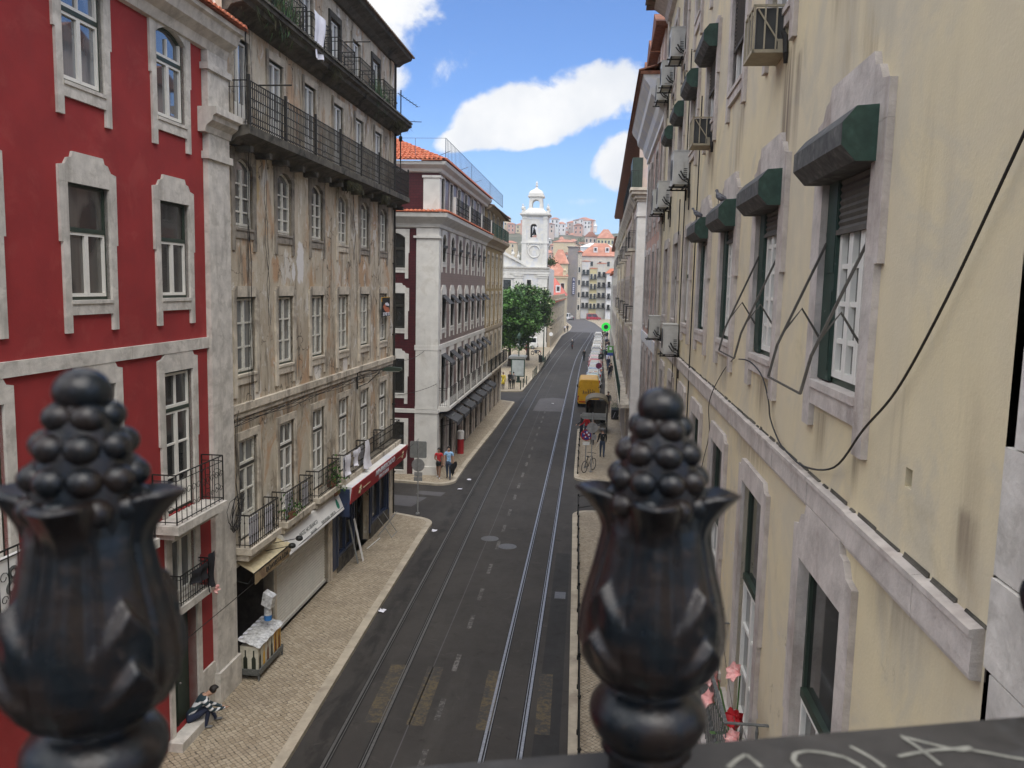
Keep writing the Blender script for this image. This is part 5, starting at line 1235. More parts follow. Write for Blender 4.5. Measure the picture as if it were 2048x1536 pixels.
b = MB(FB(228)); b.box(-13.6, -6.2, 0, .3, 12.6, 13.3)
for u in (-12.6, -7.2): b.box(u-.5, u+.5, -.3, .2, 13.3, 14.4); b.ball(FB(228).p(0, 0, 0) if False else (u, 0, 14.7), .45, 8)
b.build('gable', M['sand_plaster'], h)
h = simple_house('brown_gable_house', 'ochre house end with a long sloping roof line left of the grey block', FB(262), -12.5, -7.4, 0, 17.5, 9, 'sand_plaster', 'tile_far', [6, 10, 14], 3, roofh=4.5)
h = simple_house('grey_apartment_block', 'tall grey apartment block carrying a dark blue vertical sign', FB(268), -7.6, -4.4, 0, 23.2, 12, 'grey_plaster', 'stone_old', [], 1, roofh=.4)
h = simple_house('narrow_grey_house', 'narrow pale grey house squeezed beside the tall block with the blue sign', FB(268.5), -4.38, -3.2, 0, 21.5, 10, 'stone_old', 'tile', [3, 7, 11, 15], 1, ww=.6, roofh=.6)
b = MB(FB(267.6)); b.box(-5.95, -5.05, 0, .14, 7.9, 13.3); s = solo('vertical_sign', b, M['sign_blue'], 'dark blue vertical sign with white letters on the grey block', 'sign')
b = MB(FB(267.44)); b.prism([(-5.8, 12.2), (-5.66, 12.2), (-5.5, 12.85), (-5.34, 12.2), (-5.2, 12.2), (-5.44, 13.1), (-5.56, 13.1)], 0, .02); b.box(-5.62, -5.38, 0, .02, 12.42, 12.54)
for k in range(6): z = 11.6-k*.62; b.box(-5.74, -5.26, 0, .02, z-.38, z-.24); b.box(-5.74, -5.58, 0, .02, z-.24, z+.04); b.box(-5.42, -5.26, 0, .02, z-.24, z+.04)
b.build('lettering', M['cloth_white'], s)
simple_house('white_balcony_house', 'white house with stacked balconies at the end of the street', FB(275), -3.1, -.5, 0, 18.8, 10, 'white_plaster', 'tile', [3.6, 7.2, 10.8, 14.4], 2, balc='iron', roofh=.3, eave=.15)
simple_house('yellow_balcony_house', 'slim yellow house with green balconies at the end of the street', FB(274.6), -.48, 1.9, 0, 16.5, 10, 'lemon_plaster', 'tile', [3.4, 6.6, 9.8, 13.0], 2, ww=.7, balc='green_frame', roofh=.3, eave=.15)
simple_house('pale_balcony_house', 'pale house with dark balconies right of the yellow one at the street end', FB(275), 1.92, 4.9, 0, 18.2, 10, 'pale_plaster', 'tile', [3.6, 7.0, 10.4, 13.8], 2, balc='iron', roofh=.3, eave=.15)
simple_house('corner_balcony_house', 'white house with a small orange roof at the far right of the street end', FB(272), 4.95, 8.5, 0, 15.0, 10, 'white_plaster', 'tile', [3.2, 6.8, 10.6], 2, balc='iron', roofh=1.6)
h = simple_house('orange_roofed_block', 'broad block with a large orange tiled roof and two dormers above the street end', FB(287), -4.2, 10, 0, 21.0, 12, 'pale_plaster', 'tile_far', [17.5], 5, roofh=4.6)
for u in (1.2, 5.2): b = MB(FB(287)); b.box(u-.7, u+.7, -3, -1.2, 22.2, 24.0); d = b.build('dormer', M['white_plaster'], h); b = MB(FB(287)); b.box(u-.4, u+.4, -1.21, -1.18, 22.7, 23.7); b.build('pane', M['glass_dark'], d)
# left of the street end, and the hill
b = MB()
def hz(x, y):
    t = max(0, min(1, (y-300)/320)); return 2+46*t*t*(3-2*t) - max(0, (x-30))*.10*t + 3*mnoise.noise(Vector((x*.02, y*.02, 0))) - max(0, -x-60)*.05*t
b.sheet(lambda i, j: (-260+460*i, 300+420*j, hz(-260+460*i, 300+420*j)), 40, 40)
st('hill', b, M['hill_green'], smooth=True)
rs = random.Random(21)
HH = [(-18.5, -8.0, 400, 14, 31.5, 'sand_plaster', 'tile_far', 1.5, 'broad windowless beige house end on the hill', 0, 0), (-3.6, 2.0, 405, 18, 34.5, 'rose_plaster', 'tile_brown', 2.6, 'grey rose mansion with a red brown roof on the hill top', 3, 3),
      (2.3, 10.2, 398, 18, 33.5, 'lemon_plaster', 'tile_far', 4.4, 'bright yellow mansion with a red mansard roof on the hill top', 2, 5), (-5.0, 9.8, 362, 12, 27.5, 'white_plaster', 'white_plaster', 2.0, 'long white house below the yellow mansion', 1, 3),
      (-22, -18.6, 392, 10, 26, 'salmon_plaster', 'tile_far', 1.5, 'slim salmon house at the left edge of the hill', 2, 2), (-9.5, -6.5, 378, 12, 25.5, 'white_plaster', 'tile_far', 1.2, 'small white house in the middle of the hill slope', 2, 2), (-12.6, -9.8, 372, 10, 24.5, 'pale_plaster', 'tile_brown', 1.2, 'small pale house with a brown roof on the hill slope', 2, 2),
      (-17, -14.5, 430, 20, 34.5, 'white_plaster', 'tile_far', 1.6, 'little white house with an orange roof behind the beige house end', 1, 2), (-33, -27.5, 590, 34, 48, 'white_plaster', 'tile_brown', 1.5, 'white house first on the skyline right of the bell tower', 3, 3),
      (-27, -23, 585, 33, 47.5, 'sand_plaster', 'tile_far', 1.6, 'sand coloured house second on the skyline', 2, 2), (-22.5, -17, 595, 34, 48.8, 'salmon_plaster', 'tile_far', 1.2, 'salmon house on the skyline', 3, 3), (-16.5, -12, 588, 33, 46.5, 'white_plaster', 'tile_far', 1.6, 'white house with an orange roof midway along the skyline', 2, 2),
      (-11.5, -7, 580, 32, 45.5, 'lemon_plaster', 'tile_far', 1.2, 'pale yellow house on the skyline', 2, 2), (-6.5, -2, 575, 30, 44.5, 'rose_plaster', 'tile_brown', 1.2, 'rose house at the right end of the skyline by the mansion', 2, 2),
      (-30, -24.5, 500, 22, 38.5, 'pale_plaster', 'white_plaster', 1.0, 'tall pale apartment house beside the bell tower', 4, 4), (-24, -19, 480, 20, 34, 'salmon_plaster', 'tile_far', 1.2, 'pink house below the skyline near the tower', 2, 2), (-13.5, -9, 500, 22, 37.5, 'white_plaster', 'tile_far', 1.5, 'white house halfway up behind the bushes', 2, 2),
      (-8, -3.5, 470, 20, 34.5, 'pale_plaster', 'tile_far', 1.4, 'pale house left of the rose mansion', 2, 2), (-52, -38, 560, 26, 43, 'white_plaster', 'tile_far', 2, 'white house on the hill left of the bell tower', 2, 3), (-46, -36, 330, 2, 17.5, 'sand_plaster', 'tile_far', 3.2, 'house with an orange roof just left of the bell tower', 2, 3), (-38.5, -32, 480, 14, 30, 'white_plaster', 'tile_far', 2, 'white house seen low between tower and yellow corner', 2, 3)]
for (x0, x1, y, z0, z1, wm, rm, rh, lab, nr, nc) in HH:
    rows = [z1-2.6-2.9*k for k in range(nr)]
    simple_house('hill_house', lab, FB(y), x0, x1, z0, z1, 9, wm, rm, rows, max(1, nc), ww=.75, wh=1.5, roofh=rh, base=z0, group='houses on the hill', eave=.3)
b = MB(FB(398)); b.lathe([(.01, 38), (.01, 38)], 4, (0, 0)); b = MB(); b.lathe([(.9, 36.5), (.9, 39.2), (1.1, 39.3), (.5, 40.2), (.15, 41.2), (.05, 42.6)], 8, (1.2, 404)); solo('turret', b, M['white_plaster'], 'small white pointed turret between the rose and yellow mansions', 'turret')
rs = random.Random(77)
for k in range(46):
    y = rs.uniform(430, 640); x = rs.uniform(-62, -1) if k % 4 else rs.uniform(-120, -60); w = rs.uniform(4, 9); z0 = hz(x, y)-2; hh = rs.uniform(8, 14)
    simple_house('hill_house', 'small pale house packed among many others on the distant hillside', FB(y), x-w/2, x+w/2, z0, z0+hh, 8, rs.choice(['white_plaster', 'pale_plaster', 'white_plaster', 'salmon_plaster', 'sand_plaster', 'rose_plaster']), rs.choice(['tile_far', 'tile_far', 'tile_brown']), [z0+hh-2.4, z0+hh-5.0], 2, ww=.8, wh=1.4, roofh=rs.uniform(.9, 1.6), base=z0, group='houses packed on the hillside', eave=.3)
# ---------------------------------------------------------------- trees
def tree(x, y, trunk_h, cz, rx, rz_, n, label, seed, mats, bloom=False, lean=(0, 0), base=.1):
    rs = random.Random(seed); r = root('tree', (x, y, base), label, 'tree', 'trees on the square')
    b = MB(); tips = []
    top = Vector((lean[0], lean[1], trunk_h)); b.tube([(0, 0, 0), (lean[0]*.2, lean[1]*.2, trunk_h*.4), top], [.26, .2, .16], 8)
    for k in range(11):
        a = k*2.4+rs.uniform(-.3, .3); e = rs.uniform(.15, 1.0); q = top+Vector((math.cos(a)*rx*.75*(1-e*.4), math.sin(a)*rx*.75*(1-e*.4), (cz-trunk_h)+rz_*(e*1.5-.9)))
        m_ = top.lerp(q, .5)+Vector((0, 0, -.2)); b.tube([top-Vector((0, 0, .3*e)), m_, q], [.10, .06, .02], 5, cap=False); tips.append(q)
    b.build('trunk', M['bark'], r, local=True)
    b = MB(); c0 = Vector((lean[0], lean[1], cz)); cl = []
    while len(cl) < n:
        d = Vector((rs.gauss(0, 1), rs.gauss(0, 1), rs.gauss(0, 1))).normalized(); q = rs.uniform(.45, 1.0)**.6
        p_ = Vector((d.x*rx*q, d.y*rx*q, d.z*rz_*q)); nz = mnoise.noise(p_*.55+Vector((seed, 0, 0)))
        if nz < -.22: continue
        p_ *= 1+.30*mnoise.noise(p_*.9+Vector((0, seed, 3))); cl.append((c0+p_, rs.choice((0, 0, 1, 1, 2)) if mnoise.noise(p_*.7) > -.1 else rs.choice((0, 0, 0, 1))))
    for c, mi in cl:
        for k in range(26):
            o = Vector((rs.gauss(0, .30), rs.gauss(0, .30), rs.gauss(0, .24))); s = rs.uniform(.12, .26)
            u = Vector((rs.gauss(0, 1), rs.gauss(0, 1), rs.gauss(0, .6))).normalized(); v = u.cross(Vector((rs.gauss(0, .5), rs.gauss(0, .5), 1))).normalized()
            p_ = c+o; m_ = mi if rs.random() > .12 else min(2, mi+1)
            if bloom and p_.z > cz and rs.random() < .13: m_ = 3
            b.quad(tuple(p_-u*s), tuple(p_+v*s*.55), tuple(p_+u*s), tuple(p_-v*s*.55), m=m_)
    b.build('crown', mats, r, local=True)
    return r
LM = [M['leaf_dark'], M['leaf'], M['leaf_light'], M['blossom']]
tree(-9.9, 103.5, 3.0, 5.9, 3.7, 3.6, 720, 'nearer broad dark green tree filling the corner of the square', 3, LM)
tree(-8.3, 113.0, 3.6, 7.3, 3.3, 3.1, 560, 'tree with pale blossom reaching over the lamp post in front of the church', 9, LM, bloom=True)
tree(-14.5, 108, 3.2, 7.4, 3.6, 3.8, 320, 'tree half hidden behind the mustard house corner', 17, LM)
def bush(name, c, r, n, label, seed, mats, s0=.25, cat='bush', group=None, sq=(1, 1, .8), base=None):
    rs = random.Random(seed); b = MB()
    for k in range(n):
        d = Vector((rs.gauss(0, 1)*sq[0], rs.gauss(0, 1)*sq[1], rs.gauss(0, 1)*sq[2]))*r*.5; p_ = Vector(c)+d; s = rs.uniform(.5, 1)*s0
        u = Vector((rs.gauss(0, .6), rs.gauss(0, .6), rs.gauss(0, 1))).normalized(); v = u.cross(Vector((rs.gauss(0, 1), rs.gauss(0, 1), .3))).normalized()
        b.quad(tuple(p_-u*s), tuple(p_+v*s*.4), tuple(p_+u*s), tuple(p_-v*s*.4), m=rs.randrange(len(mats)))
    return solo(name, b, mats, label, cat, group)
hz_ = MB(); hz_.box(-420, 420, -60, 760, -1.2, 62)
h_o = hz_.build('haze', M['haze']); tag(h_o, kind='stuff')
for i, (x, y, z, r, lab) in enumerate([(-5.4, 455, 33.5, 4.5, 'olive bush on the hill left of the rose mansion'), (-9.0, 440, 30, 3.5, 'dark bush above the little white houses on the hill'), (-11.5, 395, 24.5, 2.6, 'bush beside the beige house end on the hill'),
        (-6.9, 141.5, 14.3, .9, 'weeds sprouting from the church ledge'), (-19, 415, 20, 3, 'bush at the foot of the beige house end')]):
    bush('bush', (x, y, z), r, 260, lab, 40+i, [M['leaf_dark'], M['grass_dry']], s0=.55 if r > 1 else .3, group='bushes on the hill' if r > 1 else None)
# ---------------------------------------------------------------- bridge railing with cast finials
P0 = Vector((.0511, .5765, 0)); UV = Vector((.943, .333, 0)); BT, FZ = 9.845, 9.866
flat('bridge_deck', [(P0.x+UV.x*u-UV.y*o, P0.y+UV.y*u+UV.x*o) for u, o in ((-9.6, .06), (2.0, .06), (1.4, -9.5), (-9.6, -9.5))], 8.78, M['asphalt_pale'], .35)
B_R = root('bridge_railing', (P0.x, P0.y, 8.8), 'dark cast iron bridge railing with acorn finials and a chalk scrawled handrail', 'railing')
FB_ = Fr(P0.x, P0.y, UV.x, UV.y, -1)
def tilt(b):
    b.v = [(x, y, z-.04*((x-P0.x)*UV.x+(y-P0.y)*UV.y)) for x, y, z in b.v]     # the bridge falls gently to the right
b = MB(FB_); b.box(-1.9, 2.2, -.105, .036, BT-.030, BT); b.box(-1.9, 2.2, -.05, -.01, BT-.075, BT-.03); tilt(b); b.build('handrail', M['rail_paint'], B_R)
b = MB(FB_); b.box(-1.9, 2.2, -.05, -.03, 8.95, 8.99)
for k in range(34): q = -1.85+k*.12; b.box(q-.009, q+.009, -.049, -.031, 8.8, BT-.075)
tilt(b); b.build('bars', M['cast_iron'], B_R)
def finial_meshes():
    n = 64; meshes = []
    b = MB(); b.lathe([(.027, -.075), (.027, -.006), (.030, 0), (.033, .003), (.030, .006), (.0305, .010), (.0375, .016), (.0415, .024), (.0425, .030), (.0415, .036), (.037, .043), (.030, .048), (.026, .0505), (.0255, .054)], 40)
    meshes.append(('collar', b.mesh('collar', M['cast_iron'], smooth=True)))
    # leaf cup: four acanthus leaves with raised ribs and flared tips
    pr = [(.024, .050), (.030, .054), (.038, .060), (.0445, .069), (.0485, .080), (.0495, .092), (.0480, .106), (.0445, .122), (.0405, .137), (.0372, .152), (.0350, .164), (.0338, .174), (.0335, .183), (.0330, .190), (.0325, .195)]
    P2 = []
    for (r0, z0), (r1, z1) in zip(pr, pr[1:]):
        for k in range(8): t = k/8; P2.append((r0+(r1-r0)*t, z0+(z1-z0)*t))
    P2.append(pr[-1]); n = 160; pts = []
    for r, z in P2:
        for k in range(n):
            th = k*2*PI/n; a = ((th*4/(2*PI)+.5) % 1-.5)*2          # -1..1 across one leaf
            q = r; edge = abs(a)
            q += .0022*math.exp(-(edge/.10)**2)*(1 if z > .06 else 0)                       # mid rib
            q -= .0024*math.exp(-((edge-.52)/.07)**2)*min(1, max(0, (z-.052)/.02))            # furrows beside the front leaf
            for zc in (.102, .134):                                                          # pointed side leaves between the lips
                e2 = 1-edge; dz = z-(zc-.050*e2); q += .0095/(1+math.exp(max(-40, min(40, dz/.0011))))*math.exp(-max(0, -dz)/.020)*max(0, 1-(e2/.58)**2)
            q += .0010*math.exp(-(edge/.25)**2)
            tip = max(0, (z-.163)/.032); q += .0225*tip**1.5*max(0, 1-(edge/.70)**2)**.75 - .0030*tip*edge**2
            zz = z - .002*tip**2*max(0, 1-edge**2*1.6) - .022*max(0, tip-.1)*max(0, edge-.3)**1.5
            pts.append((q*math.cos(th+PI/4*0), q*math.sin(th), zz))
    b = MB(); m = len(P2)
    fs = [(i*n+k, i*n+(k+1) % n, (i+1)*n+(k+1) % n, (i+1)*n+k) for i in range(m-1) for k in range(n)]
    # roll the rim inwards so that the tips have thickness
    for k in range(n):
        x, y, z = pts[(m-1)*n+k]; s = 1-.006/math.hypot(x, y); pts.append((x*s, y*s, z+.0025))
    for k in range(n):
        x, y, z = pts[(m-1)*n+k]; s = .024/math.hypot(x, y); pts.append((x*s, y*s, .186))
    fs += [((m-1+i)*n+k, (m-1+i)*n+(k+1) % n, (m+i)*n+(k+1) % n, (m+i)*n+k) for i in range(2) for k in range(n)]
    b.add(pts, fs); meshes.append(('leaf_cup', b.mesh('leaf_cup', M['cast_iron'], smooth=True)))
    b = MB(); b.lathe([(.026, .155), (.0325, .170), (.0322, .186), (.0292, .2035), (.0240, .2215), (.0172, .2385), (.012, .250), (.002, .258)], 32)
    rows = [(.1860, .0280, 9, .5, .0105), (.2035, .0258, 9, .25, .0103), (.2215, .0205, 7, .6, .0104), (.2385, .0136, 5, .2, .0102)]
    for z, r, c, ph, br in rows:
        for k in range(c):
            t = (k+ph)*2*PI/c; b.ball((r*math.cos(t), r*math.sin(t), z), br, 16, sq=(1, 1, .88))
    b.ball((0, 0, .2525), .0165, 20, sq=(1, 1, .85)); meshes.append(('berry_bud', b.mesh('berry_bud', M['cast_iron'], smooth=True)))
    return meshes
FM = finial_meshes()
for s, turn in ((0.0, -.09), (-.366, .19), (.405, .05)):
    q = P0+UV*s; col_ = None
    for nm, me in FM:
        if nm == 'collar': col_ = obj('finial', me, B_R, (q.x-P0.x, q.y-P0.y, FZ-8.8-.04*s), turn)
        else: obj(nm, me, col_)
def stroke(pts, w, z):
    b = MB(); P_ = [Vector((x, y)) for x, y in pts]
    rs = random.Random(2)
    for i in range(len(P_)-1):
        a, c = P_[i], P_[i+1]; t = (c-a).normalized(); nn = Vector((-t.y, t.x))*w*.5
        b.quad((a.x-nn.x, a.y-nn.y, z), (c.x-nn.x, c.y-nn.y, z), (c.x+nn.x, c.y+nn.y, z), (a.x+nn.x, a.y+nn.y, z))
    return b
SCR = [[(0.068, 0.0008), (0.0806, 0.0098), (0.0914, 0.0152), (0.0934, 0.0052), (0.0944, -0.0031)], [(0.1242, -0.0075), (0.1244, 0.0021), (0.1318, 0.0109), (0.1442, 0.0127), (0.1567, 0.008), (0.169, -0.0002), (0.1741, -0.0127), (0.1741, -0.0175)], [(0.1837, 0.0137), (0.1877, 0.0036), (0.1907, -0.0075), (0.1915, -0.018)], [(0.2372, 0.0215), (0.2488, 0.0121), (0.2603, 0.0029), (0.2721, -0.0055), (0.2853, -0.0044)], [(0.2131, -0.0058), (0.2311, -0.0033), (0.2513, -0.0018), (0.2675, -0.0026), (0.2859, -0.0023)], [(0.2375, 0.0183), (0.2397, 0.0058), (0.2398, -0.0075), (0.2391, -0.0222)], [(0.2829, -0.0071), (0.2957, -0.014), (0.3063, -0.0206), (0.3195, -0.0269)]]   # chalk strokes along and across the rail
b = MB(FB_)
for i, s in enumerate(SCR): q = stroke(s, .0040, BT+.0006+i*.0001); b.add(q.v, q.f)
tilt(b); b.build('chalk_scrawl', M['chalk'], B_R)
# ---------------------------------------------------------------- shop signs, awnings, laundry on the left
s = root('shop_sign', FL.p(10.75, .75, 2.85), 'red shop sign lettered MINIMERCADO FRUTARIA over the corner shop', 'sign')
b = MB(FL); b.prism([(.02, 2.86), (.70, 2.84), (.78, 3.36), (.05, 3.42)], 7.5, 15.2, 'u', m=0); b.prism([(.705, 2.80), (.735, 2.80), (.815, 3.36), (.785, 3.36)], 7.45, 15.25, 'u', m=1); b.build('board', [M['white_plaster'], M['sign_red']], s)
b = MB(FL); b.box(7.46, 7.49, .03, .70, 2.35, 3.3); b.build('end_panel', M['blue_frame'], s)
er = face_rot(FL, -.14)
text_obj('lettering', 'MINIMERCADO', s, .30, 'cloth_white', er, FL.p(11.7, .805, 3.19), sx=1.35, bold=.008)
text_obj('lettering', 'FRUTARIA', s, .21, 'cloth_white', er, FL.p(11.6, .765, 2.94), sx=1.5, bold=.006)
b = MB(FL)
for uc_ in (8.35, 14.4):
    for k in range(5): a = k*2*PI/5; b.tube([(uc_, .80, 3.09), (uc_+.16*math.cos(a), .805+.02*math.sin(a), 3.09+.17*math.sin(a))], [.035, .012], 4)
b.tube([(8.7, .80, 3.07), (9.6, .80, 3.07)], .010, 4); b.tube([(13.5, .80, 3.09), (14.1, .80, 3.09)], .010, 4); b.build('emblem', M['canvas_cream'], s)
s = root('shop_sign', FL.p(5.3, .5, 2.6), 'white slanted shop sign with green and red fruit logos over the roller shutter', 'sign')
b = MB(FL); b.prism([(.03, 2.60), (.46, 2.58), (.52, 2.62), (.30, 3.16), (.03, 3.20)], 2.62, 8.05, 'u'); b.build('board', M['white_paint'], s)
# the sloping face runs from (.52, 2.62) to (.30, 3.16)
def on_slope(u, t, d=.006): return FL.p(u, .52-.22*t+d*.93, 2.62+.54*t+d*.38)
er2 = face_rot(FL, math.atan2(.22, .54))
text_obj('lettering', 'MATIZ NO BRANCO', s, .17, 'sign_back', er2, on_slope(4.35, .45), sx=.95)
text_obj('lettering', 'DROGARIA', s, .10, 'sign_back', er2, on_slope(4.6, .17))
text_obj('lettering', 'PERFUMARIA  LIMPEZA', s, .13, 'sign_back', er2, on_slope(6.0, .22))
b = MB(FL)
def drop(uc_, m):
    n = 12; pts = [on_slope(uc_+.12*math.sin(2*PI*k/n)*(1-.35*math.cos(2*PI*k/n)), .52+.30*math.cos(2*PI*k/n), .008) for k in range(n)]
    b.fr = ID; b.quad(*pts, m=m); b.fr = FL
drop(7.05, 0); drop(7.78, 1); b.build('logo', [M['logo_green'], M['sign_red']], s)
s = root('shop_awning', FL.p(1.5, .45, 2.7), 'cream shop awning lettered BOAVISTA LDA over the open grocery', 'awning')
b = MB(FL); b.quad((.30, .04, 3.16), (2.75, .04, 3.16), (2.75, .50, 2.90), (.30, .50, 2.90)); b.quad((.30, .035, 3.145), (2.75, .035, 3.145), (2.75, .495, 2.885), (.30, .495, 2.885)); b.build('canopy', M['canvas_cream'], s)
b = MB(FL); b.sheet(lambda i, j: (.30+2.45*i, .502+.012*math.sin(i*30), 2.90-.30*j), 40, 3); b.build('valance', M['canvas_fascia'], s)
text_obj('lettering', 'BOAVISTA LDA', s, .19, 'black', face_rot(FL), FL.p(1.72, .522, 2.75), sx=1.15)
b = MB(FL)
for u in (.34, 2.7): b.tube([(u, .02, 2.65), (u, .3, 2.6), (u, .49, 2.86)], .014, 5)
b.tube([(.3, .50, 2.90), (2.75, .50, 2.90)], .016, 5); b.build('frame', M['iron'], s)
for i, u in enumerate(kc):
    s = root('shop_awning', FC.p(u, .5, 2.7), ['nearest dark grey shop awning under the long balcony of the corner block', 'second dark grey shop awning from the corner', 'third dark grey shop awning from the corner', 'plain middle dark grey shop awning, fourth from the corner',
             'fifth dark grey shop awning from the corner', 'sixth dark grey shop awning from the corner', 'farthest dark grey shop awning beside the mustard house'][i], 'awning', 'grey awnings of the corner block')
    b = MB(FC); b.prism([(.03, 3.40), (1.02, 2.92), (1.03, 2.70), (1.0, 2.70), (.99, 2.88), (.03, 3.34)], u-1.0, u+1.0, 'u'); b.build('canopy', M['canvas_grey'], s)
    b = MB(FC)
    for q in (-.95, .95): b.tube([(u+q, .02, 2.6), (u+q, .98, 2.86)], .015, 4)
    b.build('frame', M['iron'], s)
    if i != 3:
        b = MB(FC); rs = random.Random(i)
        for k in range(5): q = u-.4+k*.18; z = 3.12-.02*k; b.box(q, q+.12, .62, .66, 3.12, 3.16)
        b.v = [v for v in b.v]; b.build('lettering', M['sign_back'], s)
    if True:
        a = root('window_awning', FC.p(u, .3, 6), ['first', 'second', 'third', 'fourth', 'fifth', 'sixth', 'seventh'][i]+' grey window awning from the corner, above the long iron balcony', 'awning', 'small awnings over the balcony doors')
        b = MB(FC); b.prism([(.03, 6.48), (.62, 6.02), (.63, 5.86), (.60, 5.86), (.60, 5.99), (.03, 6.42)], u-.62, u+.62, 'u'); b.build('canopy', M['canvas_grey'], a)
        b = MB(FC)
        for q in (-.6, .6): b.tube([(u+q, .02, 5.8), (u+q, .62, 5.98)], .012, 4)
        b.build('frame', M['iron'], a)
        for (zz, nm) in ((9.6, 'below the arched row'), (12.25, 'over the arched row')):
            a = root('window_awning', FC.p(u, .3, zz-.4), ['first', 'second', 'third', 'fourth', 'fifth', 'sixth', 'seventh'][i]+' folded grey window awning from the corner, '+nm, 'awning', 'folded awnings '+nm)
            b = MB(FC); d = .50 if zz < 10 else .34; b.prism([(.03, zz), (.08, zz), (d, zz-.42), (d-.05, zz-.44)], u-.6, u+.6, 'u') if zz < 10 else b.box(u-.6, u+.6, .05, .12, zz-.12, zz+.02); b.build('canopy', M['canvas_grey'], a)
            b = MB(FC)
            for q in (-.58, .58): b.tube([(u+q, .02, zz-.35), (u+q, d, zz-.43)], .012, 4)
            b.tube([(u-.6, d, zz-.43), (u+.6, d, zz-.43)], .014, 4); b.build('frame', M['iron'], a)
s = root('for_sale_sign', FL.p(13.9, .15, 8.78), 'yellow and black estate agent board with a phone number on the far window', 'sign')
b = MB(FL); b.box(13.35, 14.55, .16, .19, 8.86, 9.62, 0); b.box(13.33, 14.57, .158, .188, 9.45, 9.64, 1); b.build('board', [M['black'], M['yellow_paint']], s)
b = MB(FL); b.prism([(13.45, 9.26), (13.7, 9.36), (14.0, 9.24), (14.4, 9.20), (14.5, 9.06), (14.3, 8.98), (13.9, 9.04), (13.6, 9.16)], .191, .195, m=0); b.prism([(13.75, 9.40), (14.1, 9.42), (14.4, 9.34), (14.36, 9.27), (14.0, 9.30), (13.8, 9.31)], .196, .199, m=1); b.build('picture', [M['tile'], M['cloth_white']], s)
text_obj('lettering', '213 407 370', s, .20, 'cloth_white', face_rot(FL), FL.p(13.95, .198, 8.95), sx=1.0)
s = root('shop_sign', FL.p(-9.2, .5, 5.1), 'white sign board with grey ampersand and letters CO at the left picture edge', 'sign')
b = MB(FL); b.box(-11.2, -7.7, .42, .5, 5.05, 6.12); b.build('board', M['white_paint'], s)
text_obj('lettering', '&', s, .62, 'iron_grey', face_rot(FL), FL.p(-8.05, .51, 5.74)); text_obj('lettering', 'COMP', s, .16, 'sign_back', face_rot(FL), FL.p(-7.98, .51, 5.33))
b = MB(FL); b.box(-8.6, -8.32, .503, .51, 5.1, 5.35); b.build('purple_mark', M['sign_purple'], s)
def cloth(uc_, o, z, w, h, mtl, label, fr=FL, skew=0.0, seed=1, shape='towel'):
    rs = random.Random(seed); b = MB(fr)
    prof = {'towel': lambda j: 1.0, 'shirt': lambda j: 1.45 if j < .35 else .95, 'taper': lambda j: .55+.55*j, 'sheet': lambda j: 1-.25*j}[shape]
    b.sheet(lambda i, j: (uc_+(i-.5)*w*prof(j)+skew*j, o+.045*math.sin(i*9+seed)*(.3+j)+.02*math.sin(j*7), z-h*j-(.05*math.sin(i*5+seed) if j > .9 else 0)), 14, 14)
    return solo('laundry', b, M[mtl], label, 'laundry', 'washing on the balconies', smooth=True)
cloth(7.9, .49, 4.38, .75, .75, 'cloth_white', 'white cloth hanging on the balcony rail, left of the white shirt')
cloth(8.75, .55, 4.42, .62, .62, 'cloth_white', 'white shirt with spread sleeves hanging from the balcony rail', shape='shirt', seed=3)
cloth(9.75, .62, 4.55, .62, 1.05, 'cloth_white', 'long tapering white sheet hanging lowest over the red sign', shape='taper', skew=.12, seed=5)
cloth(5.0, .62, 17.75, 1.0, 1.25, 'cloth_white', 'long white sheet blowing high under the eaves', skew=-.1, seed=7, shape='sheet')
cloth(-1.62, .33, 4.05, .38, .85, 'cloth_black', 'black trousers hanging on the small balcony of the red house', seed=2)
cloth(-2.2, .34, 3.92, .7, .35, 'cloth_black', 'dark shirts along the small balcony rail of the red house', seed=4)
cloth(-1.42, .34, 3.22, .16, .16, 'petal_pink', 'tiny pink garment under the small balcony of the red house', seed=6)
for u, lab in ((7.6, 'clothes drying bar sticking out of the fourth floor balcony near the white sheet'), (.9, 'iron drying bar beside the stone pilaster')):
    b = MB(FL); z = 17.75 if u > 5 else 14.86; b.tube([(u, .5, z), (u, 1.35, z)], .02, 5); solo('drying_bar', b, M['iron_old'], lab, 'drying bar')
rs = random.Random(31)
for i, (u, z, l, n, lab) in enumerate([(2.2, 16.85, 2.3, 520, 'big tuft of dry weeds on the high ledge near the red house roof'), (6.6, 16.7, .7, 120, 'hanging weeds under the high balcony, left of the sheet end'), (12.0, 16.85, 1.5, 260, 'weeds on the high ledge before the last window'), (14.9, 16.75, 1.3, 330, 'thick weeds on the far corner of the high ledge'),
        (8.5, 13.5, 1.2, 120, 'dry roots hanging under the long balcony'), (12.5, 13.5, .8, 70, 'small hanging plant under the far half of the long balcony')]):
    b = MB(FL)
    for k in range(n):
        uu = u+rs.gauss(0, l*.35); oo = rs.uniform(.15, .62); h = rs.uniform(.3, 1.05)*(1 if z > 16.75 else .7); d = 1 if z > 16.75 and rs.random() < .75 else -.7
        du, do = rs.gauss(0, .16), rs.gauss(.06, .14); w = rs.uniform(.012, .034)
        b.add([(uu-w, oo, z), (uu+w, oo, z), (uu+du*.5+w*.7, oo+do*.6, z+h*.6*d), (uu+du, oo+do, z+h*d*.95)], [(0, 1, 2), (0, 2, 3)], rs.choice((0, 0, 1, 2)) if z > 16.75 else 0)
    solo('weeds', b, [M['grass_dry'], M['leaf_dark'], M['leaf']], lab, 'weeds', 'weeds on the old tenement')
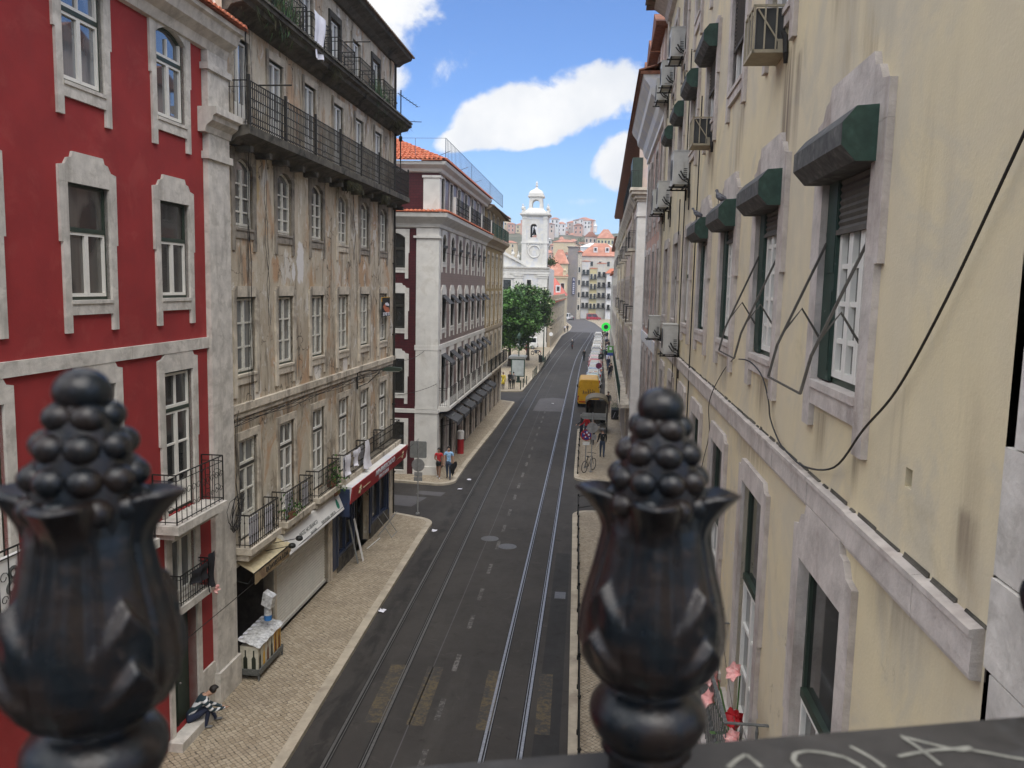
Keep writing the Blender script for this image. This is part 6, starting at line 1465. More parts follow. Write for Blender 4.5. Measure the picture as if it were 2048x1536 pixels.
for i, (u, z, lab) in enumerate([(3.0, 3.65, 'leafy plant at the near end of the second balcony'), (6.6, 3.7, 'trailing plant on the third balcony'), (7.0, 3.3, 'dark plant between the balconies above the white sign')]):
    b = MB(FL); rs2 = random.Random(70+i)
    for k in range(170):
        p_ = (u+rs2.gauss(0, .26), .38+rs2.gauss(0, .12), z+abs(rs2.gauss(.2, .26))); s_ = rs2.uniform(.03, .08); a = rs2.uniform(0, 6.3)
        b.quad(p_, (p_[0]+s_*math.cos(a), p_[1]+s_*.5, p_[2]+s_*math.sin(a)), (p_[0]+s_*1.6*math.cos(a+.4), p_[1]+s_*.6, p_[2]+s_*1.6*math.sin(a+.4)), (p_[0]+s_*math.cos(a+.9), p_[1], p_[2]+s_*math.sin(a+.9)), m=rs2.randrange(2))
    b.box(u-.2, u+.2, .28, .46, z-.08, z+.12, m=2); solo('balcony_plant', b, [M['leaf_dark'], M['leaf'], M['tile_brown']], lab, 'plant', 'plants on the balconies')
# street lamp on the wall
s = root('wall_lamp', FL.p(10.5, 0, 6.3), 'long dark street lamp on a scrolled bracket above the first floor', 'street lamp')
b = MB(FL); b.tube([(10.47, .02, 6.92), (10.47, .5, 7.0), (10.47, 1.05, 7.06), (10.47, 1.62, 7.10)], .022, 6); b.tube([(10.47, .02, 6.35), (10.47, .45, 6.55), (10.47, .9, 6.98)], .016, 5); b.tube([(10.47, .05, 6.3), (10.47, .05, 7.0)], .03, 5)
b.tube([(10.47, .12+.19*math.sin(k*.55)*(1-k*.05), 6.68+.19*math.cos(k*.55)*(1-k*.05)) for k in range(15)], .012, 4); b.build('bracket', M['iron'], s)
b = MB(FL); b.prism([(1.0, 7.02), (1.08, 7.14), (1.25, 7.18), (1.70, 7.15), (1.72, 7.08), (1.65, 7.03)], 10.37, 10.57, 'u'); b.build('housing', M['green_frame'], s)
b = MB(FL); b.prism([(1.1, 6.99), (1.62, 7.0), (1.62, 7.03), (1.1, 7.03)], 10.40, 10.54, 'u'); b.build('lens', M['lamp_glass'], s)
# antennas
s = root('tv_antenna', (-8.3, 36.0, 13.9), 'tall television aerial rising from the end of the long balcony', 'antenna')
b = MB(); x, y = -8.25, 35.55; b.tube([(x, y, 13.8), (x, y, 18.3)], .028, 6); b.build('mast', M['iron'], s)
b = MB(); b.tube([(x-.1, y-.1, 18.15), (x+.62, y+.5, 17.72)], .018, 4)
for k in range(7): t = k/6; c = Vector((x-.1+.72*t, y-.1+.6*t, 18.15-.43*t)); b.tube([c+Vector((-.13, .15, .02)), c+Vector((.13, -.15, -.02))], .008, 3)
b.tube([(x-.85, y, 17.05), (x+.9, y, 17.0)], .016, 4)
for k in range(6): c = Vector((x-.5+k*.22, y, 17.03)); b.tube([c+Vector((0, -.25, 0)), c+Vector((0, .25, 0))], .008, 3)
b.box(x-.06, x+.06, y-.06, y+.06, 16.2, 16.4); b.build('aerial', M['iron'], s)
b = MB(FL); b.tube([(9.0, .2, 19.7), (9.3, 1.3, 20.15)], .015, 4)
for k in range(8): b.tube([(9.02+.035*k-.12, .3+.12*k, 19.75+.05*k), (9.02+.035*k+.12, .3+.12*k, 19.75+.05*k)], .008, 3)
b.tube([(9.1, .4, 19.4), (9.1, .4, 19.8)], .015, 4); solo('tv_antenna', b, M['iron'], 'small aerial leaning over the mossy eaves against the cloud', 'antenna')
# roof terrace railing on the corner block
b = MB(FC); y_ = .30
for (a, c) in (((.15, y_), (9.1, y_)), ((9.1, y_), (18.2, y_)), ((18.2, y_), (26.5, y_))): iron_rail(b, [a, c], 16.55, 1.05, gap=.42, r=.014, top=.014, mid=())
iron_rail(b, [(.15, y_), (.15, -6)], 16.55, 1.05, gap=1.4, r=.013, top=.010, mid=())
for k in (1, 7, 13): b.tube([(k+.6, y_, 17.2), (k+1.9, -.9, 17.0)], .016, 4)
solo('roof_railing', b, M['roof_rail'], 'thin bluish railing along the roof edge of the corner block', 'railing')
# little things against the shop fronts
def leanboard(u, o0, w, h, lab, mtl, tilt_=.22):
    b = MB(FL); b.add([(u, o0, .1), (u+w, o0-.02, .1), (u+w, o0-.02-h*tilt_, .1+h), (u, o0-h*tilt_, .1+h), (u, o0+.03, .1), (u+w, o0+.01, .1), (u+w, o0+.01-h*tilt_, .1+h), (u, o0+.03-h*tilt_, .1+h)], [(0, 1, 2, 3), (4, 5, 6, 7), (0, 1, 5, 4), (1, 2, 6, 5), (2, 3, 7, 6), (3, 0, 4, 7)])
    solo('leaning_board', b, M[mtl], lab, 'board')
leanboard(9.55, .52, .18, 1.55, 'narrow grey white board leaning by the blue shop front, the outer one', 'white_paint'); leanboard(9.25, .42, .16, 1.6, 'narrow pale board leaning behind the outer white board', 'sign_back')
b = MB(FL); b.tube([(10.9, .30, .13), (12.3, .42, .13)], .018, 5); solo('stick', b, M['white_paint'], 'white stick lying on the pavement at the shop door', 'stick')
s = root('folding_stand', FL.p(13.0, .5, .1), 'empty metal folding stand on the pavement before the corner shop', 'stand')
b = MB(FL)
for q in (12.5, 13.3): b.tube([(q, .25, .1), (q, .85, .95)], .014, 4); b.tube([(q, .85, .1), (q, .25, .95)], .014, 4)
b.tube([(12.5, .85, .95), (13.3, .85, .95)], .014, 4); b.tube([(12.5, .25, .1), (13.3, .25, .1)], .014, 4); b.tube([(12.5, .85, .12), (13.3, .85, .12)], .014, 4); b.build('legs', M['galv'], s)
# grocery display in front of the open shop
s = root('display_stand', FL.p(.95, .35, .1), 'low metal stand of drink cartons with a plastic covered sloping top at the grocery', 'display stand')
b = MB(FL); a, c, o0, o1 = .22, 1.78, .06, .62
for q in (a, c-.04):
    for r_ in (o0, o1-.04): b.box(q, q+.04, r_, r_+.04, .1, .32)
b.box(a, c, o0, o1, .24, .28); b.box(a-.01, c+.01, o1-.02, o1+.01, .28, .40); b.box(a-.01, a+.02, o0, o1, .28, .40); b.box(c-.02, c+.01, o0, o1, .28, .40); b.build('rack', M['iron_grey'], s)
b = MB(FL); rs = random.Random(4)
for k in range(6): q = a+.05+k*.25; b.box(q, q+.235, o0+.04, o1-.05, .28, .98-.02*(k % 2), m=0); 
b.build('carton', [M['carton_white']], s)
b = MB(FL)
for k in range(6):
    q = a+.05+k*.25; mt = (0, 1, 2, 0, 2, 2)[k]
    b.prism([(q+.06, .34), (q+.17, .34), (q+.17, .66), (q+.135, .74), (q+.135, .88), (q+.10, .88), (q+.10, .74), (q+.06, .66)], o1-.048, o1-.044, m=mt)
    if k > 3: b.box(q+.01, q+.225, o1-.0495, o1-.0485, .30, .95, m=1)
for k in range(2): q = o0+.12+k*.22; b.prism([(q, .34), (q+.11, .34), (q+.11, .66), (q+.075, .72), (q+.075, .88), (q+.04, .88), (q+.04, .72), (q, .66)], a+.045, a+.049, 'u', m=0)
b.build('bottle_print', [M['bottle_dark'], M['yellow_paint'], M['bottle_brown']], s)
b = MB(FL); b.sheet(lambda i, j: (a-.03+(c-a+.06)*i, o0-.02+(o1-o0+.05)*j, 1.16-.16*j+.012*math.sin(i*23+j*5)+.01*math.sin(j*19)), 30, 12); b.build('plastic_cover', M['plastic_film'], s, smooth=True)
b = MB(FL)
for k in range(6): q = a+.06+k*.26; b.box(q, q+.13, o0-.01, o0+.09, 1.175, 1.18); 
b.build('price_card', M['cloth_white'], s)
b = MB(FL); b.prism([(.30, 1.75), (.55, 1.62), (.62, 1.95), (.36, 2.08)], 1.12, 1.40, 'u', m=0); solo('hanging_box', b, M['plastic_film'], 'clear plastic box hung up in the shop entrance above the drinks', 'box')
b = MB(FL); b.lathe([(.09, 1.28), (.10, 1.3), (.10, 1.60), (.06, 1.68), (.03, 1.72)], 10, (1.28, .42), m=0); b.lathe([(.102, 1.28), (.102, 1.42)], 10, (1.28, .42), m=1); solo('water_bottle', b, [M['plastic_film'], M['logo_blue']], 'hanging water bottle with a blue label at the grocery entrance', 'bottle')
# wire tangles and wall cables on the old front
def wires(n, u0, u1, z0, z1, lab, seed, o=.06, r=.006):
    rs = random.Random(seed); b = MB(FL)
    for k in range(n):
        pts = []; u = rs.uniform(u0, u1)
        for j in range(9): t = j/8; pts.append((u+rs.gauss(0, .05)+.1*math.sin(t*5+k), o+rs.uniform(0, .05), z0+(z1-z0)*t))
        b.tube(pts, r, 4)
    solo('cable', b, M['cable'], lab, 'cable', 'cables on the old tenement')
wires(5, .95, 1.35, 7.1, 16.4, 'bundle of loose cables hanging down the first window column', 5)
wires(3, .2, .4, 3.4, 7.0, 'cables beside the pilaster above the first balcony', 6)
wires(2, 2.3, 2.4, 9, 13.4, 'thin wires between the first and second window columns', 9); wires(2, 9.9, 10.1, 11, 13.5, 'thin wires hanging below the long balcony', 12)
b = MB(FL)
rs = random.Random(8)
for k in range(4): b.tube([(.1+15.6*j/24, .13+.02*math.sin(j*1.7+k), 6.74-.03*k+.05*math.sin(j*.9+k*2)) for j in range(25)], .009, 4)
solo('cable', b, M['cable'], 'sagging cable bundle under the string course of the old tenement', 'cable', 'cables on the old tenement')
b = MB(FL)
for k in range(9): b.tube([(-.25+.28*math.cos(j*.8+k)+.04*k, .24+.05*math.sin(j), 4.55+.42*math.sin(j*.7+k*1.3)) for j in range(9)], .008, 4)
solo('cable_tangle', b, M['cable'], 'tangle of black cables with a junction on the pilaster beside the red balcony', 'cable')
def span(a, c, sag, r, lab):
    b = MB(); A, B_ = Vector(a), Vector(c); b.tube([A.lerp(B_, k/16)-Vector((0, 0, sag*4*(k/16)*(1-k/16))) for k in range(17)], r, 4); solo('overhead_wire', b, M['cable'], lab, 'wire', 'wires across the streets')
span(FL.p(-3.2, .3, 2.5), FL.p(17.0, .9, 3.3), .1, .009, 'long wire along the shop fronts past the cream awning')
span(FL.p(15.9, .2, 6.9), (-8.6, 42.68, 6.7), .15, .012, 'upper wire crossing the side street to the white corner'); span(FL.p(15.9, .2, 5.4), (-7.88, 42.9, 5.0), .1, .012, 'lower wire crossing the side street to the white corner')
for u, lab in ((2.35, 'dark wreath like lamp on a wire arm above the cream awning'), (2.9, 'dark lamp on a wire arm before the white sign')):
    b = MB(FL); z = 2.98 if u < 2.5 else 3.02; b.tube([(u-.9, .3, z+.12), (u-.3, .58, z+.05), (u, .66, z)], .012, 4); b.lathe([(.03, 0), (.10, .03), (.09, .12), (.02, .16)], 8, (0, 0)) if False else b.ball((u, .68, z), .11, 8, sq=(1, 1, .7)); solo('shop_lamp', b, M['iron'], lab, 'lamp')
# flowers on the right balcony
s = root('flower_pot', FR.p(9.0, .28, 4.74), 'pot of tall pink and red amaryllis on the right hand balcony', 'flowers')
b = MB(FR); b.lathe([(.13, 4.74), (.17, 5.0), (.18, 5.02), (.15, 5.02), (.01, 5.0)], 16, (8.85, .25)); b.build('pot', M['tile_brown'], s)
rs = random.Random(12); b = MB(FR)
for k in range(26):
    a = rs.uniform(0, 2*PI); L_ = rs.uniform(.3, .6); w = .022
    pts = [(8.85+math.cos(a)*L_*t*.8, .25+math.sin(a)*L_*t*.5, 5.0+.75*t-.55*t*t) for t in (0, .3, .6, 1)]
    for p_, q_ in zip(pts, pts[1:]): b.quad((p_[0]-w, p_[1], p_[2]), (p_[0]+w, p_[1]+.01, p_[2]), (q_[0]+w*.6, q_[1]+.01, q_[2]), (q_[0]-w*.6, q_[1], q_[2]))
FLW = [(9.55, .36, 5.60, 0), (9.25, .44, 5.48, 0), (8.62, .28, 5.62, 1), (8.40, .30, 5.50, 0), (8.95, .22, 5.98, 0), (8.75, .20, 5.52, 1), (9.7, .30, 5.42, 0)]
for x, y, z, m in FLW: b.tube([(8.85, .25, 4.98), ((8.85+x)/2+.03, (.25+y)/2, (4.98+z)/2+.06), (x, y, z)], .010, 5)
b.build('leaf', M['stem'], s)
for x, y, z, m in FLW:
    b = MB(FR); fa = Vector((-.35+rs.uniform(-.2, .2), .75, .5)).normalized(); t1 = fa.orthogonal().normalized(); t2 = fa.cross(t1)
    for h in range(2):
        c = Vector((x+h*.05-.02, y, z-h*.03))
        for k in range(6):
            a = k*PI/3; d = t1*math.cos(a)+t2*math.sin(a); sd = fa.cross(d)
            p1 = c+fa*.060+d*.036; p2 = c+fa*.115+d*.078; p3 = c+fa*.110+d*.118
            b.quad(tuple(c-sd*.006), tuple(p1-sd*.026), tuple(p2-sd*.038), tuple(p3), tuple(p2+sd*.038), tuple(p1+sd*.026), tuple(c+sd*.006))
    b.build('flower', M['petal_red' if m else 'petal_pink'], s)
# ---------------------------------------------------------------- people
def person(loc, rz, H, label, top, bottom, hair='hair', skin='skin', shoes='black', step=.0, arms=((.02, .10), (.02, -.08)), bend=0.0, seat=None, bare_legs=False, bare_arms=True, long_hair=False, coat=False, hat=None, name='person', elbow=(.1, .1), face_down=0.0, group=None, dress=0.0, out=.02):
    """facing +y before rotation; one skinned body, hair and extra clothing as children"""
    r = root(name, loc, label, 'person', group, rz)
    V, E, R, Z = [], [], [], []
    def v(p, rr, zone, parent=None):
        V.append(p); R.append(rr if hasattr(rr, '__len__') else (rr, rr)); Z.append(zone); i = len(V)-1
        if parent is not None: E.append((parent, i))
        return i
    h = H
    if seat is None:
        hipz = .515*h; P = Vector((0, 0, hipz)); up = Vector((0, math.sin(bend), math.cos(bend)))
    else:
        hipz = seat+.085; P = Vector((0, 0, hipz)); up = Vector((0, math.sin(bend), math.cos(bend)))
    wz = 'top'
    pel = v(tuple(P), (.088*h, .066*h), 'bottom')
    wa = v(tuple(P+up*.09*h), (.076*h, .058*h), wz, pel); ch = v(tuple(P+up*.20*h), (.092*h, .064*h), wz, wa); sh = v(tuple(P+up*.285*h), (.070*h, .050*h), wz, ch)
    up2 = (up+Vector((0, math.sin(face_down), 0))*.8).normalized()
    nk = v(tuple(P+up*.325*h), .030*h, 'skin', sh); hb = v(tuple(P+up*.325*h+up2*.035*h+Vector((0, .012*h, 0))), .042*h, 'skin', nk)
    hm = v(tuple(P+up*.325*h+up2*.078*h+Vector((0, .014*h, 0))), (.046*h, .054*h), 'skin', hb); ht = v(tuple(P+up*.325*h+up2*.125*h+Vector((0, .006*h, 0))), (.036*h, .042*h), 'skin', hm)
    nose = v(tuple(P+up*.325*h+up2*.066*h+Vector((0, .070*h, 0))), .008*h, 'skin', hm)
    head_c = Vector(V[hm])
    hands = []
    for k, g in enumerate((-1, 1)):
        so = Vector((g*.108*h, 0, 0))+P+up*.280*h; s_ = v(tuple(so), .041*h, wz, sh)
        sw = arms[k]; fwd = sw[1]; el = so+Vector((g*out*h, math.sin(fwd*5)*.155*h, -math.cos(fwd*5)*.165*h)); e_ = v(tuple(el), .031*h, 'skin' if bare_arms else wz, s_)
        a2 = fwd*5+elbow[k]*5; wr = el+Vector((g*sw[0]*h-g*.02*h, math.sin(a2)*.145*h, -math.cos(a2)*.145*h)); w_ = v(tuple(wr), (.021*h, .018*h), 'skin' if bare_arms else wz, e_)
        d = (wr-el).normalized(); hd = wr+d*.045*h; h_ = v(tuple(hd), (.019*h, .012*h), 'skin', w_); hands.append(hd)
        side = d.orthogonal().normalized()
        for q, (o, l) in enumerate(((-.015, .036), (-.005, .042), (.005, .040), (.014, .030))):
            f1 = v(tuple(hd+side*o*h+d*l*.5*h), .0055*h, 'skin', h_); v(tuple(hd+side*o*h*1.1+d*l*h+Vector((0, .006*h, 0))), .0045*h, 'skin', f1)
        v(tuple(wr+d*.022*h+side*-.026*h), .0058*h, 'skin', h_)
    for k, g in enumerate((-1, 1)):
        ho = P+Vector((g*.050*h, 0, -.03*h)); hp = v(tuple(ho), .058*h, 'bottom', pel)
        if seat is None:
            st_ = step*(1 if k == 0 else -1); kn = ho+Vector((0, math.sin(st_)*.235*h+.012*h, -math.cos(st_)*.235*h)); st2 = st_*.6-(.25*abs(step) if st_ < 0 else 0)
            an = kn+Vector((0, math.sin(st2)*.215*h-.01*h, -(kn.z-.045*h) if st_ >= 0 else -math.cos(st2)*(kn.z-.06*h)))
        else:
            kn = ho+Vector((g*.02*h, .235*h, .03*h)); kn.z = max(.27*h, kn.z*.9); an = Vector((g*.075*h, .235*h+(-.04 if k else .10)*h, .045*h))
        kn_ = v(tuple(kn), .039*h, 'skin' if bare_legs else 'bottom', hp); cf = v(tuple(kn.lerp(an, .35)), .034*h, 'skin' if bare_legs else 'bottom', kn_); an_ = v(tuple(an), .023*h, 'skin' if bare_legs else 'bottom', cf)
        he = v((an.x, an.y-.015*h, an.z-.022*h), .022*h, 'shoes', an_); v((an.x+g*.01*h, an.y+.085*h, an.z-.028*h), (.022*h, .015*h), 'shoes', he)
    me = bpy.data.meshes.new('body'); me.from_pydata(V, E, []); me.update()
    o = bpy.data.objects.new('body', me); COL.objects.link(o)
    md = o.modifiers.new('skin', 'SKIN'); md.use_smooth_shade = True
    for i, d in enumerate(me.skin_vertices[0].data): d.radius = R[i]; d.use_root = (i == 0)
    sb = o.modifiers.new('sub', 'SUBSURF'); sb.levels = 1; sb.render_levels = 1
    dg = bpy.context.evaluated_depsgraph_get(); m2 = bpy.data.meshes.new_from_object(o.evaluated_get(dg)); m2.name = 'body'
    bpy.data.objects.remove(o); bpy.data.meshes.remove(me)
    m2.materials.clear(); zones = ['top', 'bottom', 'skin', 'shoes']
    for q in (top, bottom, skin, shoes): m2.materials.append(M[q])
    segs = [(Vector(V[a]), Vector(V[c]), Z[c], Z[a]) for a, c in E]
    for p_ in m2.polygons:
        c = p_.center; best = None
        for a, d, zc, za in segs:
            l = (d-a); t = max(0, min(1, (c-a).dot(l)/max(1e-9, l.length_squared))); ds = (c-(a+l*t)).length
            if best is None or ds < best[0]: best = (ds, zc if t > .45 else (za if za != 'skin' or zc == 'skin' else zc))
        p_.material_index = zones.index(best[1]); p_.use_smooth = True
    obj('body', m2, r)
    b = MB(); hu = up2
    n = 12; pts = []
    c0 = head_c+hu*.030*h+Vector((0, -.008*h, 0))
    for i in range(7):
        a = .05+(2.0 if not long_hair else 2.35)*i/6
        for k in range(n):
            t = 2*PI*k/n; rr = (.060 if i else .05)*h
            if a > 1.25 and math.sin(t) > .2: aa = 1.25
            else: aa = a
            pts.append(tuple(c0+Vector((rr*.88*math.sin(aa)*math.cos(t), rr*1.05*math.sin(aa)*math.sin(t), rr*math.cos(aa)))))
    b.add(pts, [(i*n+k, i*n+(k+1) % n, (i+1)*n+(k+1) % n, (i+1)*n+k) for i in range(6) for k in range(n)] + [tuple(range(n))])
    if long_hair: b.tube([tuple(c0+Vector((0, -.055*h, .0))), tuple(c0+Vector((0, -.075*h, -.06*h))), tuple(c0+Vector((.01*h, -.07*h, -.15*h)))], [.04*h, .045*h, .02*h], 8)
    b.build('hair', M[hat or hair], r, smooth=True, local=True)
    if coat or dress:
        z1 = hipz+.06*h; z0 = hipz-(.20 if coat else dress)*h; b = MB()
        prof = [(.104*h, z0), (.098*h, (z0+z1)/2), (.080*h, z1)]
        b.lathe([(q, z) for q, z in prof], 14, fn=lambda t, z: 1-.22*abs(math.sin(t))); b.build('coat_skirt' if coat else 'skirt', M[top if coat else bottom], r, smooth=True, local=True)
    return r, hands
mm('shirt_red', (.42, .02, .025), .8); mm('shirt_blue', (.26, .45, .66), .8, .3, 14, col2=(.42, .58, .74), pscale=12); mm('jeans', (.045, .065, .105), .85, .25, 8); mm('dark_cloth', (.02, .02, .022), .85, .2, 6)
mm('coat_yellow', (.62, .48, .045), .7); mm('shoe_white', (.7, .68, .68), .6); mm('cloth_grey', (.16, .16, .16), .85); mm('cloth_brown', (.12, .07, .045), .85); mm('cloth_teal', (.02, .13, .11), .85); mm('cloth_navy', (.018, .024, .05), .85)
def stripes():
    g, b, oc = newmat('striped_jacket')
    sx = g.n('ShaderNodeSeparateXYZ'); g.put(sx.inputs[0], oc)
    f = g.m('FRACT', g.m('MULTIPLY', g.m('ADD', sx.outputs[2], g.m('MULTIPLY', sx.outputs[1], -.55)), 7.5))
    side = g.ramp(f, .55, .62); zr = g.m('MULTIPLY', g.ramp(sx.outputs[2], .36, .40), g.ramp(sx.outputs[2], .80, .74))
    g.put(b.inputs['Base Color'], g.mix(g.m('MULTIPLY', side, zr), (.016, .035, .045), (.66, .66, .66))); b.inputs['Roughness'].default_value = .75
stripes()
# the pair on the corner, walking towards the bridge
person((-7.62, 42.05, .10), rad(176), 1.62, 'woman in a red top and black shorts with white shoes walking at the street corner', 'shirt_red', 'black', skin='skin_dark', shoes='shoe_white', step=.22, arms=((.02, .04), (-.12, .05)), elbow=(.05, .24), bare_legs=True, long_hair=True, dress=.07)
_, hn = person((-7.08, 41.95, .10), rad(184), 1.74, 'man in a light blue shirt and jeans carrying a dark bag at the street corner', 'shirt_blue', 'jeans', step=.20, arms=((.03, .0), (.03, .02)), elbow=(.03, .05), hair='hair')
b = MB(); c = Vector((-6.82, 41.85, .62)); b.sheet(lambda i, j: tuple(c+Vector((.22*math.sin(2*PI*i)*(1-.25*j)*(.35+.65*math.sin(PI*min(1, j+.2))), .12*math.cos(2*PI*i), .36-.62*j+.10*math.sin(2*PI*i)))), 14, 8)
solo('bag', b, M['black'], 'slouchy black bag held by the man in the blue shirt', 'bag', smooth=True)
# man sitting on the doorstep of the red house
person((-8.70, 16.92, .10), rad(-58), 1.74, 'man in a white striped dark jacket sitting bent over on the red house doorstep', 'striped_jacket', 'cloth_navy', seat=.22, bend=.72, face_down=.75, arms=((-.05, .10), (-.05, .12)), elbow=(.16, .16), bare_arms=False, shoes='cloth_grey')
person((-8.23, 80.0, .10), rad(10), 1.72, 'person in a long yellow coat at the kerb of the square', 'coat_yellow', 'black', bare_arms=False, coat=True, hair='cloth_brown')
person((-7.62, 80.7, .10), rad(160), 1.76, 'person in black standing right of the yellow coat', 'dark_cloth', 'dark_cloth', bare_arms=False, hair='cloth_grey'); person((-7.30, 80.9, .10), rad(30), 1.70, 'second dark dressed person beside the bus stop panel', 'cloth_grey', 'dark_cloth', bare_arms=False)
person((-9.25, 123.5, .10), rad(90), 1.68, 'person in a red coat in front of the white van', 'shirt_red', 'shirt_red', bare_arms=False, coat=True)
_, hn = person((1.0, 49.1, .10), rad(4), 1.78, 'man in a black jacket and jeans walking away with a white stick', 'dark_cloth', 'jeans', bare_arms=False, step=.22, hair='cloth_grey', arms=((.05, .05), (.02, .04)), elbow=(.08, .1))
b = MB(); b.tube([(.62, 49.15, .72), (1.05, 49.0, 1.45)], .012, 5); solo('stick', b, M['white_paint'], 'white walking stick of the man in black on the right pavement', 'stick')
for x, y, a, t, bt, lab in [(-.30, 55.9, 100, 'dark_cloth', 'cloth_navy', 'person in dark clothes waiting at the left side of the bus shelter'), (.02, 54.8, 60, 'shirt_red', 'cloth_navy', 'person with a red top behind the no stopping sign'), (.42, 53.2, 170, 'cloth_brown', 'black', 'brown dressed person between the shelter and the signs'),
        (1.72, 67.4, 175, 'dark_cloth', 'cloth_brown', 'dark figure walking on the pavement past the yellow van'), (2.35, 92, 5, 'dark_cloth', 'cloth_navy', 'person in black below the green square sign'), (2.3, 118, 180, 'cloth_teal', 'jeans', 'person in a teal jacket beside the parked red car'),
        (2.7, 121, 10, 'cloth_white', 'cloth_grey', 'person in a white top on the crowded far right pavement'), (2.9, 132, 190, 'dark_cloth', 'black', 'dark figure near the round green sign'), (3.1, 150, 0, 'cloth_white', 'jeans', 'person in a white shirt far along the right pavement'), (2.7, 166, 180, 'cloth_brown', 'black', 'brown dressed person far along the right pavement'),
        (-.6, 115, 180, 'black', 'black', 'person in black standing on the road side of the red car'), (-5.5, 186, 175, 'cloth_white', 'black', 'person in a pale top far away on the left kerb'), (-5.0, 190, 185, 'dark_cloth', 'black', 'dark figure far away beside the pale one on the left kerb'), (3.3, 178, 20, 'cloth_white', 'cloth_grey', 'pale figure among the farthest walkers on the right')]:
    person((x, y, .10 if x > 0 or x < -5 else 0), rad(a), 1.72, lab, t, bt, bare_arms=False, step=.2)
rs = random.Random(14)
for k in range(22):
    y = 96+k*5.2+rs.uniform(-2, 2); x0 = lerp_line([(2.35, 90), (2.55, 115), (2.9, 140), (3.3, 170), (3.7, 215)], y); kind = k % 4
    person((x0+rs.uniform(-.15, .35), y, .10), rad(rs.choice((0, 180))+rs.uniform(-30, 30)), rs.uniform(1.6, 1.8), ['dark dressed walker in the crowd on the far right pavement', 'walker in jeans in the crowd on the far right pavement', 'walker in a pale top in the crowd on the far right pavement', 'walker in brown in the crowd on the far right pavement'][kind],
           ['dark_cloth', 'cloth_navy', 'cloth_white', 'cloth_brown'][kind], ['black', 'jeans', 'cloth_grey', 'black'][kind], bare_arms=False, step=rs.uniform(-.25, .25), group=['dark walkers', 'walkers in jeans', 'pale walkers', 'brown walkers'][kind])
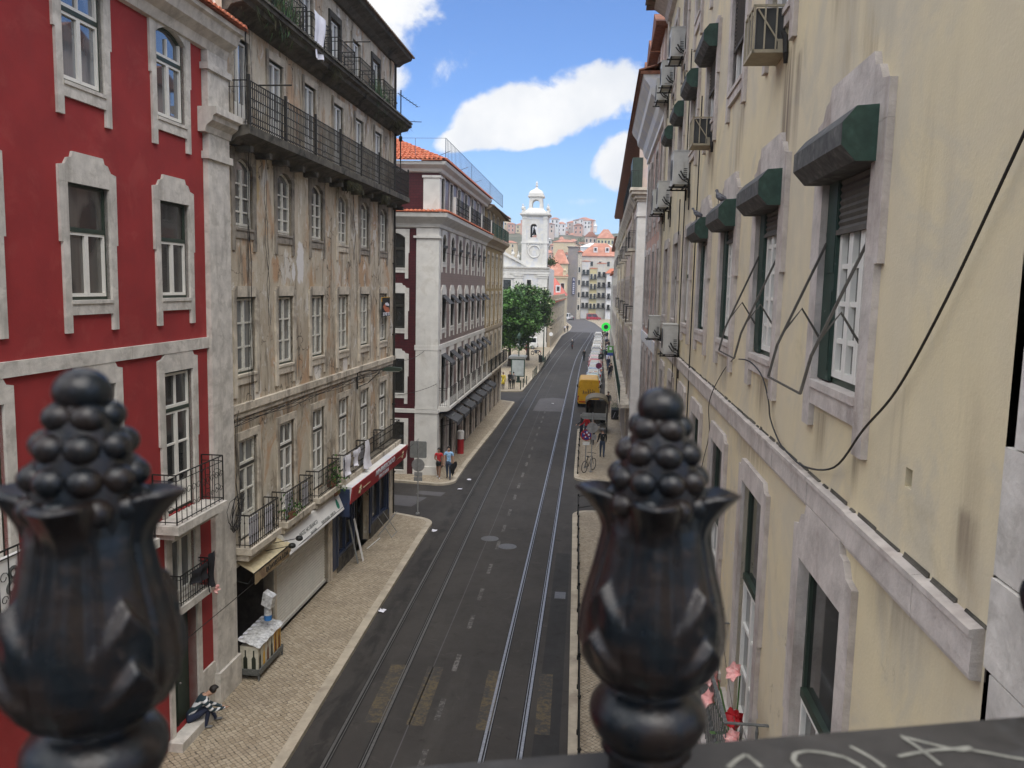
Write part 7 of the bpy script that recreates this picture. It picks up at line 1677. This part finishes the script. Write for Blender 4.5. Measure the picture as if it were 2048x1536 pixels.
# ---------------------------------------------------------------- cars
def car(loc, rz, label, paint, L=4.0, W=1.68, Hh=1.46, van=False, group='cars parked along the right kerb', name='parked_car'):
    r = root(name, loc, label, 'van' if van else 'car', group, rz)
    hw = W/2; y0, y1 = -L/2, L/2; bz = .86 if not van else 1.0
    if not van: prof = [(y0+.10, .30), (y0, .42), (y0+.02, .72), (y0+.10, bz), (y0+.30, bz+.02), (y1-1.25, bz), (y1-.55, bz-.10), (y1-.10, bz-.26), (y1, .52), (y1-.06, .32), (y1-.25, .22), (y0+.3, .22)]
    else: prof = [(y0+.04, .34), (y0, .5), (y0, bz), (y0+.02, bz+.02), (y1-.9, bz+.02), (y1-.25, bz-.1), (y1, .6), (y1-.05, .35), (y1-.25, .26), (y0+.3, .26)]
    n = len(prof); b = MB(); cy = sum(p[0] for p in prof)/n; cz = .58
    pts = []
    for x, s in ((-hw, .93), (-hw*.96, 1.0), (hw*.96, 1.0), (hw, .93)): pts += [(x, cy+(p[0]-cy)*s, cz+(p[1]-cz)*s) for p in prof]
    b.add(pts, [(i*n+k, i*n+(k+1) % n, (i+1)*n+(k+1) % n, (i+1)*n+k) for i in range(3) for k in range(n)] + [tuple(range(n-1, -1, -1)), tuple(3*n+k for k in range(n))])
    if van: low = [(-hw*.95, y0+.03), (hw*.95, y0+.03), (hw*.95, y1-.95), (-hw*.95, y1-.95)]; up = [(-hw*.80, y0+.10), (hw*.80, y0+.10), (hw*.80, y1-1.65), (-hw*.80, y1-1.65)]
    else: low = [(-hw*.92, y0+.16), (hw*.92, y0+.16), (hw*.92, y1-1.15), (-hw*.92, y1-1.15)]; up = [(-hw*.70, y0+.62), (hw*.70, y0+.62), (hw*.70, y1-2.0), (-hw*.70, y1-2.0)]
    g0 = [(x, y, bz) for x, y in low]+[(x, y, Hh-.05) for x, y in up]+[(x*.9, y+(.10 if y < 0 else -.12), Hh) for x, y in up]
    b.add(g0, [(k, (k+1) % 4, 4+(k+1) % 4, 4+k) for k in range(4)]+[(4+k, 4+(k+1) % 4, 8+(k+1) % 4, 8+k) for k in range(4)]+[(8, 9, 10, 11)])
    for g in (-1, 1): b.box(g*hw*.98-.0 if g > 0 else -hw*1.12, hw*1.12 if g > 0 else -hw*.98, y1-1.35, y1-1.22, bz+.02, bz+.14)
    b.build('body', M[paint], r, local=True)
    lo = [Vector(q) for q in g0[:4]]; hi = [Vector(q) for q in g0[4:8]]
    def glassq(i, a0, a1, t0, t1):
        j = (i+1) % 4; A, B_, C, D = lo[i], lo[j], hi[j], hi[i]; nn = (B_-A).cross(D-A).normalized()*.008
        f = lambda a, t: tuple((A.lerp(B_, a)).lerp(D.lerp(C, a), t)+nn)
        return [f(a0, t0), f(a1, t0), f(a1, t1), f(a0, t1)]
    for i, (a0, a1) in ((0, (.07, .93)), (2, (.06, .94)), (1, (.05, .48)), (1, (.52, .95)), (3, (.05, .48)), (3, (.52, .95))):
        if van and i == 0 and van == 'box': continue
        b = MB(); b.quad(*glassq(i, a0, a1, .10, .90)); b.build('window', M['car_glass'], r, local=True)
    for sx in (-1, 1):
        for y in (y0+.75, y1-.75):
            w = MB(); x = sx*(hw-.09)
            w.lathe([(.20, -.09), (.29, -.09), (.31, -.05), (.31, .05), (.29, .09), (.20, .09)], 18); w.v = [(x+q[2], y+q[0], .31+q[1]) for q in w.v]; wh = w.build('wheel', M['rubber'], r, local=True)
            w = MB(); w.lathe([(.19, -.092), (.20, -.092), (.20, .092), (.05, .098)], 12); w.v = [(x+q[2], y+q[0], .31+q[1]) for q in w.v]; w.build('rim', M['galv'], wh, local=True)
    for sx in (-1, 1):
        b = MB(); b.box(sx*hw*.80-.10, sx*hw*.80+.10, y0-.012, y0+.12, .60, .86); b.build('tail_light', M['tail_red'], r, local=True)
        b = MB(); b.box(sx*hw*.74-.15, sx*hw*.74+.15, y1-.22, y1-.02, .56, .66); b.build('headlight', M['lamp_glass'], r, local=True)
    b = MB(); b.box(-.26, .26, y0-.018, y0+.05, .50, .61); b.build('number_plate', M['plate'], r, local=True)
    b = MB(); b.box(-hw*.96, hw*.96, y0-.05, y0+.10, .30, .46); b.build('bumper', M['rubber'], r, local=True)
    return r
for nm, c in (('car_white', (.62, .62, .60)), ('car_silver', (.32, .33, .34)), ('car_blue', (.16, .21, .28)), ('car_red', (.30, .015, .03)), ('car_dark', (.03, .032, .038)), ('car_beige', (.42, .38, .30)), ('car_pink', (.55, .36, .36)), ('car_green', (.30, .36, .33))): mm(nm, c, .28, .05, 2, spec=.6)
CARX = [(.12, 70), (.80, 96), (.92, 114), (1.22, 128), (1.62, 150), (2.0, 177), (2.3, 205), (1.2, 230)]
cars = [('car_white', 'white parked car directly in front of the yellow van'), ('car_green', 'pale greenish car with colourful rags on its roof, second in the row'), ('car_blue', 'grey blue parked car behind the red one nearer the van'), ('car_silver', 'silver car squeezed between the grey blue and the red cars'), ('car_red', 'dark red parked car in the middle of the row'), ('car_pink', 'pale rosy car just beyond the red one'), ('car_silver', 'grey parked car beyond the rosy one'), ('car_dark', 'black parked car in the far half of the row'), ('car_white', 'white car beyond the black one'), ('car_beige', 'beige car far along the row'),
        ('car_white', 'far white car with a pale roof near the road bend'), ('car_silver', 'far silver car near the road bend'), ('car_dark', 'far dark car by the bend'), ('car_white', 'last white car of the row at the bend')]
for i, (c, lab) in enumerate(cars):
    y = 80.0+i*5.9+max(0, i-6)*1.4; x = lerp_line(CARX, y); dx = lerp_line(CARX, y+3)-lerp_line(CARX, y-3)
    car((x, y, 0), -math.atan2(dx, 6), lab, c)
b = MB(); rs = random.Random(6); y, x = 85.9, lerp_line(CARX, 85.9)
for k in range(9): b.sheet(lambda i, j, k=k: (x-.5+.12*k+.22*(i-.5)+.05*k, y-.35+.08*k+.35*(j-.5), 1.475+.02*k+.05*math.sin(i*7+k)), 3, 3, m=k % 3)
solo('roof_load', b, [M['cloth_white'], M['sign_red'], M['yellow_paint']], 'heap of red, white and yellow rags on the greenish car', 'load')
car((-10.6, 134.5, .10), rad(90), 'white van parked across the square in front of the church', 'car_white', L=4.6, W=1.8, Hh=1.9, van=True, group=None, name='white_van')
car((-11.7, 39.6, 0), rad(88), 'white car standing in the side street behind the corner shop', 'car_white', group=None)
car((-6.2, 262, .02), rad(15), 'dark far car at the left of the road bend', 'car_dark', group='cars at the road bend'); car((-8.4, 258, .02), rad(70), 'white far van by the foot of the grey block', 'car_white', van=True, Hh=2.2, L=4.8, group='cars at the road bend', name='white_van')
car((1.2, 262, .02), rad(-80), 'red brown far van before the street end houses', 'car_red', van=True, Hh=2.1, L=4.6, group='cars at the road bend', name='red_van')
# yellow van, seen from behind
vn = root('yellow_van', (.12, 73.2, 0), 'tall yellow box van parked behind the bus shelter', 'van')
b = MB(); x0, x1, yy0, yy1 = -.94, .94, -2.7, 2.6
cs = [(x0, .42), (x0*1.0, 1.2), (x0*.93, 2.05), (x0*.84, 2.28), (x0*.74, 2.36), (x1*.74, 2.36), (x1*.84, 2.28), (x1*.93, 2.05), (x1, 1.2), (x1, .42)]
n = len(cs); secs = [(yy0, 1.0, 0), (yy0+.02, 1.0, 0), (yy0+.35, 1.0, .06), (yy1-1.6, 1.0, .06), (yy1-.8, .98, -.4), (yy1-.1, .96, -1.2), (yy1, .94, -1.35)]
pts = [(x*s, y, z+(dz*max(0, (z-1.0))/1.36)) for y, s, dz in secs for x, z in cs]
b.add(pts, [(i*n+k, i*n+(k+1) % n, (i+1)*n+(k+1) % n, (i+1)*n+k) for i in range(len(secs)-1) for k in range(n)] + [tuple(range(n)), tuple((len(secs)-1)*n+k for k in range(n))]); b.build('body', M['yellow_paint'], vn, local=True)
for sx in (-1, 1):
    b = MB(); b.box(min(sx*.02, sx*.86), max(sx*.02, sx*.86), yy0-.035, yy0-.003, .62, 2.02); d = b.build('rear_door', M['yellow_paint'], vn, local=True)
    b = MB(); b.box(sx*.84-.03, sx*.84+.03, yy0-.05, yy0-.03, .9, 1.0); b.box(sx*.84-.03, sx*.84+.03, yy0-.05, yy0-.03, 1.7, 1.8); b.build('hinge', M['iron_old'], d, local=True)
    b = MB(); b.box(sx*.88-.05, sx*.88+.05, yy0-.03, yy0+.05, .62, 1.0); b.build('tail_light', M['tail_red'], vn, local=True)
    b = MB(); b.box(sx*1.02-.06, sx*1.02+.06, 1.2, 1.28, 1.25, 1.5); b.build('mirror', M['rubber'], vn, local=True)
    for y in (-1.7, 1.8):
        w = MB(); w.lathe([(.20, -.1), (.33, -.1), (.35, -.06), (.35, .06), (.33, .1), (.2, .1)], 18); w.v = [(sx*.84+q[2], y+q[0], .35+q[1]) for q in w.v]; w.build('wheel', M['rubber'], vn, local=True)
b = MB(); b.box(-.55, .55, yy0-.045, yy0-.036, 1.16, 1.19)
for k in range(7): q = -.5+k*.15; b.box(q, q+.09, yy0-.043, yy0-.037, 1.22, 1.22+(.16 if k % 3 else .24))
for k in range(3): q = -.1+k*.2; b.box(q, q+.05, yy0-.043, yy0-.037, 1.42, 1.58)
b.build('lettering', M['cloth_brown'], vn, local=True)
b = MB(); b.box(-.86, .86, yy0-.12, yy0-.01, .34, .56); b.build('bumper', M['yellow_paint'], vn, local=True)
b = MB(); b.box(-.82, -.22, yy0-.135, yy0-.121, .44, .54); b.build('number_plate', M['tail_red'], vn, local=True)
# ---------------------------------------------------------------- street furniture
s = root('bus_shelter', (.68, 57.8, .1), 'dark bus shelter with an arched brown roof on the right pavement', 'bus shelter')
b = MB(); n = 14
for (o, z_) in ((0, 0), (.05, .0)): pass
arcp = [(.68+.80*math.cos(PI-PI*k/n), 2.28+.42*math.sin(PI*k/n)) for k in range(n+1)]; arci = [(.68+.74*math.cos(PI-PI*k/n), 2.24+.36*math.sin(PI*k/n)) for k in range(n+1)]
b.prism(arcp+arci[::-1], 57.0, 59.4); b.v = [(x, y, z) for x, y, z in b.v]; b.build('roof', M['shelter_roof'], s)
b = MB()
for x in (-.06, 1.40):
    for y in (57.05, 59.3): b.box(x, x+.06, y, y+.06, .1, 2.30)
b.build('post', M['iron'], s)
b = MB(); b.box(1.40, 1.43, 57.15, 59.25, .5, 2.1); b.box(-.02, 1.38, 59.3, 59.33, .45, 2.2); b.build('panel', M['glass_dark'], s)
b = MB(); b.box(.95, 1.38, 57.4, 59.1, .52, .58); b.build('bench', M['slat'], s)
s = root('bus_shelter', (-7.4, 87.2, .1), 'bus shelter with a pale poster panel below the tree', 'bus shelter')
b = MB(); b.box(-8.35, -6.55, 86.0, 88.9, 2.62, 2.80); b.box(-8.2, -6.7, 86.1, 88.8, 2.80, 2.86); b.build('roof', M['sign_back'], s)
b = MB(); b.box(-8.05, -6.60, 86.05, 86.2, .75, 2.60); b.build('poster_case', M['hood_green'], s); b = MB(); b.box(-7.94, -6.71, 86.02, 86.05, .86, 2.50); b.build('poster', M['poster_pale'], s)
b = MB()
for x, y in ((-8.05, 86.1), (-6.66, 86.1), (-8.2, 88.7)): b.box(x, x+.06, y, y+.06, .1, 2.62)
b.build('post', M['hood_green'], s)
def signpost(nm, x, y, h, label):
    s = root(nm, (x, y, .1), label, 'road sign'); b = MB(); b.tube([(x, y, .1), (x, y, h)], .03, 8); b.tube([(x, y, .1), (x, y, .16)], .09, 8); b.build('pole', M['galv'], s); return s
def disc(mb, x, y, z, r, t=.02, m=0, y0=0):
    n = 24; mb.prism([(x+r*math.cos(2*PI*k/n), z+r*math.sin(2*PI*k/n)) for k in range(n)], y+y0, y+y0+t, m=m)
s = signpost('sign_post', -7.28, 35.1, 3.4, 'sign post with grey backs of a square and a round sign on the first corner')
b = MB(); b.prism([(-7.66, 2.66), (-7.62, 2.62), (-6.96, 2.62), (-6.92, 2.66), (-6.92, 3.32), (-6.96, 3.36), (-7.62, 3.36), (-7.66, 3.32)], 35.14, 35.17); b.build('square_plate', M['sign_back'], s)
b = MB(); disc(b, -7.29, 35.14, 2.30, .29); b.build('round_plate', M['galv'], s)
b = MB(); b.box(-7.46, -7.10, 35.14, 35.16, 1.78, 1.98); b.box(-7.48, -7.10, 35.14, 35.16, 1.58, 1.76); b.build('small_plate', M['galv'], s)
s = signpost('direction_sign', .34, 45.0, 3.42, 'sign post with the grey backs of an arrow board and a round sign')
b = MB(); b.prism([(-.36, 3.2), (-.22, 3.04), (1.06, 3.02), (1.06, 3.38), (-.22, 3.38)], 45.05, 45.09); b.box(-.3, 1.05, 45.03, 45.05, 3.18, 3.22); b.build('arrow_board', M['sign_back'], s)
b = MB(); disc(b, .34, 45.04, 2.56, .30); b.build('round_plate', M['galv'], s); b = MB(); b.box(.30, .58, 45.04, 45.06, 1.9, 2.2); b.build('small_plate', M['galv'], s)
s = signpost('no_stopping_sign', .02, 46.0, 2.4, 'round red and blue no stopping sign covered with white stickers')
b = MB(); disc(b, .03, 45.94, 1.99, .32, m=0); disc(b, .03, 45.932, 1.99, .26, .009, m=1)
for a in (PI/4, 3*PI/4): c_, s_ = math.cos(a), math.sin(a); b.prism([(.03+c_*.27-s_*.03, 1.99+s_*.27+c_*.03), (.03-c_*.27-s_*.03, 1.99-s_*.27+c_*.03), (.03-c_*.27+s_*.03, 1.99-s_*.27-c_*.03), (.03+c_*.27+s_*.03, 1.99+s_*.27-c_*.03)], 45.924, 45.932, m=0)
for (x, z, w) in ((.06, 2.14, .10), (.16, 2.02, .10), (-.10, 2.06, .06), (-.02, 1.88, .07), (.20, 1.84, .06)): b.box(x-w/2, x+w/2, 45.917, 45.923, z-w/2, z+w/2, m=2)
b.build('round_plate', [M['sign_red'], M['sign_noblue'], M['cloth_white']], s); b = MB(); b.box(-.16, .22, 45.94, 45.96, 1.42, 1.60); b.build('small_plate', M['white_paint'], s)
s = signpost('parking_sign', 1.45, 97.0, 2.6, 'dark square sign back on a thin pole beside the parked cars'); b = MB(); b.box(1.15, 1.75, 96.95, 96.98, 1.9, 2.55); b.build('square_plate', M['iron'], s)
b = MB(); b.prism([(1.3, 2.02), (1.36, 2.02), (1.36, 2.2), (1.52, 2.2), (1.58, 2.3), (1.52, 2.42), (1.3, 2.42)], 96.94, 96.95); b.build('lettering', M['sign_back'], s)
s = signpost('no_parking_sign', 1.05, 84.0, 2.9, 'purple round no parking disc above the white car by the yellow van'); b = MB(); disc(b, 1.05, 83.95, 2.35, .30); b.build('round_plate', M['disc_purple'], s)
s = root('shop_sign', (3.0, 140, 3), 'bright green ring shaped shop sign glowing over the far right pavement', 'sign'); b = MB(); n = 24
b.prism([(2.75+.75*math.cos(2*PI*k/n), 3.7+.75*math.sin(2*PI*k/n)) for k in range(n)], 140, 140.2, m=0); disc(b, 2.75, 139.98, 3.7, .38, m=1); b.build('board', [M['neon_green'], M['green_frame']], s)
s = root('shop_sign', (2.75, 105, 2.6), 'green square sign with a white figure above a blue stripe over the right pavement', 'sign'); b = MB(); b.box(2.35, 3.15, 105, 105.1, 2.1, 2.95, m=0); b.box(2.35, 3.15, 105, 105.1, 1.72, 2.08, m=1); b.build('board', [M['shop_green'], M['sign_blue2']], s)
b = MB(); b.box(2.6, 2.9, 104.97, 105, 2.45, 2.8); b.build('lettering', M['cloth_white'], s)
s = root('planter', (2.42, 64.2, .1), 'black planter box with white lettering on its side by the right wall', 'planter'); b = MB(); b.box(1.92, 2.62, 63.7, 65.2, .12, .85); b.build('box', M['black'], s)
b = MB(); b.tube([(2.42, 63.69, .35), (2.50, 63.69, .62), (2.58, 63.69, .40)], .015, 4); b.tube([(2.02, 63.69, .2), (2.2, 63.69, .7)], .012, 4); b.build('lettering', M['cloth_white'], s)
b = MB(); rs = random.Random(3)
for k in range(220):
    p_ = (rs.uniform(1.9, 2.62), rs.uniform(63.7, 65.2), .85+abs(rs.gauss(.15, .2))); q = rs.uniform(.04, .1); a = rs.uniform(0, 6)
    b.quad(p_, (p_[0]+q*math.cos(a), p_[1]+q*math.sin(a), p_[2]+q*.6), (p_[0]+q*1.3*math.cos(a+.5), p_[1]+q*1.2*math.sin(a+.5), p_[2]+q), m=rs.choice((0, 0, 1)))
b.build('foliage', [M['leaf_dark'], M['leaf']], s)
# guard rails along the right kerb
def guard(pts, label):
    s = root('guard_rail', (pts[0][0], pts[0][1], .1), label, 'railing'); b = MB(); c = MB()
    for (a, d) in zip(pts, pts[1:]):
        L_ = math.hypot(d[0]-a[0], d[1]-a[1]); n = max(1, round(L_/1.9)); P_ = [(a[0]+(d[0]-a[0])*k/n, a[1]+(d[1]-a[1])*k/n) for k in range(n+1)]
        for q in P_: b.tube([(q[0], q[1], .1), (q[0], q[1], 1.0)], .028, 6); b.ball((q[0], q[1], 1.02), .045, 6); b.tube([(q[0], q[1], .1), (q[0], q[1], .22)], .045, 6)
        for z in (.42, .95): c.tube([(a[0], a[1], z), (d[0], d[1], z)], .020, 6)
    b.build('post', M['iron'], s); c.build('bar', M['iron'], s)
guard([(.10, 13.5), (.02, 20), (-.06, 25), (-.16, 31), (-.24, 36.2)], 'long dark guard rail along the near right kerb'); guard([(-.24, 36.2), (.75, 37.0)], 'short guard rail end turning into the side street')
guard([(-.38, 44.4), (-.40, 50), (-.40, 54.5)], 'dark guard rail along the kerb before the bus shelter')
guard([(-5.75, 97.5), (-5.62, 104.5)], 'guard rail along the square kerb beside the tall lamp post'); guard([(-5.62, 112), (-5.58, 119)], 'guard rail past the lamp post towards the church')
for i, (x, y) in enumerate([(-6.55, 80.5), (-6.42, 82.2), (-6.28, 84.6), (-6.02, 90.5), (-5.98, 92.2), (-5.95, 93.8), (-5.93, 95.4), (-5.7, 106.2), (-5.68, 108), (-5.66, 109.8)]):
    b = MB(); b.lathe([(.05, .1), (.05, .9), (.065, .92), (.065, .97), (.03, 1.02)], 10, (x, y)); solo('bollard', b, M['green_frame'], 'slim dark bollard in the line along the kerb of the square', 'bollard', 'bollards along the square kerb')
def lamp_post(x, y, h, label):
    s = root('lamp_post', (x, y, .1), label, 'lamp post'); b = MB(); b.lathe([(.16, .1), (.16, .6), (.11, .75), (.09, 1.2), (.06, h*.6), (.05, h)], 12, (x, y)); b.lathe([(.24, .1), (.24, .2), (.16, .22)], 12, (x, y)); b.build('post', M['hood_green'], s)
    b = MB(); b.lathe([(.07, h), (.18, h+.06), (.22, h+.45), (.12, h+.6), (.04, h+.75)], 10, (x, y)); b.build('lantern', M['hood_green'], s)
lamp_post(-7.30, 86.6, 4.6, 'dark lamp post in front of the bus stop poster'); lamp_post(-6.08, 111.5, 8.0, 'tall green lamp post on the kerb before the church')
s = root('litter_bin', (-6.35, 110.6, .1), 'dark round litter bin at the foot of the tall lamp post', 'bin'); b = MB(); b.lathe([(.24, .1), (.26, 1.0), (.22, 1.05), (.05, 1.1)], 14, (-6.4, 110.4)); b.build('drum', M['iron'], s)
s = root('round_wall_sign', (-6.45, 139.5, 1.2), 'round white sign on a short post at the church side wall', 'road sign'); b = MB(); b.tube([(-6.35, 138.2, .1), (-6.35, 138.2, 2.6)], .03, 6); b.build('pole', M['galv'], s); b = MB(); disc(b, -6.35, 138.1, 2.35, .32); b.build('round_plate', M['white_paint'], s)
s = root('hydrant_box', (-7.55, 48.6, .1), 'white and red post box like column on the pavement of the corner block', 'column'); b = MB(); b.lathe([(.20, .1), (.20, 1.0)], 14, (-7.5, 48.6), m=0); b.lathe([(.21, 1.0), (.21, 1.45), (.18, 1.5), (.05, 1.52)], 14, (-7.5, 48.6), m=1); b.build('column', [M['sign_red'], M['white_paint']], s)
# motorbikes and the bicycle
def wheel_ring(b, c, r, w, rz, n=20, m=0):
    u = Vector((math.cos(rz), math.sin(rz), 0)); b.tube([Vector(c)+u*r*math.cos(2*PI*k/n)+Vector((0, 0, r*math.sin(2*PI*k/n))) for k in range(n+1)], w, 5, m=m, cap=False)
s = root('bicycle', (.12, 45.3, .1), 'dark bicycle leaning against the sign posts on the right pavement', 'bicycle')
ang = rad(62); u = Vector((math.cos(ang), math.sin(ang), 0)); c = Vector((-.02, 44.75, .1)); A = c+Vector((0, 0, .33)); B_ = c+u*1.02+Vector((0, 0, .33)); bb = c+u*.44+Vector((0, 0, .28)); st_ = c+u*.34+Vector((0, 0, .78)); hd = c+u*.84+Vector((0, 0, .84))
for q in (A, B_):
    b = MB(); wheel_ring(b, q, .32, .020, ang); w = b.build('wheel', M['rubber'], s); b = MB()
    for k in range(10): a = k*PI/5; b.tube([q, q+u*.31*math.cos(a)+Vector((0, 0, .31*math.sin(a)))], .003, 3)
    b.build('spokes', M['galv'], w)
b = MB()
for p_, q_ in ((bb, st_), (bb, hd), (st_, hd), (A, bb), (A, st_), (hd, B_)): b.tube([p_, q_], .016, 5)
b.build('bike_frame', M['iron'], s); b = MB(); pr = Vector((-u.y, u.x, 0)); b.tube([hd+Vector((0, 0, .14))-pr*.27-u*.05, hd+Vector((0, 0, .16)), hd+Vector((0, 0, .14))+pr*.27-u*.05], .014, 5); b.tube([hd, hd+Vector((0, 0, .16))], .014, 5); b.build('handlebar', M['iron'], s)
b = MB(); b.ball(st_+Vector((0, 0, .07)), .11, 8, sq=(.7, 1.2, .4)); b.build('saddle', M['black'], s)
def moto(x, y, rz, label, rider=True):
    s = root('motorcycle', (x, y, 0 if x > -5.5 else .1), label, 'motorcycle', None, rz); b = MB()
    for q in (-.62, .62): wheel_ring(b, (0, q, .30), .26, .055, PI/2)
    b.build('wheel', M['rubber'], s, local=True); b = MB(); b.ball((0, .05, .62), .22, 8, sq=(.7, 1.5, .8)); b.box(-.1, .1, -.6, -.05, .62, .76); b.ball((0, .0, .40), .2, 8, sq=(.8, 1.3, .9)); b.tube([(0, .62, .3), (0, .45, .95)], .03, 5); b.tube([(-.35, .40, .98), (.35, .40, .98)], .018, 5); b.build('body', M['car_dark'], s, local=True)
    b = MB(); b.box(-.06, .06, -.78, -.66, .55, .66); b.build('tail_light', M['tail_red'], s, local=True)
    if rider: person((x, y-.12, .28 if x > -5.5 else .36), rz, 1.74, 'rider in dark clothes on the '+label.split(' ')[0]+' motorcycle', 'dark_cloth', 'black', bare_arms=False, seat=.42, bend=.25, hat='white_paint' if x > -5.5 else 'black', arms=((.05, .16), (.05, .16)), elbow=(.1, .1))
moto(-2.75, 137.5, rad(3), 'distant motorcycle riding away in the middle of the road'); moto(-7.75, 122, rad(60), 'parked motorcycle beside the red coat on the square', rider=False)
